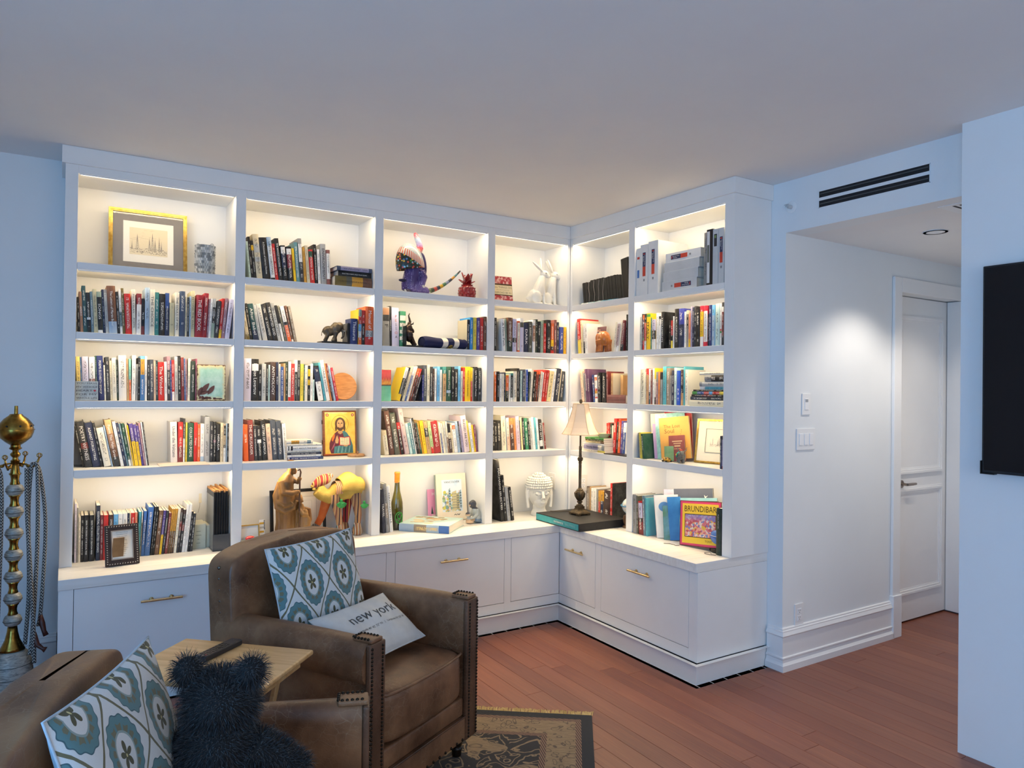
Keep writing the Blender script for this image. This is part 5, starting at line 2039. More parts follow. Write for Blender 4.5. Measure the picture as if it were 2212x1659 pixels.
sculpt('body', q, M_MUST, .005, cm, 4)
q = MB()
q.tube([(-.175, 0, .318), (-.160, 0, .322), (-.130, 0, .340), (-.100, 0, .352), (-.075, 0, .356), (-.062, 0, .352)], [.013, .020, .032, .034, .030, .018], 14)
sculpt('head', q, stripes('head_stripe', ['#9c2f2f', '#9c2f2f', '#9c2f2f', '#d8b766', '#7a2528', '#d8b766'], 30, 0), .004, cm, 3)
MB().ball((-.172, 0, .314), (.012, .013, .011)).ball((-.164, -.004, .296), (.011, .010, .009)).build('muzzle', MATS['mustard_cloth'], cm, smooth=True)
for s in (-1, 1):
    MB().ball((-.068, s * .022, .372), (.016, .005, .013), rot=Matrix.Rotation(R(-25), 3, 'Y')).build('ear', M_STR3, cm, smooth=True)
q = MB()


def saddle(u, v):
    a = (v - .5) * 3.0
    x = -.015 + .145 * u
    hump = .035 * math.sin(PI * min(max(u * 1.1, 0), 1)) ** 1.2
    r = .071 + hump * math.cos(a) ** 2
    return (x + .008 * math.sin(8 * v), r * math.sin(a), .285 + r * math.cos(a) - .02 * abs(v - .5))


q.sheet(saddle, 16, 20).build('saddle_cloth', M_MUST, cm, smooth=True).modifiers.new('s', 'SOLIDIFY').thickness = .004
q = MB()
q.sheet(lambda u, v: (-.052 + .045 * u + .015 * math.sin(v * 3), (.068) * math.sin((v - .5) * 3.2), .268 + .070 * math.cos((v - .5) * 3.2)), 8, 18).build('neck_band', stripes('band_stripe', ['#b5733f', '#d9c29a', '#2b2226', '#a8512f', '#d39a6a'], 90, 0), cm, smooth=True)
legs = [((-.045, -.028), (-.020, -.034, .12), (-.010, -.034), M_STR1, M_STR3, 'leg'), ((-.065, .030), (-.105, .03, .12), (-.140, .03), M_ORA, M_STR4, 'leg'),
        ((.085, -.030), (.105, -.034, .12), (.100, -.034), M_STR1, M_STR3, 'leg'), ((.060, .030), (.050, .03, .12), (.040, .03), M_STR2, M_STR1, 'leg')]
for (tx, ty), mid, (bx_, by_), mm, mf, nm in legs:
    q = MB()
    q.tube([(tx, ty, .26), (tx * .6 + mid[0] * .4, mid[1], .20), mid, (bx_ * .75 + mid[0] * .25, by_, .075)], [.034, .030, .022, .020], 12)
    l_ = q.build(nm, mm, cm, smooth=True)
    MB().lathe([(.0, .0), (.026, .002), (.032, .016), (.030, .038), (.024, .062), (.020, .078), (.0, .080)], 14, (bx_, by_, 0)).build('foot', mf, l_, smooth=True)
M_TASS = noisy('green_tassel', '#2f8a44', '#4fae5c', 60, .8)
for (x, z_, s) in ((-.020, .225, 1.0), (.125, .205, .8)):
    q = MB()
    for k in range(15):
        a = -1.2 + 2.4 * k / 14
        q.tube([(x, -.078, z_), (x + .020 * s * math.sin(a), -.088, z_ - .012), (x + .034 * s * math.sin(a), -.085, z_ - .038 * s * math.cos(a) - .004)], [.002, .004, .003], 5)
    q.ball((x, -.080, z_ + .004), .008)
    q.build('tassel', M_TASS, cm, smooth=True)

# trinkets left of the statue
sb_ = thing('trinket_box', 'small silver box with a row of round lettered beads, behind the armchair', 'box', (-2.262, -.080, CT), rz=R(4))
MB().box(0, .120, 0, .085, 0, .046).build('box_body', noisy('tin_silver', '#b9b4a6', '#d3cebf', 40, .35, metal=.5), sb_, bevel=.002)
MB().box(-.001, .121, -.001, .086, .0462, .050).build('lid', noisy('tin_lid', '#8d877a', '#a39c8c', 40, .4, metal=.4), sb_, bevel=.001)
for k in range(7):
    q = MB()
    q.M = Matrix.Translation((.014 + k * .0154, -.0012, .026)) @ Matrix.Rotation(PI / 2, 4, 'X')
    q.lathe([(.0068, 0), (.0068, .0012), (.0054, .0014)], 16)
    bq = q.build('letter_bead', M_INKK, sb_)
    lettering('OSCOUSO'[k], M_INKW, bq, (.014 + k * .0154, -.0029, .026), (1, 0, 0), (0, 0, 1), height=.0062, name='bead_letter')
rh = thing('red_glass_stone', 'glossy red glass stone lying on the silver trinket box', 'ornament', (-2.225, -.042, CT + .0508), rz=R(12))
MB().ball((0, 0, .0145), (.027, .020, .0145), 18, 12).build('stone', mat('red_glass', '#c40f1e', .06, coat=.6), rh, smooth=True)
ts = thing('red_tassel', 'red string tassel draped over the right end of the trinket box', 'tassel', (-2.155, -.05, CT + .0506))
q = MB()
for k in range(7):
    q.tube([(-.02 + .002 * k, .012 * math.sin(k), .003), (.006, .004 * math.cos(k * 2), .010), (.018 + .001 * k, -.004 * k + .012, .0 - .004), (.022 + .0012 * k, -.006 * k + .014, -.030 - .003 * (k % 3))], .0010, 5)
q.build('threads', mat('red_thread', '#b81a22', .7), ts, smooth=True)
MB().ball((-.022, 0, .006), (.012, .008, .006), 10, 6).build('knot', mat('dark_knot', '#2b2a2c', .6), ts, smooth=True)
pf_ = lean_root('small_photo_frame', 'small frame with yellow top edge behind the silver trinket box', 'picture frame', (-2.262, .030, CT + .002), 0, 14)
bars(.108, .124, .006, 0, .008).build('frame', mat('thin_gold', '#c8a04a', .4, .4), pf_)
MB().box(.005, .103, .003, .006, .005, .119).build('photo', noisy('faded_photo', '#e2dccc', '#ece8de', 8, .6), pf_)
MB().box(.0, .108, -.001, .009, .118, .1245).build('top_edge', mat('edge_yellow', '#d8a12c', .5), pf_)
cd = lean_root('striped_card', 'yellow and white card with black zigzag edge behind the trinket box', 'card', (-2.150, .060, CT + .001), 0, 10)
MB().box(0, .030, 0, .002, 0, .142).build('card', mat('card_white', '#ece6d8', .7), cd)
for k in range(5):
    MB().box(.002, .026, -.0008, .0001, .02 + k * .024, .031 + k * .024).build('stripe', mat('card_stripe' + str(k % 2), '#d9a531' if k % 2 == 0 else '#b9b2a2', .7), cd)
q = MB()
for k in range(6):
    q.add([(.026, -.001, .085 + k * .009), (.033, -.001, .0895 + k * .009), (.026, -.001, .094 + k * .009)], [(0, 1, 2)])
q.build('zigzag_edge', M_INKK, cd)

# third bay countertop
bo = thing('glass_bottle', 'dark green glass bottle with orange wax neck and green swirl emblem', 'bottle', (-1.2815, .120, CT))
mg = mat('bottle_glass', '#4a4708', .06, trans=.0, coat=.5, spec=.8)
t = NT(mg)
t.color(t.ramp(t.n('SeparateXYZ', {0: t.obj()}).outputs[2], [(.0, lin('#15160a')), (.08, lin('#2c2b0a')), (.22, lin('#6b620f')), (.30, lin('#4a4410'))]))
MB().lathe([(.0, .004), (.030, 0), (.038, .004), (.0395, .02), (.0395, .135), (.037, .175), (.028, .215), (.0195, .25), (.0165, .285), (.0155, .315)], 36).build('glass_body', mg, bo, smooth=True, angle=50)
MB().lathe([(.0168, .308), (.0175, .316), (.0172, .352), (.019, .356), (.019, .366), (.016, .371), (.0, .371)], 28).tube([(.0155 * math.cos(a), .0155 * math.sin(a), .309 + .006 * math.sin(a + .8)) for a in [2 * PI * k / 24 for k in range(24)]], .003, 6, closed=True).build('wax_seal', noisy('orange_wax', '#d97a1c', '#e99231', 20, .4, coat=.3), bo, smooth=True, angle=50)
q = MB()


def onb(a, z_, r=.0402):
    return (r * math.sin(a), -r * math.cos(a), z_)


q.tube([onb(.62 * math.cos(k) * (1.0), .080 + .036 * math.sin(k)) for k in [2 * PI * i / 26 for i in range(26)]], .0034, 6, closed=True)
q.tube([onb((.5 - .07 * i) * math.cos(1.0 + i * .62), .080 + (.030 - .004 * i) * math.sin(1.0 + i * .62)) for i in range(8)], .0035, 6)
q.tube([onb(-.3, .052), onb(-.05, .070), onb(.2, .075), onb(.42, .096)], .0032, 6)
q.build('emblem', mat('emblem_green', '#2f8a2c', .35, coat=.4), bo, smooth=True)
fb = MB()
d_ = Vector((.235, -.244)).normalized()
it_ang = math.atan2(d_.y, d_.x)
MI = Matrix.Translation((-1.289, .061, CT)) @ Matrix.Rotation(it_ang, 4, 'Z') @ Matrix(((0, 0, -1, .335), (0, 1, 0, 0), (1, 0, 0, 0), (0, 0, 0, 1)))
itb = make_book(.049, .335, .300, 'lb,lb@.1,tan3@.30,lb@.55,b3@.8', 'ITALY 1990', 'large pale blue book titled ITALY lying flat at the front of the countertop', MI, side='mi2', front='mi2', hard=True, gold=True, tlen=.40, tz=.42)
lettering('ITALY 1990', M_INKY, itb, (.0245, -.0068, .15), (0, 0, -1), (1, 0, 0), length=.135, maxh=.026, name='title_lettering')
q = MB()
rr = random.Random(3)
for k in range(26):
    a, b = .10 + rr.random() * .20, .05 + rr.random() * .22
    s = .012 + rr.random() * .03
    q.add([(.0494 + .0001 * k / 26, b + s * .6 * math.sin(j * 1.05) * (1 + .3 * math.sin(j * 3 + k)), a + s * math.cos(j * 1.05)) for j in range(6)], [(0, 1, 2, 3, 4, 5)], mi=k % 3)
q.build('cover_picture', [mat('pic_sand', '#b99a70', .6), mat('pic_stone', '#8c7d5e', .6), mat('pic_light', '#d8c7a2', .6)], itb)['kind'] = 'stuff'
vp = lean_root('city_print', 'framed pale watercolour city print lettered VANCOUVER leaning in the third bay', 'picture', (-.945, .205, CT + .003), 0, 8)
vw, vh = .232, .322
MB().box(0, vw, 0, .014, 0, vh).build('frame', noisy('frame_ivory', '#e6d7bd', '#efe2cb', 9, .6), vp, bevel=.002)
MB().box(-.006, -.0004, .0, .014, .004, vh - .004).build('side_trim', mat('frame_sage', '#8f998c', .5), vp)
MB().box(.042, vw - .035, -.001, .0004, .062, vh - .042).build('picture_sky', noisy('pic_sky', '#c9dcea', '#e6eef0', 12, .7), vp)
q = MB()
rr = random.Random(12)
cols_ = ['#9fb88a', '#c8c35a', '#7fa09a', '#d8cfae', '#b9a46e', '#e6c9c9', '#6f8aa5', '#8d9f7a']
for k in range(110):
    cx, cz = .050 + rr.random() * .135, .068 + rr.random() ** 1.3 * .13
    s = .004 + rr.random() * .010
    q.add([(cx + s * math.cos(j * 1.26 + k), -.0015 - k * 4e-6, cz + s * .9 * math.sin(j * 1.26 + k)) for j in range(5)][::-1], [(0, 1, 2, 3, 4)], mi=k % 8)
q.build('watercolour_dabs', [mat('dab' + c, c, .8) for c in cols_], vp)['kind'] = 'stuff'
q = MB()
for (x0, x1, z0, z1, mi) in ((.118, .152, .072, .205, 0), (.152, .172, .072, .190, 1), (.092, .106, .10, .225, 2), (.176, .19, .08, .21, 2)):
    q.add([(x0, -.0024, z0), (x1, -.0024, z0), (x1, -.0024, z1), (x0, -.0024, z1 - .012)], [(0, 1, 2, 3)], mi=mi)
    for a in range(6):
        for b in range(3):
            xx, zz = x0 + (x1 - x0) * (b + .3) / 3, z0 + .01 + (z1 - z0 - .02) * a / 6
            q.add([(xx, -.0027, zz), (xx + .004, -.0027, zz), (xx + .004, -.0027, zz + .009), (xx, -.0027, zz + .009)], [(0, 1, 2, 3)], mi=3)
q.build('painted_towers', [mat('tower_a', '#cbbf93', .8), mat('tower_b', '#b3a87e', .8), mat('tower_c', '#9db3bd', .8), mat('tower_w', '#5c6a70', .8)], vp)
lettering('VANCOUVER', M_INKK, vp, (.120, -.0015, vh - .058), (1, 0, 0), (0, 0, 1), length=.120, height=.014, name='title_lettering')
MB().tube([(.13, -.0012, .036), (.138, -.0012, .044), (.146, -.0012, .034), (.155, -.0012, .045), (.163, -.0012, .036), (.175, -.0012, .044)], .0012, 5).build('signature', M_INKK, vp)
pb_ = lean_root('pink_booklet', 'pink booklet with a dark green tree, partly behind the city print', 'booklet', (-.992, .250, CT + .002), 0, 8)
MB().box(0, .090, 0, .004, 0, .218).build('cover', mat('booklet_pink', '#dd93b4', .6), pb_)
MB().add([(.022, -.0008, .05), (.040, -.0008, .05), (.031, -.0008, .105)], [(0, 1, 2)]).build('tree_print', mat('tree_green', '#2f4f46', .7), pb_)
MB().box(.028, .080, -.0006, .0001, .012, .045).build('print_patch', mat('patch_white', '#e6d6d0', .7), pb_)
lettering('H', M_INKW, pb_, (.044, -.0008, .185), (1, 0, 0), (0, 0, 1), height=.020, name='letter')

fg = thing('mother_figurine', 'porcelain figurine of a kneeling dark haired woman bending over a child', 'figurine', (-.735, .075, CT))
skin_, hair_, dress_, skirt_ = lin('#c9ab8c'), lin('#3d3f47'), lin('#aab0ac'), lin('#6f8291')


def figcol(co):
    if co.z > .098 and co.x > -.052:
        return hair_ if (co.x > -.035 or co.z > .128) else skin_
    if co.x < -.045 and co.z > .055:
        return hair_ if co.z > .066 else skin_
    if co.z < .032:
        return skirt_ if co.x > -.005 else skin_
    return dress_


q = MB()
q.tube([(.02, 0, .012), (.024, 0, .045), (.010, 0, .085), (-.008, 0, .108)], [.036, .034, .028, .014], 12)
q.ball((.030, 0, .018), (.040, .034, .018))
q.ball((-.020, 0, .128), (.021, .020, .025)).ball((-.010, .0, .130), (.024, .024, .028)).tube([(.0, .0, .13), (.004, .012, .10), (.0, .016, .075)], [.016, .014, .008], 8)
q.tube([(.012, -.024, .095), (.006, -.034, .062), (-.020, -.028, .040), (-.040, -.020, .036)], [.013, .011, .009, .007], 8)
q.tube([(.008, .022, .09), (-.010, .028, .055), (-.035, .018, .040)], [.012, .010, .008], 8)
q.tube([(-.045, -.004, .015), (-.042, -.004, .045)], [.020, .014], 10).ball((-.052, -.008, .062), (.018, .017, .017))
q.ball((-.040, -.012, .012), (.030, .024, .012))
sculpt('figure', q, attr_mat('porcelain', .3, coat=.4), .0026, fg, 3, colfn=figcol)

# Buddha head, fourth bay
M_PLAST = noisy('white_plaster', '#dedcd2', '#e8e6dd', 9, .6)
bh = thing('buddha_head', 'white plaster Buddha head with curled hair in the corner of the countertop', 'sculpture', (-.165, .125, CT), rz=R(-16))
q = MB()
q.lathe([(.0, 0), (.062, 0), (.060, .02), (.046, .045), (.046, .09)], 24, sx=1, sy=.95)
q.ball((0, .008, .165), (.080, .088, .105), 28, 20)
q.ball((0, -.028, .105), (.052, .050, .050)).ball((0, -.052, .080), (.024, .022, .020))
q.ball((0, .012, .215), (.088, .092, .060)).ball((0, .012, .262), (.046, .046, .036))
q.tube([(0, -.084, .178), (0, -.096, .150), (0, -.106, .130)], [.008, .011, .014], 10).ball((-.012, -.095, .126), .009).ball((.012, -.095, .126), .009)
q.ball((0, -.088, .101), (.022, .008, .005)).ball((0, -.086, .092), (.018, .008, .006))
for s in (-1, 1):
    q.ball((s * .034, -.070, .166), (.020, .014, .011))
    q.tube([(s * .010, -.086, .182), (s * .030, -.085, .192), (s * .054, -.068, .186), (s * .064, -.05, .172)], [.004, .0045, .004, .003], 8)
    q.tube([(s * .016, -.085, .160), (s * .034, -.084, .155), (s * .052, -.070, .160)], .0028, 6)
    q.tube([(s * .086, .01, .20), (s * .092, .005, .16), (s * .090, .0, .10), (s * .084, -.004, .055)], [.014, .014, .012, .013], 8)
q.ball((0, -.084, .205), (.004, .004, .008))
sculpt('head', q, M_PLAST, .0036, bh, 3)
q = MB()
for j in range(8):
    ph = j / 7.0
    z_ = .205 + .085 * math.sin(ph * 1.45)
    rr_ = .089 * math.cos(ph * 1.30) ** .75 + .004
    if j >= 5:
        rr_ = (.052, .044, .026)[j - 5]
        z_ = (.268, .284, .298)[j - 5]
    n_ = max(6, int(rr_ * 2 * PI / .0165))
    for k in range(n_):
        a = 2 * PI * (k + .5 * (j % 2)) / n_
        q.ball((rr_ * math.cos(a), .012 + rr_ * 1.02 * math.sin(a), z_), .0092, 8, 6)
for s in (-1, 1):
    for j in range(4):
        for k in range(3):
            q.ball((s * (.083 - .002 * k), .0 + .022 * k, .195 - j * .017), .0088, 8, 6)
o = q.build('hair_curls', M_PLAST, bh, smooth=True)
o['kind'] = 'stuff'
for nm, x, y, rz, lb in (('shelf_outlet', -.0235, .16, -PI / 2, 'white outlet plate on the partition behind the Buddha head'), ('shelf_outlet', .115, -.0268, 0, 'white outlet plate behind the lamp stem in the fifth bay')):
    t_ = thing(nm, lb, 'outlet', (x, y, CT + .235), rz=rz)
    MB().box(-.038, .038, -.006, -.0004, -.06, .06).build('cover_plate', mat('plate_white', '#e6e2dc', .4), t_, bevel=.0015)
    sockets(t_)

# slipcased art book and table lamp at the corner
sc = thing('art_book_slipcase', 'large black slipcased art book with turquoise spine under the table lamp', 'book', (-.297, -.030, CT))
MB().box(.001, .397, -.495, 0, 0, .052).build('slipcase', noisy('case_black', '#17171a', '#1f1f22', 30, .55), sc, bevel=.002)
MB().box(-.0006, .0008, -.488, -.006, .006, .046).build('turquoise_spine', noisy('case_teal', '#2f8f96', '#3a9aa0', 20, .5), sc)
lettering('MASTERPIECES', M_INKW, sc, (-.0014, -.27, .026), (0, -1, 0), (0, 0, 1), length=.105, maxh=.012, name='title_lettering')
lettering('BALLPARKS', mat('ink_pale', '#7fb7bd', .5), sc, (-.0014, -.40, .026), (0, -1, 0), (0, 0, 1), length=.105, maxh=.017, name='title_lettering')
lettering('CENTURY', mat('ink_grey', '#4d4d52', .5), sc, (.075, -.05, .0535), (0, -1, 0), (-1, 0, 0), length=.0, height=.022, name='cover_lettering') if False else None
lamp = thing('table_lamp', 'bronze table lamp with cream bell shade standing on the black slipcase', 'table lamp', (-.074, -.240, CT + .0526))
M_LB = noisy('lamp_bronze', '#2e251b', '#5a4c38', 34, .42, metal=.45, bump=.3, bscale=120)
q = MB()
q.M = Matrix.Rotation(0, 4, 'Z')
for (w0, w1, z0, z1) in ((.108, .104, .007, .016), (.104, .062, .016, .034), (.060, .056, .034, .040), (.050, .050, .040, .058)):
    a, b = w0 / 2, w1 / 2
    q.add([(-a, -a, z0), (a, -a, z0), (a, a, z0), (-a, a, z0), (-b, -b, z1), (b, -b, z1), (b, b, z1), (-b, b, z1)], [(0, 3, 2, 1), (4, 5, 6, 7), (0, 1, 5, 4), (1, 2, 6, 5), (2, 3, 7, 6), (3, 0, 4, 7)])
for sx in (-1, 1):
    for sy in (-1, 1):
        q.box(sx * .040 - .013, sx * .040 + .013, sy * .040 - .013, sy * .040 + .013, 0, .008)
q.build('base', M_LB, lamp, bevel=.002)
prof = [(.016, .058), (.026, .060), (.026, .066), (.015, .070), (.012, .078), (.020, .084), (.020, .090), (.013, .094), (.020, .104), (.030, .122), (.034, .142), (.030, .160), (.022, .168), (.024, .172), (.014, .178), (.011, .186),
        (.0095, .20), (.0105, .34), (.0095, .352), (.015, .356), (.0095, .362), (.016, .372), (.020, .382), (.018, .392), (.010, .398), (.011, .405), (.0095, .412), (.0095, .470), (.006, .474), (.006, .70)]
MB().lathe(prof, 20).build('stem', M_LB, lamp, smooth=True, angle=45)
q = MB()
for k in range(6):
    a = 2 * PI * k / 6
    q.tube([(.018 * math.cos(a), .018 * math.sin(a), .098), (.033 * math.cos(a), .033 * math.sin(a), .125), (.037 * math.cos(a), .037 * math.sin(a), .145), (.026 * math.cos(a), .026 * math.sin(a), .162)], [.003, .006, .006, .003], 6)
q.build('urn_leaves', M_LB, lamp, smooth=True)
m = mat('lamp_fabric', '#e2cdb6', .8, sheen=.2)
M_SHADE = m
sh_ = []
nsid = 6
cham = [(.128, .555), (.116, .572), (.100, .600), (.084, .640), (.068, .690), (.056, .738), (.050, .766)]
q = MB()
for k in range(nsid):
    a0, a1 = 2 * PI * k / nsid + .35, 2 * PI * (k + 1) / nsid + .35
    for j in range(len(cham) - 1):
        r0, z0 = cham[j]
        r1, z1 = cham[j + 1]
        q.add([(r0 * math.cos(a0), r0 * math.sin(a0), z0), (r0 * math.cos(a1), r0 * math.sin(a1), z0), (r1 * math.cos(a1), r1 * math.sin(a1), z1), (r1 * math.cos(a0), r1 * math.sin(a0), z1)], [(0, 1, 2, 3)])
s_ = q.build('lamp_shade', m, lamp)
s_.modifiers.new('s', 'SOLIDIFY').thickness = .0015
q = MB()
for k in range(nsid):
    a0 = 2 * PI * k / nsid + .35
    q.tube([((r + .001) * math.cos(a0), (r + .001) * math.sin(a0), z_) for r, z_ in cham], .0022, 6)
for r, z_ in (cham[0], cham[-1]):
    q.tube([((r + .0006) * math.cos(2 * PI * k / nsid + .35), (r + .0006) * math.sin(2 * PI * k / nsid + .35), z_) for k in range(nsid)], .003, 6, closed=True)
q.build('shade_trim', mat('shade_trim', '#d8bf9f', .7), s_, smooth=True)
MB().lathe([(.004, .700), (.004, .768), (.010, .772), (.011, .786), (.007, .796), (.0, .798)], 14).build('finial', M_LB, lamp, smooth=True, angle=50)
q = MB()
for k in range(3):
    a = 2 * PI * k / 3 + .3
    q.tube([(0, 0, .764), (.050 * math.cos(a), .050 * math.sin(a), .764)], .0015, 5)
q.build('spider', M_LB, lamp)
co_ = MB()
co_.tube([(-.060, -.15, .0005 + .0028), (-.10, -.10, .0032), (-.13, -.10, .0032), (-.155, -.085, .006), (-.17, -.060, .0032), (-.19, -.05, .0032)], .0026, 6)
tag(co_.build('lamp_cord', mat('cord_brown', '#5a4b38', .6), loc=(0, 0, CT + .0526), smooth=True), 'thin brown lamp cord curling over the black slipcase', 'cord')


# ================================================================== top shelf figures
ar = thing('painted_armadillo', 'colourful hand-painted armadillo figure rearing up on the third bay top shelf', 'figurine', (-1.175, .115, ZS[0] + .0008))
m = mat('armadillo_purple', '#4c3a72', .4, coat=.3)
t = NT(m)
co = t.obj()
vo = t.n('TexVoronoi', {'Vector': co, 'Scale': 95.0, 'Randomness': .35}).outputs['Distance']
c = t.mix(t.ramp(t.noise(co, 7, 2), [(.4, (0,)), (.6, (1,))]), lin('#43306b'), lin('#6f5c97'))
t.color(t.mix(t.ramp(vo, [(.16, (1,)), (.30, (0,))]), c, lin('#b7acd0')))
q = MB()
q.tube([(-.045, 0, .02), (-.030, 0, .09), (-.010, .0, .17), (.005, 0, .235), (.010, 0, .275)], [.050, .058, .058, .045, .030], 14)
q.ball((.005, -.030, .055), (.040, .030, .052)).ball((.0, .03, .055), (.035, .028, .05))
q.tube([(-.06, -.01, .10), (-.085, -.02, .06), (-.090, -.03, .02)], [.026, .022, .018], 10)
q.tube([(.02, -.045, .15), (.035, -.055, .11), (.020, -.055, .055)], [.026, .025, .020], 10)
q.tube([(.03, -.03, .035), (.065, -.03, .030), (.080, -.03, .014)], [.026, .022, .014], 10)
q.tube([(-.03, -.03, .03), (-.03, -.035, .010)], [.03, .012], 8)
sculpt('body', q, m, .0042, ar, 3)
m = mat('armadillo_shell', '#c58c3a', .35, coat=.4)
t = NT(m)
co = t.obj()
sp_ = t.n('SeparateXYZ', {0: co})
z_ = t.math('ADD', sp_.outputs[2], t.math('MULTIPLY', sp_.outputs[0], .55))
bandf = t.math('DIVIDE', t.math('SUBTRACT', z_, .02), .25)
vo = t.n('TexVoronoi', {'Vector': co, 'Scale': 62.0}, feature='F1')
vd, vc = vo.outputs['Distance'], vo.outputs['Color']
hue = t.n('SeparateXYZ', {0: vc}).outputs[0]
flow = t.ramp(hue, [(0, lin('#c23f34')), (.22, lin('#3f6fb0')), (.4, lin('#e2b52f')), (.58, lin('#7fb3c9')), (.75, lin('#c8553f')), (.9, lin('#3f8a4a'))], 'CONSTANT')
motif = t.mix(t.ramp(vd, [(.34, (0,)), (.44, (1,))]), flow, lin('#16231c'))
ang = t.math('FRACT', t.math('MULTIPLY', t.math('ARCTAN2', sp_.outputs[1], t.math('ADD', sp_.outputs[0], .02)), 7.0))
strip = t.ramp(ang, [(0, lin('#c9562f')), (.35, lin('#8f9aa0')), (.6, lin('#e0ddd2')), (.8, lin('#5d6a70'))], 'CONSTANT')
rim = t.ramp(ang, [(0, lin('#e2b32a')), (.5, lin('#6b2c1c'))], 'CONSTANT')
dots = t.mix(t.ramp(t.n('TexVoronoi', {'Vector': co, 'Scale': 150.0, 'Randomness': 0.1}).outputs['Distance'], [(.2, (1,)), (.3, (0,))]), lin('#9aa7ad'), lin('#dfe3e0'))
c = t.mix(t.ramp(bandf, [(.10, (0,)), (.11, (1,))], 'CONSTANT'), rim, lin('#2f7a45'))
c = t.mix(t.ramp(bandf, [(.14, (0,)), (.15, (1,))], 'CONSTANT'), c, motif)
c = t.mix(t.ramp(bandf, [(.66, (0,)), (.67, (1,))], 'CONSTANT'), c, strip)
c = t.mix(t.ramp(bandf, [(.86, (0,)), (.87, (1,))], 'CONSTANT'), c, dots)
t.color(c)


def shell(u, v):
    th, ph = v * 1.75, u * 2 * PI
    r = .098
    return (.94 * r * math.sin(th) * math.cos(ph), .60 * r * math.sin(th) * math.sin(ph), 1.42 * r * math.cos(th))


q = MB()
q.M = Matrix.Translation((-.042, -.010, .185)) @ Matrix.Rotation(R(-10), 4, 'Y')
q.sheet(shell, 40, 20)
sh_o = q.build('shell', m, ar, smooth=True)
sh_o.modifiers.new('s', 'SOLIDIFY').thickness = .006
q = MB()
q.tube([(.000, 0, .285), (.022, 0, .285), (.030, 0, .305), (.022, -.005, .335), (.004, -.008, .368), (-.008, -.01, .392), (-.014, -.01, .402)], [.026, .026, .022, .020, .017, .013, .007], 12)
m = mat('armadillo_snout', '#b79fb8', .4, coat=.3)
t = NT(m)
co = t.obj()
vd = t.n('TexVoronoi', {'Vector': co, 'Scale': 120.0, 'Randomness': .5}).outputs['Distance']
g_ = t.ramp(t.n('SeparateXYZ', {0: co}).outputs[2], [(.28, lin('#c98f8a')), (.305, lin('#b41f2b')), (.325, lin('#a98fc0')), (.36, lin('#a9c0d0')), (.385, lin('#c9495a'))])
t.color(t.mix(t.ramp(vd, [(.15, (.7,)), (.3, (0,))]), g_, lin('#dfe2ea')))
q.build('snout', m, ar, smooth=True)
q = MB()
q.add([], [])
q.ball((.030, .030, .21), (.020, .012, .075), rot=Matrix.Rotation(R(-6), 3, 'Y')).ball((.040, -.028, .195), (.026, .010, .080), rot=Matrix.Rotation(R(-7), 3, 'Y')).ball((.052, -.01, .12), (.018, .022, .06))
q.build('belly_plate', mat('armadillo_indigo', '#241a55', .45, coat=.2), ar, smooth=True)
q = MB()
cs_ = [lin(x) for x in ('#3d4a3a', '#6f7f52', '#3d4a3a', '#b5473f', '#39424f', '#d0a433', '#4d7a58', '#8a94a8', '#39424f', '#c9913a', '#5d8a8c', '#2f3a3c')]
P_ = [(.060 + .022 * k, -.012, .022 + .0008 * k * k + .004 * k) for k in range(13)]
q.tube(P_, [.019 - .00115 * k for k in range(13)], 10, cols=cs_ + [cs_[-1]])
q.build('tail', attr_mat('tail_paint', .4, coat=.3), ar, smooth=True, colors=True)
q = MB()
for (x, y, z_) in ((.084, -.034, .010), (.02, -.070, .045), (-.092, -.04, .012)):
    for k in range(3):
        q.tube([(x, y + .008 * (k - 1), z_ + .010), (x + .010, y + .009 * (k - 1) - .004, z_ - .006)], [.003, .001], 5)
q.build('claw', M_PAPER, ar, smooth=True)['kind'] = 'stuff'
q = MB()
q.ball((-.105, -.035, .080), (.028, .008, .010))
q.build('ear', mat('armadillo_ear', '#2c2542', .4), ar, smooth=True)

pn = thing('ceramic_pineapple', 'glossy dark red ceramic pineapple on the third bay top shelf', 'ornament', (-.812, .075, ZS[0] + .0006))
M_RED = noisy('red_glaze', '#8f1518', '#a92420', 12, .12, coat=.8)
MB().lathe([(.0, 0), (.040, 0), (.052, .012), (.059, .036), (.056, .062), (.044, .080), (.036, .084), (.040, .086), (.042, .090), (.036, .092), (.024, .098), (.0, .100)], 28).build('fruit', M_RED, pn, smooth=True, angle=50)
q = MB()
for j in range(4):
    for k in range(13):
        a = 2 * PI * (k + .5 * (j % 2)) / 13
        z_ = .014 + j * .0165
        r = .0575 - abs(j - 1.4) * .003
        q.M = Matrix.Rotation(a, 4, 'Z') @ Matrix.Translation((r, 0, z_)) @ Matrix.Rotation(R(10), 4, 'Y')
        q.ball((0, 0, 0), (.006, .012, .010), 8, 5)
q.build('scales', M_RED, pn, smooth=True)['kind'] = 'stuff'
for k, (a, l, tilt) in enumerate(((0.2, .080, 10), (1.5, .075, 16), (2.9, .082, 12), (4.4, .072, 18), (5.4, .075, 14), (0.0, .055, 52), (PI, .058, 52), (4.7, .05, 46))):
    q = MB()
    q.M = Matrix.Translation((.010 * math.cos(a), .010 * math.sin(a), .094)) @ Matrix.Rotation(a, 4, 'Z') @ Matrix.Rotation(R(tilt), 4, 'Y')

    def lf(u, v, l=l):
        w = .019 * math.sin(PI * min(v * .92 + .10, 1)) ** .8 * (1.15 - .5 * v)
        return (.010 * v * v + .004 * (2 * u - 1) ** 2, w * (2 * u - 1), l * v)
    q.sheet(lf, 4, 8)
    q.build('leaf', M_RED, pn, smooth=True).modifiers.new('s', 'SOLIDIFY').thickness = .004

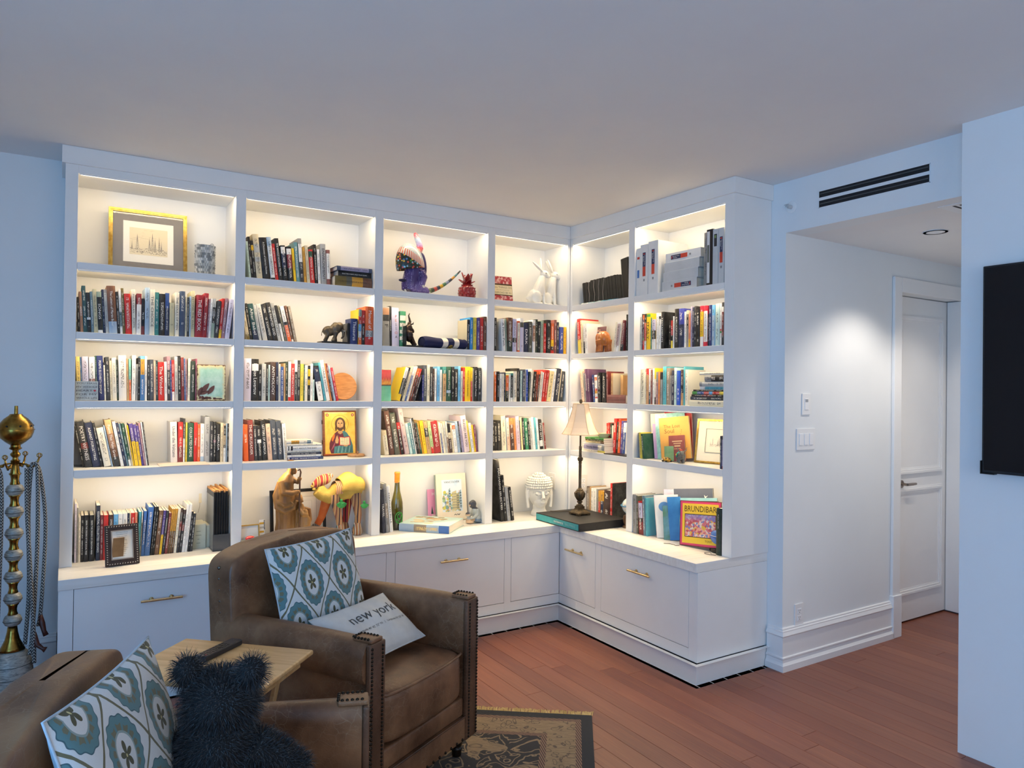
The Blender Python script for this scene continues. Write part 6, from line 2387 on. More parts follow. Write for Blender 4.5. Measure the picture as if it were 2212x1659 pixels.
rx = lean_root('red_lettered_block', 'red and cream patterned block with lettering at the left of the fourth bay', 'ornament', (-.612, .070, ZS[0] + .003), R(-4), 9)
MB().box(0, .160, 0, .040, 0, .178).build('block', noisy('block_edge', '#6f4a22', '#8a6230', 20, .6), rx, bevel=.001)
m = noisy('red_toile', '#a8323a', '#d9a79f', 45, .55, lo=.46, hi=.58)
MB().box(.008, .157, -.0012, .0004, .124, .176).build('red_pattern', m, rx)
MB().box(.008, .157, -.0012, .0004, .002, .040).build('red_pattern', m, rx)
MB().box(.008, .157, -.0012, .0004, .046, .113).build('cream_field', mat('field_cream', '#e6d3a8', .7), rx)
for z_ in (.041, .116, .120):
    MB().box(.006, .158, -.002, .0004, z_, z_ + .0035).build('ruled_line', mat('rule_brown', '#4a331c', .6), rx)
m_ = mat('ink_sepia', '#8a7c62', .7)
lettering('ALL THINGS ON', m_, rx, (.083, -.0016, .098), (1, 0, 0), (0, 0, 1), length=.140, maxh=.014, name='word')
lettering('one short journey', m_, rx, (.083, -.0016, .079), (1, 0, 0), (0, 0, 1), length=.125, maxh=.008, name='word')
lettering('ABROAD BE IN', m_, rx, (.083, -.0016, .060), (1, 0, 0), (0, 0, 1), length=.130, maxh=.013, name='word')

M_HARE = noisy('white_ceramic', '#e2e0d8', '#ebe9e2', 10, .35, coat=.2)


def hare(label, loc, rz, s, ears, look):
    h_ = thing('ceramic_hare', label, 'figurine', loc, rz=rz)
    q = MB()
    q.M = Matrix.Scale(s, 4)
    q.ball((-.020, 0, .055), (.052, .040, .055)).ball((-.038, .0, .045), (.040, .042, .045))                        # haunches
    q.tube([(-.005, 0, .07), (.012, 0, .125), (.022, 0, .165), (.030, 0, .195)], [.042, .038, .029, .021], 12)      # chest, neck
    for y in (-.018, .018):
        q.tube([(.028, y, .115), (.036, y, .06), (.038, y, .012)], [.016, .0105, .010], 8).ball((.048, y, .008), (.018, .011, .008))
        q.ball((-.022, y * 2.1, .048), (.036, .016, .042)).tube([(-.03, y * 2.2, .010), (.018, y * 2.2, .008)], [.012, .010], 8)
    q.ball((-.072, 0, .045), .014)
    q.M = Matrix.Scale(s, 4) @ Matrix.Translation((.036, 0, .205)) @ Matrix.Rotation(look, 4, 'Z') @ Matrix.Rotation(R(14), 4, 'Y')
    q.ball((.006, 0, .010), (.033, .023, .025)).ball((.032, 0, .002), (.018, .015, .015)).ball((.046, 0, .001), (.006, .007, .006))
    for (yaw, pit, y) in ears:
        q2 = Matrix.Scale(s, 4) @ Matrix.Translation((.026, y, .226)) @ Matrix.Rotation(yaw, 4, 'Z') @ Matrix.Rotation(pit, 4, 'Y')
        q.M = q2
        q.ball((0, 0, .045), (.008, .0165, .054))
    sculpt('body', q, M_HARE, .0034, h_, 2)
    q = MB()
    q.M = Matrix.Scale(s, 4) @ Matrix.Translation((.036, 0, .205)) @ Matrix.Rotation(look, 4, 'Z') @ Matrix.Rotation(R(14), 4, 'Y')
    for y in (-.0205, .0205):
        q.ball((.014, y, .014), (.006, .003, .004), 8, 6)
    q.ball((.051, 0, .003), (.0025, .004, .003), 8, 6)
    q.build('eyes_and_nose', mat('hare_grey', '#8d8a84', .4), h_, smooth=True)
    return h_


hare('white ceramic hare with splayed ears, left one of the pair, top shelf', (-.208, .110, ZS[0] + .0006), R(-14), 1.08, ((0, R(-48), -.012), (0, R(-4), .012)), R(-12))
hare('white ceramic hare with upright ears, right one of the pair, top shelf', (-.092, .140, ZS[0] + .0006), R(-22), 1.10, ((0, R(-24), -.010), (0, R(-30), .010)), R(-6))

# ================================================================== fifth and sixth bays (right wall): local x runs along the shelf
def rthing(name, label, cat, along, out, z, rz=0.0, group=None):
    return thing(name, label, cat, (out, -along, z), rz=-PI / 2 + rz, group=group)


M_FOLD = noisy('file_black', '#171716', '#262624', 18, .55)
y0 = .086
for k in range(15):
    wf = .024 + .006 * ((k * 7) % 3)
    hgt = (.163, .163, .160, .172, .172, .172, .174, .174, .170, .175, .175, .176, .176, .172, .170)[k]
    f_ = rthing('file_folder', f'black upright file, {ORD[k]} from the left in the row of black files, fifth bay', 'file', y0, .060, ZS[0] + .0008, group='black files on the fifth bay top shelf')
    lean = R(-7 if k < 13 else -8)
    f_.rotation_euler = (Matrix.Rotation(-PI / 2, 3, 'Z') @ Matrix.Rotation(lean, 3, 'Y')).to_euler()
    MB().box(0, wf - .002, 0, .20, 0, hgt).build('cover', M_FOLD, f_, bevel=.0012)
    MB().box(.004, wf - .006, .002, .196, hgt - .001, hgt + .0012).build('paper_edge', mat('file_paper', '#6d6a62', .8), f_)
    y0 += wf + .0005
for k, (a, off) in enumerate(((.148, .03), (.205, .035), (.262, .01), (.318, -.02))):
    s_ = rthing('file_string', f'pale string tie hanging on the black files, {ORD[k]} from the left', 'string', a, .0555, ZS[0] + .0008, group='string ties on the black files')
    MB().tube([(0, 0, .165), (-.004 + off * .1, -.003, .12), (off * .45, -.003, .07), (off * .3, -.002, .02)], .0011, 5).build('cord', mat('cord_pale', '#b5aaa5', .8), s_)
bb_ = rthing('black_portfolio', 'tall black binder leaning at the right end of the fifth bay top shelf', 'binder', .532, .045, ZS[0] + .0008)
bb_.rotation_euler = (Matrix.Rotation(-PI / 2, 3, 'Z') @ Matrix.Rotation(R(-6.5), 3, 'Y')).to_euler()
MB().box(0, .075, 0, .225, 0, .272).build('cover', noisy('portfolio_black', '#0d0d0d', '#161614', 20, .38), bb_, bevel=.003)
MB().box(.004, .071, .003, .222, .270, .2735).build('page_block', mat('portfolio_grey', '#2b2b2a', .7), bb_)
for x in (.010, .060):
    MB().box(x, x + .002, -.0012, .0004, .01, .262).build('spine_seam', mat('seam_grey', '#4a4a48', .4), bb_)
bag = rthing('plastic_bag', 'crumpled blue and white plastic bag at the foot of the black files', 'bag', .120, .008, ZS[0] + .0008)
q = MB()
rr = random.Random(6)
bl_ = [lin('#8fc0d2'), lin('#d5dcda'), lin('#c0d3d6'), lin('#4fa3c6')]


def bagfn(u, v):
    n_ = noise.noise(Vector((u * 9, v * 3, 3)))
    return (.38 * u, .038 * v, max(0, .010 * math.sin(PI * v) ** .7 * (1 + .5 * n_)) * (1 - .3 * u) + .0005)


q.sheet(bagfn, 60, 8, colfn=lambda u, v: bl_[1 if u < .3 else (2 if u < .62 else 3)] if noise.noise(Vector((u * 14, v * 4, 1))) < .15 else bl_[0])
q.build('bag_film', attr_mat('bag_plastic', .25, .4, 90), bag, colors=True, smooth=True)

# fifth bay second shelf: booklet facing out and the carved elephant
bk = lean_root('music_booklet', 'dark red booklet with white lettering standing behind the carved wooden elephant', 'booklet', (.095, -.112, ZS[1] + .001), -PI / 2 + R(4), 8)
MB().box(0, .150, 0, .006, 0, .192).build('pages', M_PAGES, bk)
MB().box(-.0005, .1505, -.0012, .0002, -.0, .1925).build('cover', noisy('booklet_maroon', '#4f3038', '#5f3b42', 12, .5), bk)
lettering('SING', mat('ink_peach', '#d8b08c', .6), bk, (.055, -.002, .165), (1, 0, 0), (0, 0, 1), length=.075, height=.018, name='title_lettering')
lettering('BOOK', M_INKW, bk, (.062, -.002, .138), (1, 0, 0), (0, 0, 1), length=.085, height=.022, name='title_lettering')
MB().add([(.055 + .045 * math.cos(a), -.0019, .052 + .042 * math.sin(a)) for a in [2 * PI * k / 24 for k in range(24)]][::-1], [tuple(range(24))]).build('cover_picture', mat('pic_tan', '#c79f7c', .6), bk)
MB().add([(.060 + .026 * math.cos(a), -.0023, .066 + .020 * math.sin(a)) for a in [2 * PI * k / 20 for k in range(20)]][::-1], [tuple(range(20))]).build('picture_highlight', mat('pic_pale', '#e3d8c8', .6), bk)
we = rthing('wooden_elephant', 'orange-brown carved wooden elephant standing before the dark red booklet', 'figurine', .330, .045, ZS[1] + .0008, rz=R(-28))
M_TEAK = noisy('teak', '#8f4a1e', '#c97a36', 9, .32, coat=.3, vscale=(1, 1, 3))
q = MB()
q.ball((.022, 0, .098), (.062, .046, .050)).ball((.052, 0, .090), (.040, .040, .046)).ball((-.012, 0, .100), (.042, .040, .050))
q.ball((-.052, 0, .118), (.032, .028, .036))
q.tube([(-.070, 0, .115), (-.086, 0, .085), (-.088, 0, .045), (-.080, 0, .016), (-.070, 0, .012)], [.020, .014, .011, .009, .008], 10)
for (x, y) in ((-.018, -.028), (-.022, .028), (.052, -.028), (.056, .028)):
    q.tube([(x, y, .085), (x - .002, y * 1.05, .045), (x, y * 1.1, .006)], [.024, .0175, .018], 10)
q.tube([(.082, 0, .105), (.092, 0, .075), (.090, 0, .05)], [.006, .005, .004], 6)
for s in (-1, 1):
    q.ball((-.036, s * .032, .104), (.030, .007, .032), rot=Matrix.Rotation(s * R(-22), 3, 'Z'))
sculpt('body', q, M_TEAK, .0032, we, 2)
for s in (-1, 1):
    MB().tube([(-.074, s * .014, .098), (-.090, s * .017, .088), (-.100, s * .018, .088)], [.004, .003, .0015], 6).build('tusk', M_PAPER, we, smooth=True)
    MB().ball((-.072, s * .020, .128), .0035, 8, 6).build('eye', M_SLAB, we)

# fifth bay third shelf: cover facing, leather bible lying
cb_ = rthing('cream_hymnal', 'cream faced book with script title above the lying leather book, fifth bay', 'book', .452, .100, ZS[2] + .0008, rz=R(14))
MB().box(0, .020, .0, .004, 0, .190).box(0, .0025, 0, .15, 0, .19).build('cover', noisy('hymnal_tan', '#b98f5c', '#caa26d', 12, .6), cb_, bevel=.0008)
bi = MB()
lying(.408, .020, ZS[2] + .0006, .188, .145, .056, 'rb2', ' ', 'thick red-brown leather book lying at the right of the fifth bay third shelf', unit='R', hard=True, ink=False)
# fifth bay fourth shelf: stack and the tray under the upright books
z = ZS[3] + .0004
G_ = 'books lying in a stack, fourth shelf of the fifth bay'
for (a, ln, th, dep, sp_, ti, lb) in (
        (.098, .252, .013, .19, 'W,y3@.7', '', 'cream book at the bottom of the stack behind the lamp stem'),
        (.112, .232, .036, .16, 'W,lv2@.04,lv2@.6,W@.72,gr@.9', 'Study Bible', 'thick lavender grey book in the stack behind the lamp stem'),
        (.105, .238, .011, .17, 'w', '', 'thin white book in the middle of the stack behind the lamp'),
        (.140, .200, .013, .15, 'y5,br@.8', '', 'pale yellow book in the stack below the green one'),
        (.136, .200, .011, .15, 'ol', '', 'olive book in the stack directly under the green one'),
        (.132, .204, .014, .15, 'g', '', 'bright green book topping the stack behind the lamp')):
    lying(a, .050, z, ln, dep, th, sp_, ti, lb, unit='R', hard=th > .03, group=G_)
    z += th + .0004
bo_ = rthing('pink_glass_bowl', 'small pale pink bowl standing on the stack behind the lamp shade', 'bowl', .262, .115, z + .0004)
MB().lathe([(.0, 0), (.030, 0), (.036, .008), (.050, .024), (.056, .030), (.053, .031), (.046, .022), (.0, .010)], 28).build('bowl_body', noisy('bowl_pink', '#d8b49c', '#e8d0be', 8, .3), bo_, smooth=True, angle=50)
tr = rthing('black_tray', 'flat black stand jutting out below the upright books, fifth bay fourth shelf', 'stand', .395, .005, ZS[3] + .0003)
MB().box(0, .225, 0, .100, 0, .006).build('tray_body', M_SLAB, tr, bevel=.002)
# fifth bay countertop: globe before the black book
gl = rthing('small_globe', 'small blue and white globe on a brown stand at the right of the fifth bay', 'globe', .560, .105, CT)
m = mat('globe_paper', '#b9cbd6', .3, coat=.3)
t = NT(m)
nz = t.noise(t.obj(), 26, 4)
t.color(t.ramp(nz, [(.42, lin('#8fb6cc')), (.48, lin('#d8d5cc')), (.62, lin('#c9c2b0')), (.66, lin('#6f9fc0'))], 'CONSTANT'))
MB().ball((0, 0, .142), .056, 24, 16).build('ball', m, gl, smooth=True)
q = MB()
q.tube([(.060 * math.cos(a), 0, .142 + .060 * math.sin(a)) for a in [2 * PI * k / 40 for k in range(40)]], .003, 6, closed=True)
q.build('meridian_ring', mat('ring_steel', '#8a8580', .3, .6), gl, smooth=True)
MB().tube([(.062 * math.cos(a), .062 * math.sin(a), .150 + .006 * math.sin(a)) for a in [2 * PI * k / 40 for k in range(40)]], .003, 6, closed=True).build('blue_ring', mat('ring_blue', '#2f86b5', .4), gl, smooth=True)
MB().lathe([(.0, 0), (.052, 0), (.054, .006), (.040, .018), (.046, .030), (.050, .055), (.044, .078), (.0, .082)], 24).build('stand', noisy('globe_stand', '#4a3424', '#6b4d33', 20, .5, bump=.2), gl, smooth=True, angle=50)

# sixth bay top shelf: white ring binders
M_BWHITE = noisy('binder_white', '#e4e4e2', '#ecebe8', 10, .35)
M_BGREY = noisy('binder_grey', '#c3c6c8', '#cdd0d2', 10, .35)
M_LN, M_LR = mat('label_navy', '#2c3358', .5), mat('label_red', '#d2442f', .5)


def binder(label, along, out, z, th, h, d, m, M=None, lab=None, rot=None, inner=False):
    b_ = thing('ring_binder', label, 'binder', group='ring binders on the sixth bay top shelf')
    b_.matrix_world = M if M is not None else Matrix.Translation((out, -along, z)) @ Matrix.Rotation(-PI / 2, 4, 'Z')
    MB().box(0, th, 0, .003, 0, h).build('spine', m, b_, bevel=.001)
    for x in (0, th - .003):
        MB().box(x, x + .003, .0032, d, 0, h).build('cover_board', m, b_, bevel=.0008)
    MB().box(.004, th - .004, .010, d - .012, .004, h - .010).build('page_block', M_PAGES, b_)
    if lab == 'heavy':
        w = min(th * .5, .026)
        x0, x1 = th / 2 - w / 2, th / 2 + w / 2
        MB().box(x0, x1, -.0010, .0002, h * .56, h * .84).build('navy_label', M_LN, b_)
        MB().box(x0, x1, -.0010, .0002, h * .37, h * .559).build('red_label', M_LR, b_)
        MB().box(x0 + w * .2, x1 - w * .2, -.0014, -.0009, h * .80, h * .82).build('label_tick', M_LR, b_)
        lettering('Heavy-Duty', M_INKW, b_, (th / 2 + w * .16, -.0015, h * .69), (0, 0, -1), (1, 0, 0), length=h * .20, maxh=w * .34, name='label_lettering')
        lettering('Binder', M_INKW, b_, (th / 2 - w * .2, -.0015, h * .71), (0, 0, -1), (1, 0, 0), length=h * .11, maxh=w * .30, name='label_lettering')
        MB().box(th / 2 - .006, th / 2 + .006, -.0008, .0002, h * .27, h * .315).build('barcode', mat('barcode_grey', '#8d8f90', .6), b_)
    return b_


zb = ZS[0] + .0006
b1 = binder('narrow white ring binder at the far left of the sixth bay top shelf', .698, .012, zb, .038, .306, .245, M_BWHITE)
MB().box(.010, .028, -.001, .0002, .115, .165).build('blue_label', mat('label_blue', '#3f74b8', .5), b1)
MB().box(.008, .030, -.001, .0002, .235, .250).build('red_mark', M_LR, b1)
binder('white ring binder with navy and red label, second from left, sixth bay', .740, .008, zb, .070, .322, .250, M_BWHITE, lab='heavy')
binder('wide white ring binder with navy and red label, third from left, sixth bay', .8125, .008, zb, .088, .332, .255, M_BWHITE, lab='heavy')
# four binders lying in a stack, their spines forward
zz = zb
for k, (lb, lab_, th) in enumerate((('bottom one of four white binders lying in a stack, upside-down label', 'heavy', .062), ('second from the bottom of the four lying white binders', None, .058), ('third from the bottom of the four lying white binders', None, .058), ('topmost of the four lying white binders, with navy and red label', 'heavy', .056))):
    a0 = .925 + .014 * (3 - k) * 0 + .006 * k
    L_ = .288
    B = Matrix.Translation((.020 + .004 * k, -a0, zz)) @ Matrix.Rotation(-PI / 2, 4, 'Z')
    if k == 0:
        M_ = B @ Matrix(((0, 0, 1, 0), (0, 1, 0, 0), (-1, 0, 0, th), (0, 0, 0, 1)))
    else:
        M_ = B @ Matrix(((0, 0, -1, L_), (0, 1, 0, 0), (1, 0, 0, 0), (0, 0, 0, 1)))
    binder(lb, 0, 0, 0, th, L_, .245, M_BGREY if k < 3 else M_BWHITE, M=M_, lab=lab_)
    zz += th + .0006
b1 = binder('black ring binder with a white spine strip right of the lying binders', 1.294, .012, zb, .044, .320, .25, mat('binder_black', '#121214', .4))
MB().box(.004, .024, -.0012, .0002, .012, .308).build('white_strip', M_BWHITE, b1)
MB().box(.007, .021, -.002, -.001, .13, .23).build('strip_print', mat('strip_grey', '#6d6f63', .6), b1)
b1 = binder('light grey ring binder with black label, second from the right end', 1.340, .012, zb, .040, .314, .25, M_BGREY)
MB().box(.010, .030, -.001, .0002, .215, .285).build('black_label', M_INKK, b1)
MB().box(.014, .026, -.0016, -.0009, .262, .278).build('green_mark', mat('mark_green', '#7f9a5a', .6), b1)
binder('light grey ring binder with navy and red label at the right end', 1.3825, .012, zb, .040, .314, .25, M_BGREY, lab='heavy')

# sixth bay third shelf: stack at the right
lp_ = ' '
z = ZS[2] + .0004
G_ = 'books lying in a stack, third shelf of the sixth bay'
for (a, ln, th, dep, sp_, ti, lb) in (
        (1.150, .280, .035, .20, 'W2', '', 'thick cream book at the bottom of the third-shelf stack, sixth bay'),
        (1.158, .270, .020, .20, 'sl3,sl3@.2,K@.3', '', 'slate book, second from the bottom of the third-shelf stack, sixth bay'),
        (1.166, .265, .012, .19, 'k2,rb@.3,k2@.6', '', 'black and maroon book low in the third-shelf stack, sixth bay'),
        (1.172, .258, .018, .19, 'g,b@.15,r@.35,sb@.5,r@.6,y3@.8', '', 'multicoloured book in the middle of the third-shelf stack, sixth bay'),
        (1.180, .250, .010, .18, 'k2', '', 'thin black book above the multicoloured one, sixth bay stack'),
        (1.232, .195, .017, .16, 'w,te2@.2,te2@.9', '', 'white and aqua book in the upper third-shelf stack, sixth bay'),
        (1.230, .198, .028, .16, 'gr,lg2@.1', '', 'grey patterned book in the upper third-shelf stack, sixth bay'),
        (1.270, .160, .038, .14, 'gr,k@.3,k@.9', '', 'thick black dotted book near the top of the third-shelf stack'),
        (1.228, .200, .018, .15, 'W', 'once upon a time', 'cream book with lettering topping the third-shelf stack, sixth bay')):
    lying(a, .035, z, ln, dep, th, sp_, ti, lb, unit='R', hard=th > .025, group=G_)
    z += th + .0004

# sixth bay fourth shelf: picture books, small books, toys, gold frame
def facing(name, label, along, out, z, w, h, th, rz, back, cover, roll=0.0, spine=None, cat='book', **kw):
    """a book standing with its cover to the room, leaning back"""
    r = thing(name, label, cat, (out, -along, z))
    r.rotation_euler = (Matrix.Rotation(-PI / 2 + rz, 3, 'Z') @ Matrix.Rotation(R(-back), 3, 'X') @ Matrix.Rotation(R(roll), 3, 'Y')).to_euler()
    MB().box(.001, w - .002, .0012, th - .0012, .002, h - .002).build('page_block', M_PAGES, r)
    MB().box(0, w, 0, .0012, 0, h).box(0, .0012, 0, th, 0, h).box(0, w, th - .0012, th, 0, h).build('cover', cover, r)
    if spine:
        MB().box(-.0008, .0, .0, th, 0, h).build('spine', spine, r)
    return r


z = ZS[3] + .002
jo = facing('picture_book', 'pale picture book lettered Joie leaning left on the fourth shelf, sixth bay', .768, .105, z, .17, .285, .012, R(35), 6, noisy('cover_cream', '#d9cdb9', '#e2d7c4', 8, .6), roll=-5)
lettering('Joie', mat('ink_brown', '#6b5a44', .6), jo, (.07, -.001, .225), (1, 0, 0), (0, 0, 1), length=.09, name='title_lettering')
MB().box(.03, .075, -.001, .0001, .02, .165).build('cover_picture', noisy('pic_brown', '#4a3a2e', '#8a7660', 60, .7), jo)
facing('picture_book', 'lavender pink picture book standing before the aqua one, sixth bay', .812, .082, z, .16, .222, .012, R(38), 5, noisy('cover_lavender', '#b590b8', '#c9a9c6', 6, .6, lo=.3, hi=.7), roll=-5, spine=mat('spine_lav', '#b9b5cf', .6))
facing('picture_book', 'tall red picture book at the back of the fourth shelf, sixth bay', .838, .150, z, .20, .300, .012, R(12), 5, mat('cover_red', '#b02a2c', .5), roll=-6)
facing('picture_book', 'aqua marbled picture book between lavender and orange covers, sixth bay', .842, .080, z, .19, .285, .020, R(32), 5, noisy('cover_aqua', '#7fb8ae', '#a9d3c8', 40, .6), roll=-6)
ls = facing('picture_book', 'orange picture book titled The Lost Soul facing out, sixth bay fourth shelf', .898, .060, z, .190, .262, .022, R(26), 6, noisy('cover_orange', '#d69c4a', '#dfa955', 5, .6), roll=-7, spine=mat('spine_rust', '#8f5f46', .6))
mi_ = mat('ink_walnut', '#7a5628', .6)
lettering('The Lost', mi_, ls, (.080, -.001, .205), (1, 0, 0), (0, 0, 1), length=.105, name='title_lettering')
lettering('Soul', mi_, ls, (.062, -.001, .176), (1, 0, 0), (0, 0, 1), length=.062, name='title_lettering')
q = MB()
rr = random.Random(5)
for k in range(11):
    x, zz = .12 - .006 * k + rr.random() * .03, .175 - k * .012
    q.box(x, x + .004, -.001, .0001, zz, zz + .004)
q.build('cover_dots', mi_, ls)['kind'] = 'stuff'
mb2 = facing('small_hardback', 'small red-brown book with gilt lettering leaning on the orange picture book', .985, .042, z, .098, .158, .016, R(30), 10, noisy('cover_redbrown', '#7f3f36', '#8c4a40', 14, .5), roll=-6)
for k, (w, hh, zz) in enumerate(((.062, .007, .118), (.046, .006, .105), (.036, .009, .088), (.044, .003, .074))):
    MB().box(.052 - w / 2, .052 + w / 2, -.0008, .0001, zz, zz + hh).build('gilt_line', mat('gilt', '#c9a678', .4, .3), mb2)
facing('small_hardback', 'tiny plain green cloth book standing beside the small red-brown book', .962, .022, z, .058, .092, .014, R(30), 8, noisy('cover_green', '#6f9468', '#7fa277', 30, .7), roll=-4)
gf = lean_root('gold_frame', 'gold framed small landscape engraving with wide cream mat, fourth shelf right end', 'picture', (.140, -1.090, ZS[3] + .003), -PI / 2 + R(14), 9)
gw, gh = .285, .268
bars(gw, gh, .013, 0, .012).build('frame', M_GOLDF, gf, bevel=.0008)
MB().box(.012, gw - .012, .004, .008, .012, gh - .012).build('mat_board', M_CREAM, gf)
for i_ in (.070, .0715):
    pass
bars(gw - .13, gh - .125, .0012, .0015, .0042).build('ruled_border', mat('rule_sage', '#9a9c84', .7), gf).location = (.065, 0, .066)
skyline(MB(), .10, .075, 8, .092, .098, .0034).build('etched_lines', MATS['etch_ink'], gf)['kind'] = 'stuff'
MB().box(.012, gw - .012, .0022, .0030, .012, gh - .012).build('glass', M_GLASS, gf)
MB().box(.014, gw - .014, .008, .0115, .014, gh - .014).build('backing_board', MATS['kraft'], gf)
for k, (c, lb) in enumerate((('n3,sl2@.3', 'dark slate paperback standing before the gold frame at the right end'), ('lv2,rb@.9', 'lavender grey paperback at the far right end of the fourth shelf'))):
    make_book(.010, .185 - .02 * k, .12, c, '', lb, Matrix.Translation((.012, -1.408 - .0125 * k, ZS[3] + .0004)) @ Matrix.Rotation(-PI / 2, 4, 'Z'), hard=False)
bf2 = rthing('bull_toy', 'small grey horned bull toy wearing a teal blanket, fourth shelf of sixth bay', 'toy', 1.075, .045, ZS[3] + .0008, rz=R(-35))
q = MB()
q.ball((.0, 0, .042), (.036, .022, .024)).ball((.022, 0, .048), (.022, .021, .024)).ball((.044, 0, .060), (.018, .015, .018)).ball((.056, 0, .054), (.010, .011, .009))
for x in (-.022, .022):
    for y in (-.013, .013):
        q.tube([(x, y, .036), (x, y, .002)], [.009, .008], 8)
for s in (-1, 1):
    q.tube([(.042, s * .010, .072), (.040, s * .024, .080), (.046, s * .028, .100)], [.005, .004, .002], 6)
sculpt('body', q, noisy('toy_grey', '#5d5c58', '#77756f', 20, .5), .0024, bf2, 2)
q = MB()
q.sheet(lambda u, v: (-.030 + .040 * u, .0255 * math.sin((v - .5) * 3.6), .040 + .028 * math.cos((v - .5) * 3.6)), 6, 14)
q.build('blanket', noisy('toy_teal', '#1f8f7a', '#2c5fa0', 22, .6), bf2, smooth=True).modifiers.new('s', 'SOLIDIFY').thickness = .002
MB().ball((-.012, -.026, .048), (.007, .003, .007), 10, 8).build('yellow_flower', mat('toy_yellow', '#e0b41f', .5), bf2, smooth=True)
MB().ball((-.04, -.006, .030), (.010, .010, .02), 10, 8).build('tail_end', mat('toy_pale', '#c9b489', .6), bf2, smooth=True)
MB().ball((.020, -.004, .078), (.014, .010, .006), 10, 8).build('red_saddle', mat('toy_red', '#b5402f', .5), bf2, smooth=True)
tt = rthing('tin_turtle', 'tiny yellow and black tin turtle at the front edge of the fourth shelf', 'toy', .985, .018, ZS[3] + .0008, rz=R(-10))
MB().ball((0, 0, .014), (.032, .022, .014), 18, 10).build('shell', noisy('tin_pattern', '#2a2418', '#d09a2c', 70, .35, lo=.45, hi=.52), tt, smooth=True)
MB().ball((-.024, -.012, .010), (.010, .008, .009), 10, 8).build('head', mat('tin_cream', '#ddd6c6', .5), tt, smooth=True)
q = MB()
for x, y in ((-.016, -.018), (.018, -.018), (-.016, .018), (.018, .018)):
    q.ball((x, y, .005), (.008, .006, .005), 8, 6)
q.build('feet', M_SLAB, tt, smooth=True)

# sixth bay countertop: picture books, toy ball, thick green book
z = CT + .001
specs = [
    # label, along, out, w, h, th, rz, back, roll, colour a, colour b, spine
    ('white picture book with red spine, left of the slate ones on the countertop', .905, .020, .150, .262, .014, 34, 4, -6, '#e6e2da', '#efece4', '#c4222c'),
    ('pink and white picture book tall behind the red-spined one', .880, .110, .210, .290, .012, 22, 4, -4, '#e0b3cf', '#d8d6dc', '#2b2b30'),
    ('green photo picture book before the blue ones on the countertop', .965, .022, .070, .205, .012, 34, 4, -4, '#4f7a56', '#6fa3c0', '#6b7f5a'),
    ('bright blue picture book with green corner on the countertop', 1.000, .040, .080, .262, .014, 34, 4, -6, '#2f6fb0', '#3f86c4', '#8fa0b5'),
    ('large slate grey picture book with white bird at its top', 1.005, .085, .250, .310, .016, 20, 5, -6, '#5b5f6b', '#636773', '#3a4660'),
    ('pale aqua picture book peeking above the dark ones', 1.055, .070, .250, .262, .012, 16, 5, -6, '#8cc2c9', '#a5d2d6', '#7f93a6'),
    ('dark brown picture book behind the yellow bordered one', 1.085, .050, .250, .250, .012, 13, 5, -6, '#4f4a45', '#5a554f', '#4a4540'),
]
for k, (lb, al, out, w, h, th, rz, back, roll, ca, cb2, spn) in enumerate(specs):
    b_ = facing('picture_book', lb, al, out, z, w, h, th, R(rz), back, noisy(f'picture_cover_{k}', ca, cb2, 9, .5), roll=roll, spine=mat('spine' + spn, spn, .5))
    if k == 0:
        MB().add([(.060 + .035 * math.cos(a), -.0006, .19 + .03 * math.sin(a)) for a in [2 * PI * i / 20 for i in range(20)]][::-1], [tuple(range(20))]).build('cover_picture', mat('pic_blue', '#5f8fc0', .6), b_)
        MB().box(.05, .085, -.0006, .0001, .055, .14).build('cover_picture', mat('pic_red', '#a8463a', .6), b_)
    if k == 4:
        MB().add([(.195, -.0008, .272), (.205, -.0008, .262), (.220, -.0008, .268), (.208, -.0008, .256), (.203, -.0008, .246), (.197, -.0008, .258)][::-1], [(0, 1, 2, 3, 4, 5)]).build('bird_print', M_PAPER, b_)
    if k == 6:
        MB().box(.055, .078, -.004, -.0006, .13, .246).build('tan_bookmark', mat('bookmark_tan', '#c89a4e', .6), b_)
br_ = facing('picture_book', 'yellow and pink bordered picture book titled Brundibar facing out on the countertop', 1.118, .000, z, .290, .262, .014, R(6), 7, mat('cover_maroon', '#6d2a30', .5), roll=-5, spine=mat('spine_maroon', '#4a2a28', .5))
MB().box(.004, .286, -.0008, .0002, .004, .258).build('pink_border', mat('border_pink', '#cf3f6b', .5), br_)
MB().box(.018, .272, -.0014, -.0007, .016, .246).build('yellow_field', mat('field_yellow', '#e8c23c', .5), br_)
MB().box(.036, .256, -.0020, -.0013, .052, .186).build('picture_edge', mat('edge_dark', '#3a2a2a', .5), br_)
m = mat('crowd_picture', '#c98a86', .6)
t = NT(m)
vo = t.n('TexVoronoi', {'Vector': t.obj(), 'Scale': 85.0})
hue = t.n('SeparateXYZ', {0: vo.outputs['Color']}).outputs[0]
zc = t.n('SeparateXYZ', {0: t.obj()}).outputs[2]
cr = t.ramp(hue, [(0, lin('#c9707a')), (.25, lin('#e0a08f')), (.45, lin('#6f7fb5')), (.6, lin('#d8c8c0')), (.78, lin('#b5525f')), (.92, lin('#d9b24a'))], 'CONSTANT')
t.color(t.mix(t.ramp(zc, [(.145, (0,)), (.165, (.65,))]), cr, lin('#7a7fbd')))
MB().box(.040, .252, -.0026, -.0019, .056, .182).build('picture', m, br_)
lettering('BRUNDIBAR', mat('ink_brundi', '#4a3018', .6), br_, (.146, -.0017, .216), (1, 0, 0), (0, 0, 1), length=.225, height=.034, name='title_lettering')
lettering('TONY', mat('ink_brundi2', '#4a3018', .6), br_, (.205, -.0017, .034), (1, 0, 0), (0, 0, 1), length=.05, name='author_lettering')
bt = rthing('blue_drum_toy', 'round glossy blue plastic toy on a black strap beside the thick green book', 'toy', 1.365, .085, CT)
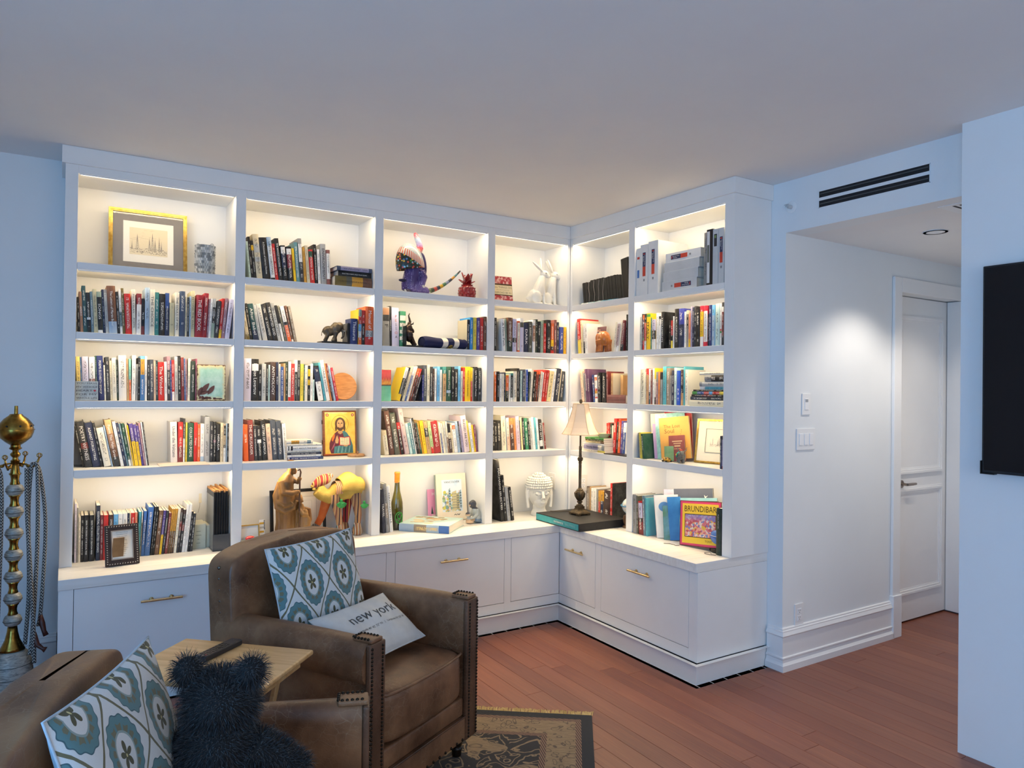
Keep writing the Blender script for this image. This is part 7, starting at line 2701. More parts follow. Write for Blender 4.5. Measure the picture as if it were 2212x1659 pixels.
MB().ball((0, 0, .083), (.070, .066, .060), 24, 16).build('blue_body', noisy('toy_blue', '#2f66b5', '#3f78c4', 7, .2, coat=.5), bt, smooth=True)
MB().tube([(.0705 * math.cos(a), .0665 * math.sin(a), .094) for a in [2 * PI * k / 40 for k in range(40)]], .0014, 5, closed=True).build('white_seam', M_PAPER, bt)
MB().lathe([(.0, 0), (.066, 0), (.070, .006), (.064, .024), (.0, .030)], 26).build('black_base', M_SLAB, bt, smooth=True, angle=50)
st = MB()
st.tube([(0, 0, .003), (.02, -.02, .006), (.05, -.015, .004), (.075, .01, .003)], .0016, 5).tube([(0, 0, .003), (.03, .01, .012), (.055, -.005, .008)], .0014, 5)
tag(st.build('black_strap', M_SLAB, loc=(-.035, -1.345, CT), rot=(0, 0, -PI / 2), smooth=True), 'thin black cord curling on the countertop before the blue toy', 'cord')
st = MB()
st.tube([(-.06, -.028, .002), (-.03, -.012, .004), (0, -.005, .004), (.02, -.01, .002), (.03, .01, .003)], .0016, 5)
tag(st.build('black_ribbon', M_SLAB, loc=(-.030, -1.105, CT), rot=(0, 0, -PI / 2), smooth=True), 'black ribbon marker sticking out before the yellow bordered picture book', 'ribbon')
make_book(.036, .262, .20, 'dg2,dg2@.1', 'the great collected tales', 'thick dark green book at the right end of the countertop by the upright', Matrix.Translation((-.004, -1.4005, CT)) @ Matrix.Rotation(-PI / 2, 4, 'Z'), side='k2', front='k2', hard=True, tlen=.3, tz=.72)


# ================================================================== rug, armchairs, tray table, hookah
RC, RA = Vector((-.966, -1.512)), R(143)
rug = thing('rug', 'black and tan patterned rug with cream fringe under the leather armchairs', 'rug', (RC.x, RC.y, 0), rz=RA)
RW, RL = 1.55, 2.25
m = mat('rug_pile', '#3a2f25', .95, sheen=.15)
t = NT(m)
co = t.obj()
sp_ = t.n('SeparateXYZ', {0: co})
du = t.math('MINIMUM', sp_.outputs[0], t.math('SUBTRACT', RW, sp_.outputs[0]))
dv = t.math('MINIMUM', sp_.outputs[1], t.math('SUBTRACT', RL, sp_.outputs[1]))
d_ = t.math('MINIMUM', du, dv)
warp = t.n('VectorMath', {0: co, 1: t.n('VectorMath', {0: t.n('TexNoise', {'Vector': co, 'Scale': 7.0, 'Detail': 2.0}).outputs['Color'], 1: (.12, .12, 0)}, operation='MULTIPLY').outputs[0]}, operation='ADD').outputs[0]
ve = t.n('TexVoronoi', {'Vector': warp, 'Scale': 9.0}, feature='DISTANCE_TO_EDGE').outputs['Distance']
ve2 = t.n('TexVoronoi', {'Vector': warp, 'Scale': 22.0}, feature='F1').outputs['Distance']
streak = t.noise(co, 1.0, 4, .7, vscale=(18, 140, 1))
tan_ = t.mix(t.ramp(streak, [(.35, (0,)), (.7, (1,))]), lin('#6f5c43'), lin('#9a8462'))
blk = t.mix(t.ramp(streak, [(.3, (0,)), (.8, (1,))]), lin('#0f0d0d'), lin('#221d1a'))
scroll = t.math('LESS_THAN', t.math('ABSOLUTE', t.math('SUBTRACT', ve, .10)), .022)
scroll2 = t.math('LESS_THAN', t.math('ABSOLUTE', t.math('SUBTRACT', ve2, .33)), .06)
fieldm = t.math('MAXIMUM', scroll, t.math('MULTIPLY', scroll2, t.math('GREATER_THAN', ve, .06)))
field = t.mix(fieldm, blk, tan_)
field = t.mix(t.math('GREATER_THAN', t.noise(co, 4.5, 2), .56), field, t.mix(t.math('MULTIPLY', scroll2, .6), tan_, lin('#3a2c22')))
bord = t.mix(t.math('MULTIPLY', t.math('LESS_THAN', t.math('ABSOLUTE', t.math('SUBTRACT', t.n('TexVoronoi', {'Vector': warp, 'Scale': 26.0}).outputs['Distance'], .34)), .045), .75), tan_, lin('#3d2c20'))
rope = t.math('GREATER_THAN', t.math('FRACT', t.math('MULTIPLY', t.math('ADD', sp_.outputs[0], t.math('ADD', sp_.outputs[1], t.math('MULTIPLY', d_, 2.0))), 34.0)), .45)
ropec = t.mix(rope, lin('#2a1514'), lin('#8a6a50'))
c = t.mix(t.math('GREATER_THAN', d_, .052), lin('#0b0b0d'), ropec)
c = t.mix(t.math('GREATER_THAN', d_, .078), c, bord)
c = t.mix(t.math('GREATER_THAN', d_, .205), c, ropec)
c = t.mix(t.math('GREATER_THAN', d_, .232), c, field)
t.color(c)
t.bump(t.noise(co, 420, 2), .5, .003)
MB().box(0, RW, 0, RL, .0006, .009).build('pile', m, rug, bevel=.002)
q = MB()
rr = random.Random(8)
for k in range(520):
    x = RW * (k + rr.random()) / 520
    l = .040 + .018 * rr.random()
    dx = (rr.random() - .5) * .030
    w = .0022
    q.add([(x - w, .001, .004), (x + w, .001, .004), (x + dx * .5 + w, -l * .55, .010 + .004 * rr.random()), (x + dx * .5 - w, -l * .55, .008), (x + dx, -l, .0015)], [(0, 1, 2, 3), (3, 2, 4)])
q.build('fringe', noisy('fringe_cream', '#b79a5e', '#d0b67c', 40, .9), rug)['kind'] = 'stuff'

# worn leather
def leather(name, dark, mid, light, scr=.5):
    m = mat(name, mid, .42, coat=.0, spec=.5)
    t = NT(m)
    co = t.obj()
    big = t.noise(co, 4.2, 4, .6)
    c = t.ramp(big, [(.28, lin(dark)), (.50, lin(mid)), (.74, lin(light))])
    ve = t.n('TexVoronoi', {'Vector': t.n('VectorMath', {0: co, 1: t.n('VectorMath', {0: t.n('TexNoise', {'Vector': co, 'Scale': 14.0, 'Detail': 3.0}).outputs['Color'], 1: (.05, .05, .05)}, operation='MULTIPLY').outputs[0]}, operation='ADD').outputs[0], 'Scale': 34.0}, feature='DISTANCE_TO_EDGE').outputs['Distance']
    crk = t.ramp(ve, [(.0, (1,)), (.035, (0,))])
    fine = t.noise(co, 1.0, 6, .75, 1.2, vscale=(90, 60, 200))
    gate = t.ramp(t.noise(co, 6.5, 3, .6), [(.42, (0,)), (.62, (1,))])
    wear = t.math('MULTIPLY', t.math('ADD', t.math('MULTIPLY', crk, .55), t.ramp(fine, [(.56, (0,)), (.72, (.8,))])), t.math('MULTIPLY', gate, scr), clamp=True)
    t.color(t.mix(wear, c, lin('#a08c74')))
    t.rough(t.ramp(t.math('ADD', big, t.math('MULTIPLY', wear, .3)), [(.3, (.34,)), (.9, (.55,))]))
    t.bump(t.math('ADD', t.noise(co, 210, 3), t.math('MULTIPLY', crk, -.6)), .16, .002)
    return m


M_LEATH = leather('armchair_leather', '#4a3020', '#7a583f', '#a07a58', .7)
M_LEATH2 = leather('armchair_leather_worn', '#7a5738', '#a67d55', '#c49c6e', .35)
M_LDARK = leather('armchair_leather_dark', '#38261a', '#5c4130', '#775640', .35)
M_NAIL = mat('antique_nail', '#2e261e', .32, .75)
M_FOOT = mat('turned_foot', '#0e0a08', .3, coat=.3)


def superq(q, c, r, e=.3, n=36, m_=20, fn=None):
    def pw(v, e):
        return math.copysign(abs(v) ** e, v)

    def f(u, v):
        a, b = 2 * PI * u, PI * (v - .5)
        p = Vector((r[0] * pw(math.cos(b), e) * pw(math.cos(a), e), r[1] * pw(math.cos(b), e) * pw(math.sin(a), e), r[2] * pw(math.sin(b), e)))
        if fn:
            p = fn(p)
        return (c[0] + p.x, c[1] + p.y, c[2] + p.z)
    q.sheet(f, n, m_)


def armchair(label, origin, e1, e2, body, arms, W=.70, D=.755, AH=.668, BH=.875):
    """origin: floor point below the outer front corner of the x=0 arm; e1 across the front, e2 front to back"""
    root = thing('leather_armchair', label, 'armchair', origin)
    X = Matrix(((e1[0], e2[0], 0, 0), (e1[1], e2[1], 0, 0), (0, 0, 1, 0), (0, 0, 0, 1)))
    AW = .086

    def new():
        q = MB()
        q.M = X
        return q
    # arms: one section swept from front to back
    for side in (0, 1):
        sec = [(.030, .10), (.030, .30), (.030, .535), (.004, .528), (-.010, .548), (-.014, .585), (-.010, .622), (.002, .650), (.022, .667), (.046, .672), (.068, .666), (.081, .650), (.086, .620), (.084, .52), (.082, .40), (.082, .10)]
        q = new()
        k = len(sec)
        ys = [.004, .02, .06, .2, .35, .5, .62, .68, .70]
        for j, y in enumerate(ys):
            sq = 1.0 if 0 < j < len(ys) - 1 else .97
            vs = []
            for x, z_ in sec:
                zz = z_ + (.004 * math.sin(y * 5) if z_ > .5 else 0)
                xx = .04 + (x - .04) * sq
                vs.append((xx if side == 0 else W - xx, y, zz))
            b = len(q.v)
            q.add(vs, [])
            if j:
                for i in range(k):
                    f = (b - k + i, b - k + (i + 1) % k, b + (i + 1) % k, b + i)
                    q.f.append(f if side else f[::-1]); q.mi.append(0); q.c.append((1, 1, 1))
        q.f.append(tuple(range(k)) if side == 0 else tuple(range(k))[::-1]); q.mi.append(0); q.c.append((1, 1, 1))
        n_ = len(q.v)
        q.f.append(tuple(range(n_ - k, n_))[::-1] if side == 0 else tuple(range(n_ - k, n_))); q.mi.append(0); q.c.append((1, 1, 1))
        a_ = q.build('armrest', arms, root, smooth=True, angle=60)
        # front post facing with its pad folded over the arm top
        q = new()
        x0, x1 = (.004, .088) if side == 0 else (W - .088, W - .004)
        q.box(x0, x1, -.016, .003, .085, .664)
        q.build('arm_facing', M_LDARK, a_, bevel=.006, seg=3, smooth=True)
        q = new()
        q.box(x0 + .012, x1 - .012, -.012, .070, .664, .6775)
        q.build('arm_pad', arms, a_, bevel=.004, seg=3, smooth=True)
        q = new()
        for c_ in (.014, .070):
            xx = (c_ if side == 0 else W - c_)
            for i in range(42):
                q.ball((xx, -.0165, .098 + i * .0134), .0052, 7, 5)
            for i in range(5):
                q.ball((xx + (.004 if c_ < .03 else -.004) * (1 if side == 0 else -1), .004 + i * .0136, .678), .0052, 7, 5)
        for i in range(4):
            q.ball(((.022 + i * .013) if side == 0 else W - .022 - i * .013, .069, .678), .0052, 7, 5)
        q.build('nailheads', M_NAIL, a_, smooth=True)['kind'] = 'stuff'
    # base rails
    q = new()
    q.box(AW - .003, W - AW + .003, .000, .06, .185, .262)
    q.build('upper_rail', body, root, bevel=.010, seg=3, smooth=True)
    q = new()
    q.box(AW - .006, W - AW + .006, -.010, .06, .085, .184)
    q.build('lower_rail', body, root, bevel=.008, seg=3, smooth=True)
    q = new()
    for i in range(13):
        q.ball((AW + .02 + i * (W - 2 * AW - .04) / 12, -.011, .096), .006, 7, 5)
    q.build('rail_nailheads', M_NAIL, root, smooth=True)['kind'] = 'stuff'
    q = new()
    q.tube([(AW, -.011, .185), (W - AW, -.011, .185)], .004, 6)
    q.build('welt', M_LDARK, root, smooth=True)
    q = new()
    q.box(.04, W - .04, .05, D - .04, .09, .26)
    q.build('seat_box', M_LDARK, root)
    # seat cushion
    cw = (W - 2 * AW) / 2 - .002
    q = new()
    superq(q, (W / 2, .285, .365), (cw, .295, .098), .22, 48, 24, lambda p: Vector((p.x, p.y - (.020 * (1 - (p.x / cw) ** 2) if p.y < -.2 else 0), p.z + (.022 * (1 - (p.x / cw) ** 2) * (1 - (p.y / .3) ** 2) if p.z > .05 else 0))))
    cu = q.build('seat_cushion', body, root, smooth=True)
    q = new()
    pts = []
    for i in range(25):
        x = -1 + 2 * i / 24
        yy = .285 - .292 * (1 - .02 * abs(x) ** 8) - .020 * (1 - x * x) + .05 * max(0, abs(x) - .92) / .08
        pts.append((W / 2 + cw * .985 * x, yy + .004, .452))
    q.tube(pts, .0055, 8)
    q.build('cushion_piping', body, cu, smooth=True)
    # back: a leaning slab with a humped top
    q = new()

    def backf(p):
        u = p.x / (W / 2)
        hz = (p.z + .30) / .60
        top = .055 * (1 - abs(u) ** 2.2) * max(0, hz) ** 2
        lean = .045 * hz
        return Vector((p.x, p.y + lean - .012 * (1 - u * u) * (p.y < 0), p.z + top))
    superq(q, (W / 2, .655, BH - .30), (W / 2, .068, .30), .14, 44, 26, backf)
    bk_ = q.build('backrest', arms if body is M_LEATH2 else body, root, smooth=True)
    q = new()
    q.box(.02, W - .02, .60, D - .01, .09, .60)
    q.build('outer_back', M_LDARK, root, bevel=.02, seg=3, smooth=True)
    q = new()
    for i in range(6):
        q.ball((.006 + .004 * i * 0, .655 + .045 * ((.845 - i * .042) - (BH - .6)) / .6, .845 - i * .042), .0075, 8, 6)
    q.build('back_nailheads', mat('nail_bright', '#6e6a64', .25, .9), bk_, smooth=True)['kind'] = 'stuff'
    for (x, y) in ((.06, .045), (W - .06, .045), (.06, D - .07), (W - .06, D - .07)):
        q = new()
        q.lathe([(.0, .0), (.018, .0), (.020, .008), (.020, .022), (.024, .028), (.024, .034), (.020, .040), (.026, .058), (.031, .075), (.031, .092), (.0, .092)], 18, (x, y, 0))
        q.build('turned_foot', M_FOOT, root, smooth=True, angle=50)
    return root


def deg(a):
    return (math.cos(R(a)), math.sin(R(a)))


A1, A2 = deg(28.5), deg(122.5)
armchair('brown leather armchair holding two pillows, facing right beside the tray table', (-2.230, -1.858, .009), A1, A2, M_LEATH, M_LEATH)
# the second chair: its far arm ends at (-2.372, -2.225); e1 runs from the near arm to the far one
B1, B2 = deg(69), deg(159)
armchair('brown leather armchair in the foreground holding the dark plush bear', (-2.372 - .70 * B1[0], -2.225 - .70 * B1[1], .009), B1, B2, M_LEATH2, M_LEATH, BH=.835)

# ---------------------------------------------------------------- pillows
m = mat('pillow_ogee', '#c9ccd0', .85, sheen=.25)
t = NT(m)
co = t.n('UVMap', None, uv_map='UVMap').outputs[0]
sp_ = t.n('SeparateXYZ', {0: co})
px, pz = sp_.outputs[0], sp_.outputs[1]
CW, CH = .158, .290


def cell(ox, oz):
    fx = t.math('SUBTRACT', t.math('FRACT', t.math('ADD', t.math('DIVIDE', px, CW), ox)), .5)
    fz = t.math('SUBTRACT', t.math('FRACT', t.math('ADD', t.math('DIVIDE', pz, CH), oz)), .5)
    sx = t.math('MULTIPLY', fx, CW)
    sz = t.math('MULTIPLY', fz, CH * .70)
    d = t.math('SQRT', t.math('ADD', t.math('MULTIPLY', sx, sx), t.math('MULTIPLY', sz, sz)))
    pt = t.math('MULTIPLY', t.math('ABSOLUTE', sz), .20)
    d = t.math('SUBTRACT', t.math('ADD', d, t.math('MULTIPLY', t.math('ABSOLUTE', sx), .16)), t.math('MULTIPLY', pt, .5))
    return d, t.math('ARCTAN2', sx, sz)


da, aa = cell(.25, .12)
db, ab = cell(.75, .62)
sel = t.math('LESS_THAN', da, db)
dm = t.math('MINIMUM', da, db)
an = t.math('ADD', t.math('MULTIPLY', sel, aa), t.math('MULTIPLY', t.math('SUBTRACT', 1.0, sel), ab))
sc1 = t.math('ADD', dm, t.math('MULTIPLY', t.math('SINE', t.math('MULTIPLY', an, 17.0)), .0017))
petal = t.math('ADD', t.math('MULTIPLY', t.math('ABSOLUTE', t.math('COSINE', t.math('MULTIPLY', an, 2.5))), -.016), dm)
W_, T_, O_, G_c, L_c = lin('#cfd2d2'), lin('#587f84'), lin('#6f6d57'), lin('#8a9c9a'), lin('#6a664c')
wv = t.noise(co, 900, 2)
c = t.mix(t.math('LESS_THAN', sc1, .0570), W_, lin('#3f5f68'))
c = t.mix(t.math('LESS_THAN', sc1, .0550), c, T_)
c = t.mix(t.math('MULTIPLY', t.math('LESS_THAN', sc1, .0440), t.math('GREATER_THAN', t.math('SINE', t.math('MULTIPLY', an, 15.0)), -.55)), c, O_)
c = t.mix(t.math('LESS_THAN', dm, .0345), c, G_c)
c = t.mix(t.math('LESS_THAN', dm, .0310), c, W_)
c = t.mix(t.math('LESS_THAN', petal, .0050), c, lin('#4f4d33'))
c = t.mix(t.math('LESS_THAN', dm, .0026), c, lin('#c9c08a'))
c = t.mix(t.math('LESS_THAN', t.math('ABSOLUTE', t.math('SUBTRACT', da, db)), .0045), c, L_c)
c = t.mix(t.math('MULTIPLY', t.ramp(wv, [(.4, (0,)), (.7, (1,))]), .12), c, lin('#5d5c54'))
t.color(c)
t.bump(wv, .3, .002)
M_OGEE = m
M_PBACK = noisy('pillow_back', '#a9b9c6', '#b9c6d0', 20, .85, bump=.2, bscale=400)
M_NYP = noisy('pillow_linen', '#c6c9c9', '#d2d4d2', 14, .85, bump=.25, bscale=420)


def orient(xdir, updir):
    x = Vector(xdir).normalized()
    z = Vector(updir)
    z = (z - x * z.dot(x)).normalized()
    y = z.cross(x)
    return Matrix(((x.x, y.x, z.x), (x.y, y.y, z.y), (x.z, y.z, z.z)))


def pillow(name, label, center, rot, w, h, th, front, back, group=None):
    r = thing(name, label, 'pillow', center, group=group)
    r.rotation_euler = rot.to_euler()

    def P(a, b, s):
        ex = 1 - .055 * (1 - b * b) * abs(a) ** 3
        ez = 1 - .055 * (1 - a * a) * abs(b) ** 3
        k = max(0, (1 - a * a) * (1 - b * b)) ** .42
        wr = .0035 * math.sin(9 * a + 4 * b) * k
        return (w / 2 * a * ex, s * (th / 2 * k + wr), h / 2 * b * ez)
    for nm, s, mm in (('pillow_front', -1, front), ('pillow_back', 1, back)):
        q = MB()
        n = 26
        q.sheet(lambda u, v: P((2 * u - 1) * -s, 2 * v - 1, s), n, n)
        o = q.build(nm, mm, r, smooth=True)
        ul = o.data.uv_layers.new(name='UVMap')
        buf = []
        for p in o.data.polygons:
            for vi in p.vertices:
                v = o.data.vertices[vi].co
                buf += [v.x + .5, v.z + .5]
        ul.data.foreach_set('uv', buf)
    q = MB()
    e = [P(-1 + 2 * k / 20, -1, 0) for k in range(20)] + [P(1, -1 + 2 * k / 20, 0) for k in range(20)] + [P(1 - 2 * k / 20, 1, 0) for k in range(20)] + [P(-1, 1 - 2 * k / 20, 0) for k in range(20)]
    q.tube(e, .003, 6, closed=True)
    q.build('seam', back, r, smooth=True)
    return r, P


d_ = Vector((.05, -.27, -.96)).normalized()
ax = Vector((.925, .376, .047)).normalized()
TL = Vector((-2.434, -1.36, .925))
rt_ = orient(ax, -d_)
pillow('ogee_pillow', 'teal and white ogee patterned pillow leaning on the armchair back', TL + ax * .2125 + d_ * .21, rt_, .425, .425, .105, M_OGEE, M_PBACK)
ax2 = Vector((.51, .86, .05)).normalized()
dn2 = Vector((.883 * .27, -.469 * .27, -.96)).normalized()
c2 = Vector((-3.136, -2.575, .915)) + ax2 * .205 + dn2 * .205
pillow('ogee_pillow', 'teal and olive ogee patterned pillow beside the plush bear, in the foreground', c2, orient(ax2, -dn2), .41, .41, .10, M_OGEE, M_PBACK)
tl = Vector((-2.345, -1.53, .672))
tr_ = Vector((-1.957, -1.294, .662))
ax3 = (tr_ - tl).normalized()
dn3 = Vector((.15, -.148, -.135)).normalized()
c3 = tl + ax3 * .2275 + dn3 * .130
ny, PF = pillow('lettered_pillow', 'pale blue lumbar pillow lettered new york lying on the armchair seat', c3, orient(ax3, -dn3), .455, .265, .085, M_NYP, M_NYP)


def on_pillow(s, cx, cz, length, hmax, mname, name):
    vs, fs, w0, h0 = text_mesh(s, 3)
    k = length / w0
    ky = min(k, hmax / h0)
    out = []
    for v in vs:
        a = (cx + v[0] * k) / (.455 / 2)
        b = (cz + v[1] * ky) / (.265 / 2)
        p = PF(max(-.99, min(.99, a)), max(-.99, min(.99, b)), -1)
        out.append((p[0], p[1] - .0012, p[2]))
    MB().add(out, fs).build(name, mname, ny)


M_PINK_ = mat('print_grey', '#43474b', .8)
on_pillow('new york', .035, .035, .285, .062, M_PINK_, 'lettering')
on_pillow("Latitude 40° 42' 72\" N   |   Longitude 74° 02' W", .035, -.022, .30, .013, M_PINK_, 'small_lettering')

# ---------------------------------------------------------------- plush bear
bear = thing('plush_bear', 'black plush bear seen from behind, seated on the foreground armchair', 'toy', (-2.790, -2.385, .485))
BF = Vector((.52, .85, 0)).normalized()
BR = Vector((.85, -.52, 0)).normalized()


def bp(f, r, z_):
    p = BF * f + BR * r
    return (p.x, p.y, z_)


q = MB()
q.ball((0, 0, .13), (.105, .105, .14)).ball(bp(-.01, 0, .22), (.085, .085, .08))
q.ball(bp(.005, 0, .315), (.086, .086, .078)).ball(bp(.070, 0, .295), (.042, .042, .036))
for s in (-1, 1):
    q.ball(bp(-.005, s * .074, .392), (.034, .030, .036))
    q.tube([bp(0, s * .07, .21), bp(.02, s * .125, .175), bp(.03, s * .185, .13)], [.050, .046, .040], 10)
    q.tube([bp(.04, s * .06, .05), bp(.12, s * .085, .048), bp(.18, s * .09, .055)], [.056, .052, .048], 10)
skin = sculpt('body', q, mat('bear_skin', '#05070b', .8), .007, bear, 3)
me = skin.data
rr = random.Random(21)
q = MB()
n_per = 60000 / max(1, sum(p.area for p in me.polygons))
V, F = [], []
for p in me.polygons:
    cnt = p.area * n_per
    cnt = int(cnt) + (rr.random() < cnt - int(cnt))
    vs = [me.vertices[i].co for i in p.vertices]
    for _ in range(cnt):
        a, b = rr.random(), rr.random()
        pt = (vs[0].lerp(vs[1], a)).lerp(vs[-1].lerp(vs[min(2, len(vs) - 1)], a), b)
        nrm = p.normal
        flow = Vector((rr.gauss(0, .35), rr.gauss(0, .35), rr.gauss(0, .3) - .55))
        l = .016 + .010 * rr.random()
        d1 = (nrm + flow * .35).normalized()
        d2 = (nrm * .75 + flow * .8).normalized()
        sd = d1.cross(Vector((rr.random() - .5, rr.random() - .5, rr.random() - .5))).normalized() * (.0005 + .0003 * rr.random())
        p0 = pt - nrm * .003
        p1 = pt + d1 * l * .55
        p2 = p1 + d2 * l * .55
        b0 = len(V)
        V += [p0 - sd, p0 + sd, p1 + sd * .8, p1 - sd * .8, p2]
        F += [(b0, b0 + 1, b0 + 2, b0 + 3), (b0 + 3, b0 + 2, b0 + 4)]
q.v = [tuple(v) for v in V]
q.f = F
q.mi = [0] * len(F)
q.c = [(1, 1, 1)] * len(F)
m = mat('bear_fur', '#070b14', .42, spec=.6, sheen=.3)
fur = q.build('fur', m, bear)
fur['kind'] = 'stuff'

# ---------------------------------------------------------------- tray table and remote control
TA, TB = Vector((-2.734, -1.420)), Vector((-2.378, -1.758))
tx = (TB - TA).normalized()
ty = Vector((tx.y, -tx.x))
tb = thing('tray_table', 'light wood folding tray table between the two leather armchairs', 'table', (TA.x, TA.y, 0), rz=math.atan2(tx.y, tx.x))
TLN, TDP, TZ = .491, .345, .655
m = mat('tray_wood', '#d0ab78', .38, coat=.15)
t = NT(m)
g_ = t.noise(t.obj(), 1.0, 4, .6, .6, vscale=(3, 40, 20))
t.color(t.ramp(g_, [(.3, lin('#c59a64')), (.55, lin('#d9b27c')), (.8, lin('#e3c28f'))]))
M_TRAY = m
MB().box(0, TLN, -TDP, 0, TZ - .017, TZ).build('table_top', M_TRAY, tb, bevel=.006, seg=3)
for x in (.030, TLN - .052):
    MB().box(x, x + .022, -TDP + .035, -.035, TZ - .050, TZ - .0175).build('side_rail', M_TRAY, tb, bevel=.002)
for k, (x, ya, yb_) in enumerate(((.060, -.03, -TDP + .03), (.086, -TDP + .03, -.03), (TLN - .082, -.03, -TDP + .03), (TLN - .108, -TDP + .03, -.03))):
    q = MB()
    a = Vector((x, ya, .001))
    b = Vector((x, yb_, TZ - .022))
    q.add([(x, ya - .014, .001), (x + .014, ya - .014, .001), (x + .014, ya + .014, .001), (x, ya + .014, .001), (x, yb_ - .014, TZ - .019), (x + .014, yb_ - .014, TZ - .019), (x + .014, yb_ + .014, TZ - .019), (x, yb_ + .014, TZ - .019)],
          [(0, 3, 2, 1), (4, 5, 6, 7), (0, 1, 5, 4), (1, 2, 6, 5), (2, 3, 7, 6), (3, 0, 4, 7)])
    q.build('leg', M_TRAY, tb, bevel=.002)
MB().box(.074, TLN - .074, -TDP / 2 - .011, -TDP / 2 + .011, .30, .318).build('stretcher', M_TRAY, tb, bevel=.002)
rm = thing('remote_control', 'slim dark grey remote control lying on the light wood tray table', 'remote control', (-2.742, -1.664, TZ + .0005), rz=R(39))
MB().box(0, .176, -.046, 0, 0, .018).build('casing', mat('remote_grey', '#2b2a2d', .42), rm, bevel=.004, seg=3)
MB().box(.003, .173, -.043, -.003, .0178, .0186).build('face', mat('remote_face', '#3a383c', .35), rm, bevel=.0006)
q = MB()
for i in range(8):
    for j in range(3):
        q.cbox((.020 + i * .014, -.011 - j * .012, .0190), (.008, .007, .0016))
q.build('buttons', mat('remote_black', '#0e0e10', .4), rm, bevel=.0006)['kind'] = 'stuff'
MB().lathe([(.009, 0), (.009, .0016), (.0, .0018)], 16, (.088, -.023, .0184)).build('dial', MATS['remote_black'], rm, smooth=True, angle=40)
MB().cbox((.012, -.035, .0192), (.006, .006, .0016)).build('power_button', mat('remote_red', '#8f3a44', .4), rm)

# ---------------------------------------------------------------- hookah by the left wall
hk = thing('hookah', 'tall brass and white marble hookah with striped hoses at the left wall', 'hookah', (-3.302, -.15, 0))
M_BRS = noisy('old_brass', '#7d5f2a', '#b08d45', 26, .26, metal=1.0)
m = mat('marble_ball', '#a9a8a2', .35)
t = NT(m)
co = t.obj()
zz_ = t.n('SeparateXYZ', {0: co}).outputs[2]
c = t.ramp(t.noise(co, 1.0, 5, .65, .8, vscale=(30, 30, 120)), [(.3, lin('#5f625f')), (.55, lin('#a8a7a0')), (.8, lin('#c6c4bb'))])
t.color(c)
M_MARB = m
M_RING = mat('ring_dark', '#26231f', .5)
MB().lathe([(.0, 0), (.085, 0), (.088, .01), (.060, .03), (.045, .05), (.055, .07)], 28).build('foot', M_BRS, hk, smooth=True, angle=50)
MB().lathe([(.040, .07), (.070, .09), (.084, .14), (.086, .20), (.080, .26), (.062, .305), (.034, .325)], 28).build('water_jar', M_MARB, hk, smooth=True)
q = MB()
for z_, r in ((.14, .0845), (.20, .0866), (.255, .0812)):
    q.tube([(r * math.cos(a), r * math.sin(a), z_) for a in [2 * PI * k / 36 for k in range(36)]], .0012, 5, closed=True)
q.build('jar_lines', M_RING, hk)['kind'] = 'stuff'
MB().lathe([(.052, .318), (.046, .330), (.030, .365), (.022, .40), (.019, .425)], 24).build('jar_neck', M_BRS, hk, smooth=True)
z_ = .425
NB, ST = 7, .1005
for k in range(NB):
    zc_ = z_ + .030 + k * ST
    MB().lathe([(.016, -.028), (.030, -.020), (.0365, -.006), (.0365, .006), (.030, .020), (.016, .028)], 24, (0, 0, zc_)).build('marble_bead', M_MARB, hk, smooth=True)
    MB().tube([(.0372 * math.cos(a), .0372 * math.sin(a), zc_ - .004) for a in [2 * PI * j / 28 for j in range(28)]], .0011, 5, closed=True).build('bead_line', M_RING, hk)
    MB().lathe([(.020, .024), (.021, .028), (.017, .040), (.0165, .052), (.019, .066), (.025, .074), (.024, .078), (.012, .078)], 22, (0, 0, zc_)).build('brass_spacer', M_BRS, hk, smooth=True, angle=50)
zt_ = z_ + .030 + (NB - 1) * ST + .078
prof = [(.020, 0), (.016, .03), (.014, .045), (.018, .052), (.020, .058), (.012, .064), (.011, .072), (.020, .082), (.021, .090), (.012, .100), (.013, .106), (.024, .112), (.026, .116), (.020, .122), (.020, .130), (.040, .144), (.062, .165), (.071, .190), (.0715, .199),
        (.075, .200), (.075, .203), (.071, .204), (.066, .228), (.048, .252), (.028, .268), (.024, .274), (.008, .276), (.007, .312), (.0, .313)]
MB().lathe(prof, 30, (0, 0, zt_)).build('bowl_head', M_BRS, hk, smooth=True, angle=40)
q = MB()
for k in range(8):
    a = 2 * PI * k / 8 + .3
    q.ball((.0685 * math.cos(a), .0685 * math.sin(a), zt_ + .220), .0045, 8, 6)
q.build('vent_holes', M_DARK, hk, smooth=True)['kind'] = 'stuff'
zh_ = zt_ + .046
q = MB()
for k in range(4):
    a = R(-20) + k * PI / 2
    ca, sa = math.cos(a), math.sin(a)
    q.tube([(.014 * ca, .014 * sa, zh_), (.045 * ca, .045 * sa, zh_ - .006), (.070 * ca, .070 * sa, zh_ - .022), (.092 * ca, .092 * sa, zh_ + .004), (.100 * ca, .100 * sa, zh_ + .026)], [.004, .005, .006, .005, .004], 6)
    for j in range(3):
        an = a
        c0 = (.100 * ca, .100 * sa, zh_ + .030)
        q.tube([(c0[0] + (.012 * math.cos(b) * (1 if j else 1)) * (-sa if j == 2 else ca) * .9, c0[1] + .012 * math.cos(b) * (ca if j == 2 else sa) * .9, c0[2] + .006 + .010 * math.sin(b)) for b in [2 * PI * i / 10 for i in range(10)]], .0022, 5, closed=True) if j != 1 else None
    q.ball((.055 * ca, .055 * sa, zh_ - .014), (.010, .010, .008), 8, 6)
q.build('hose_hooks', M_BRS, hk, smooth=True)
m = mat('hose_braid', '#1a1a1c', .8)
t = NT(m)
uvz = t.n('UVMap', None, uv_map='UVMap').outputs[0]
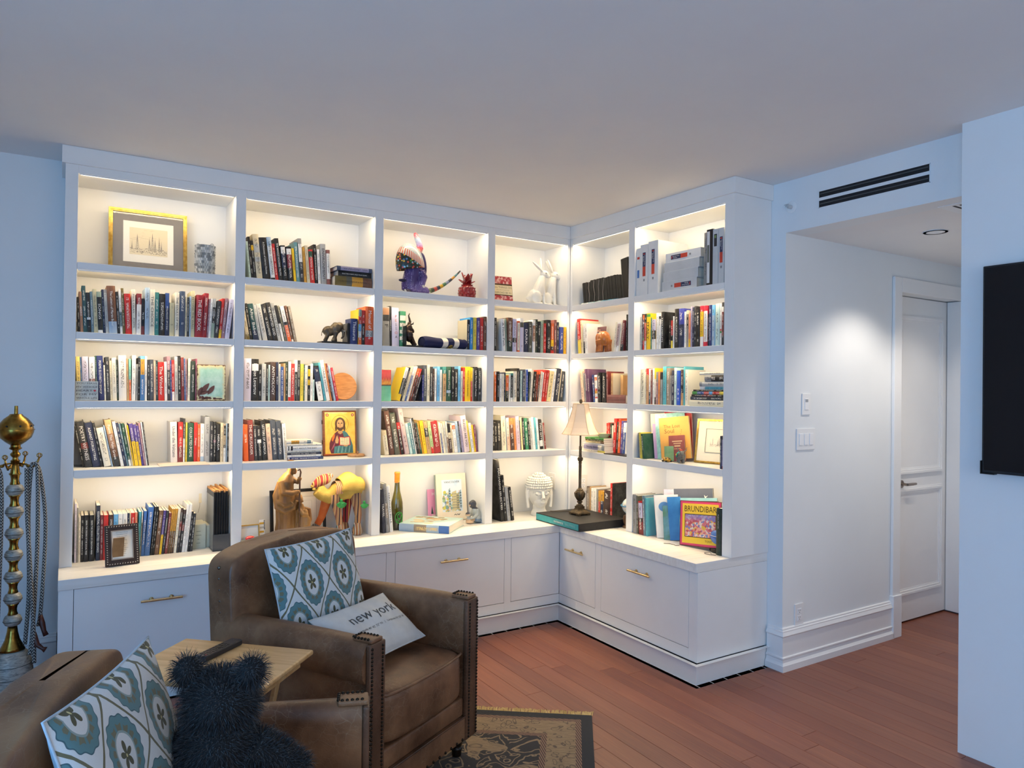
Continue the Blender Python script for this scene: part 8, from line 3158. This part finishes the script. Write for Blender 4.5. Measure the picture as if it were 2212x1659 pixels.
sp_ = t.n('SeparateXYZ', {0: uvz})
zig = t.math('ADD', t.math('MULTIPLY', sp_.outputs[0], 70.0), t.math('MULTIPLY', t.math('ABSOLUTE', t.math('SUBTRACT', t.math('FRACT', t.math('MULTIPLY', sp_.outputs[1], 4.0)), .5)), 1.6))
t.color(t.mix(t.math('GREATER_THAN', t.math('FRACT', zig), .52), lin('#151517'), lin('#aaa9a4')))
M_HOSE = m


def hose(pts, r=.0085):
    P_ = [Vector(p) for p in pts]
    fine = []
    for i in range(len(P_) - 1):
        for k in range(10):
            u = k / 10
            p0, p1, p2, p3 = P_[max(i - 1, 0)], P_[i], P_[i + 1], P_[min(i + 2, len(P_) - 1)]
            fine.append(.5 * ((2 * p1) + (p2 - p0) * u + (2 * p0 - 5 * p1 + 4 * p2 - p3) * u * u + (3 * p1 - p0 - 3 * p2 + p3) * u ** 3))
    fine.append(P_[-1])
    q = MB()
    q.tube(fine, r, 8)
    o = q.build('hose', M_HOSE, hk, smooth=True)
    L_ = [0]
    for i in range(1, len(fine)):
        L_.append(L_[-1] + (fine[i] - fine[i - 1]).length)
    ul = o.data.uv_layers.new(name='UVMap')
    buf = []
    nf = (len(fine) - 1) * 8
    for pi_, p in enumerate(o.data.polygons):
        for li, vi in enumerate(p.vertices):
            ring, j = divmod(vi, 8)
            jj = 8 if (pi_ < nf and j == 0 and pi_ % 8 == 7) else j
            buf += [L_[min(ring, len(L_) - 1)], jj / 8]
    ul.data.foreach_set('uv', buf)
    return o


hz = zh_ - .012
hose([(.050, -.020, .34), (.062, -.03, .6), (.055, -.035, .95), (.062, -.024, hz - .02), (.075, -.028, hz + .008), (.088, -.036, hz - .03), (.092, -.045, .8), (.080, -.05, .42), (.070, -.06, .30)])
hose([(.075, -.01, hz + .004), (.096, -.02, hz - .03), (.118, -.02, hz - .2), (.122, -.02, .8), (.110, -.03, .50), (.100, -.03, .42)])
hose([(.045, -.03, hz - .01), (.050, -.05, hz - .2), (.060, -.06, .8), (.082, -.07, .45), (.088, -.06, .26)])
hose([(-.070, -.03, hz + .004), (-.050, -.05, hz - .05), (-.046, -.055, .9), (-.052, -.06, .5), (-.058, -.06, .22)])
hose([(-.085, -.03, hz - .004), (-.082, -.05, hz - .06), (-.076, -.06, .85), (-.078, -.07, .45), (-.07, -.07, .22)])
hose([(-.095, -.02, hz - .01), (-.105, -.02, hz - .1), (-.110, -.03, .8), (-.10, -.04, .4)])
mw_ = noisy('mouthpiece_wood', '#3f1f18', '#5d3026', 30, .4)
MB().tube([(.108, -.03, .47), (.116, -.036, .43), (.124, -.042, .395), (.132, -.045, .375)], [.009, .013, .010, .012], 10).build('mouthpiece', mw_, hk, smooth=True)
MB().tube([(.086, -.06, .40), (.098, -.07, .345), (.120, -.075, .325), (.132, -.078, .318)], [.009, .012, .008, .014], 10).build('mouthpiece', mw_, hk, smooth=True)
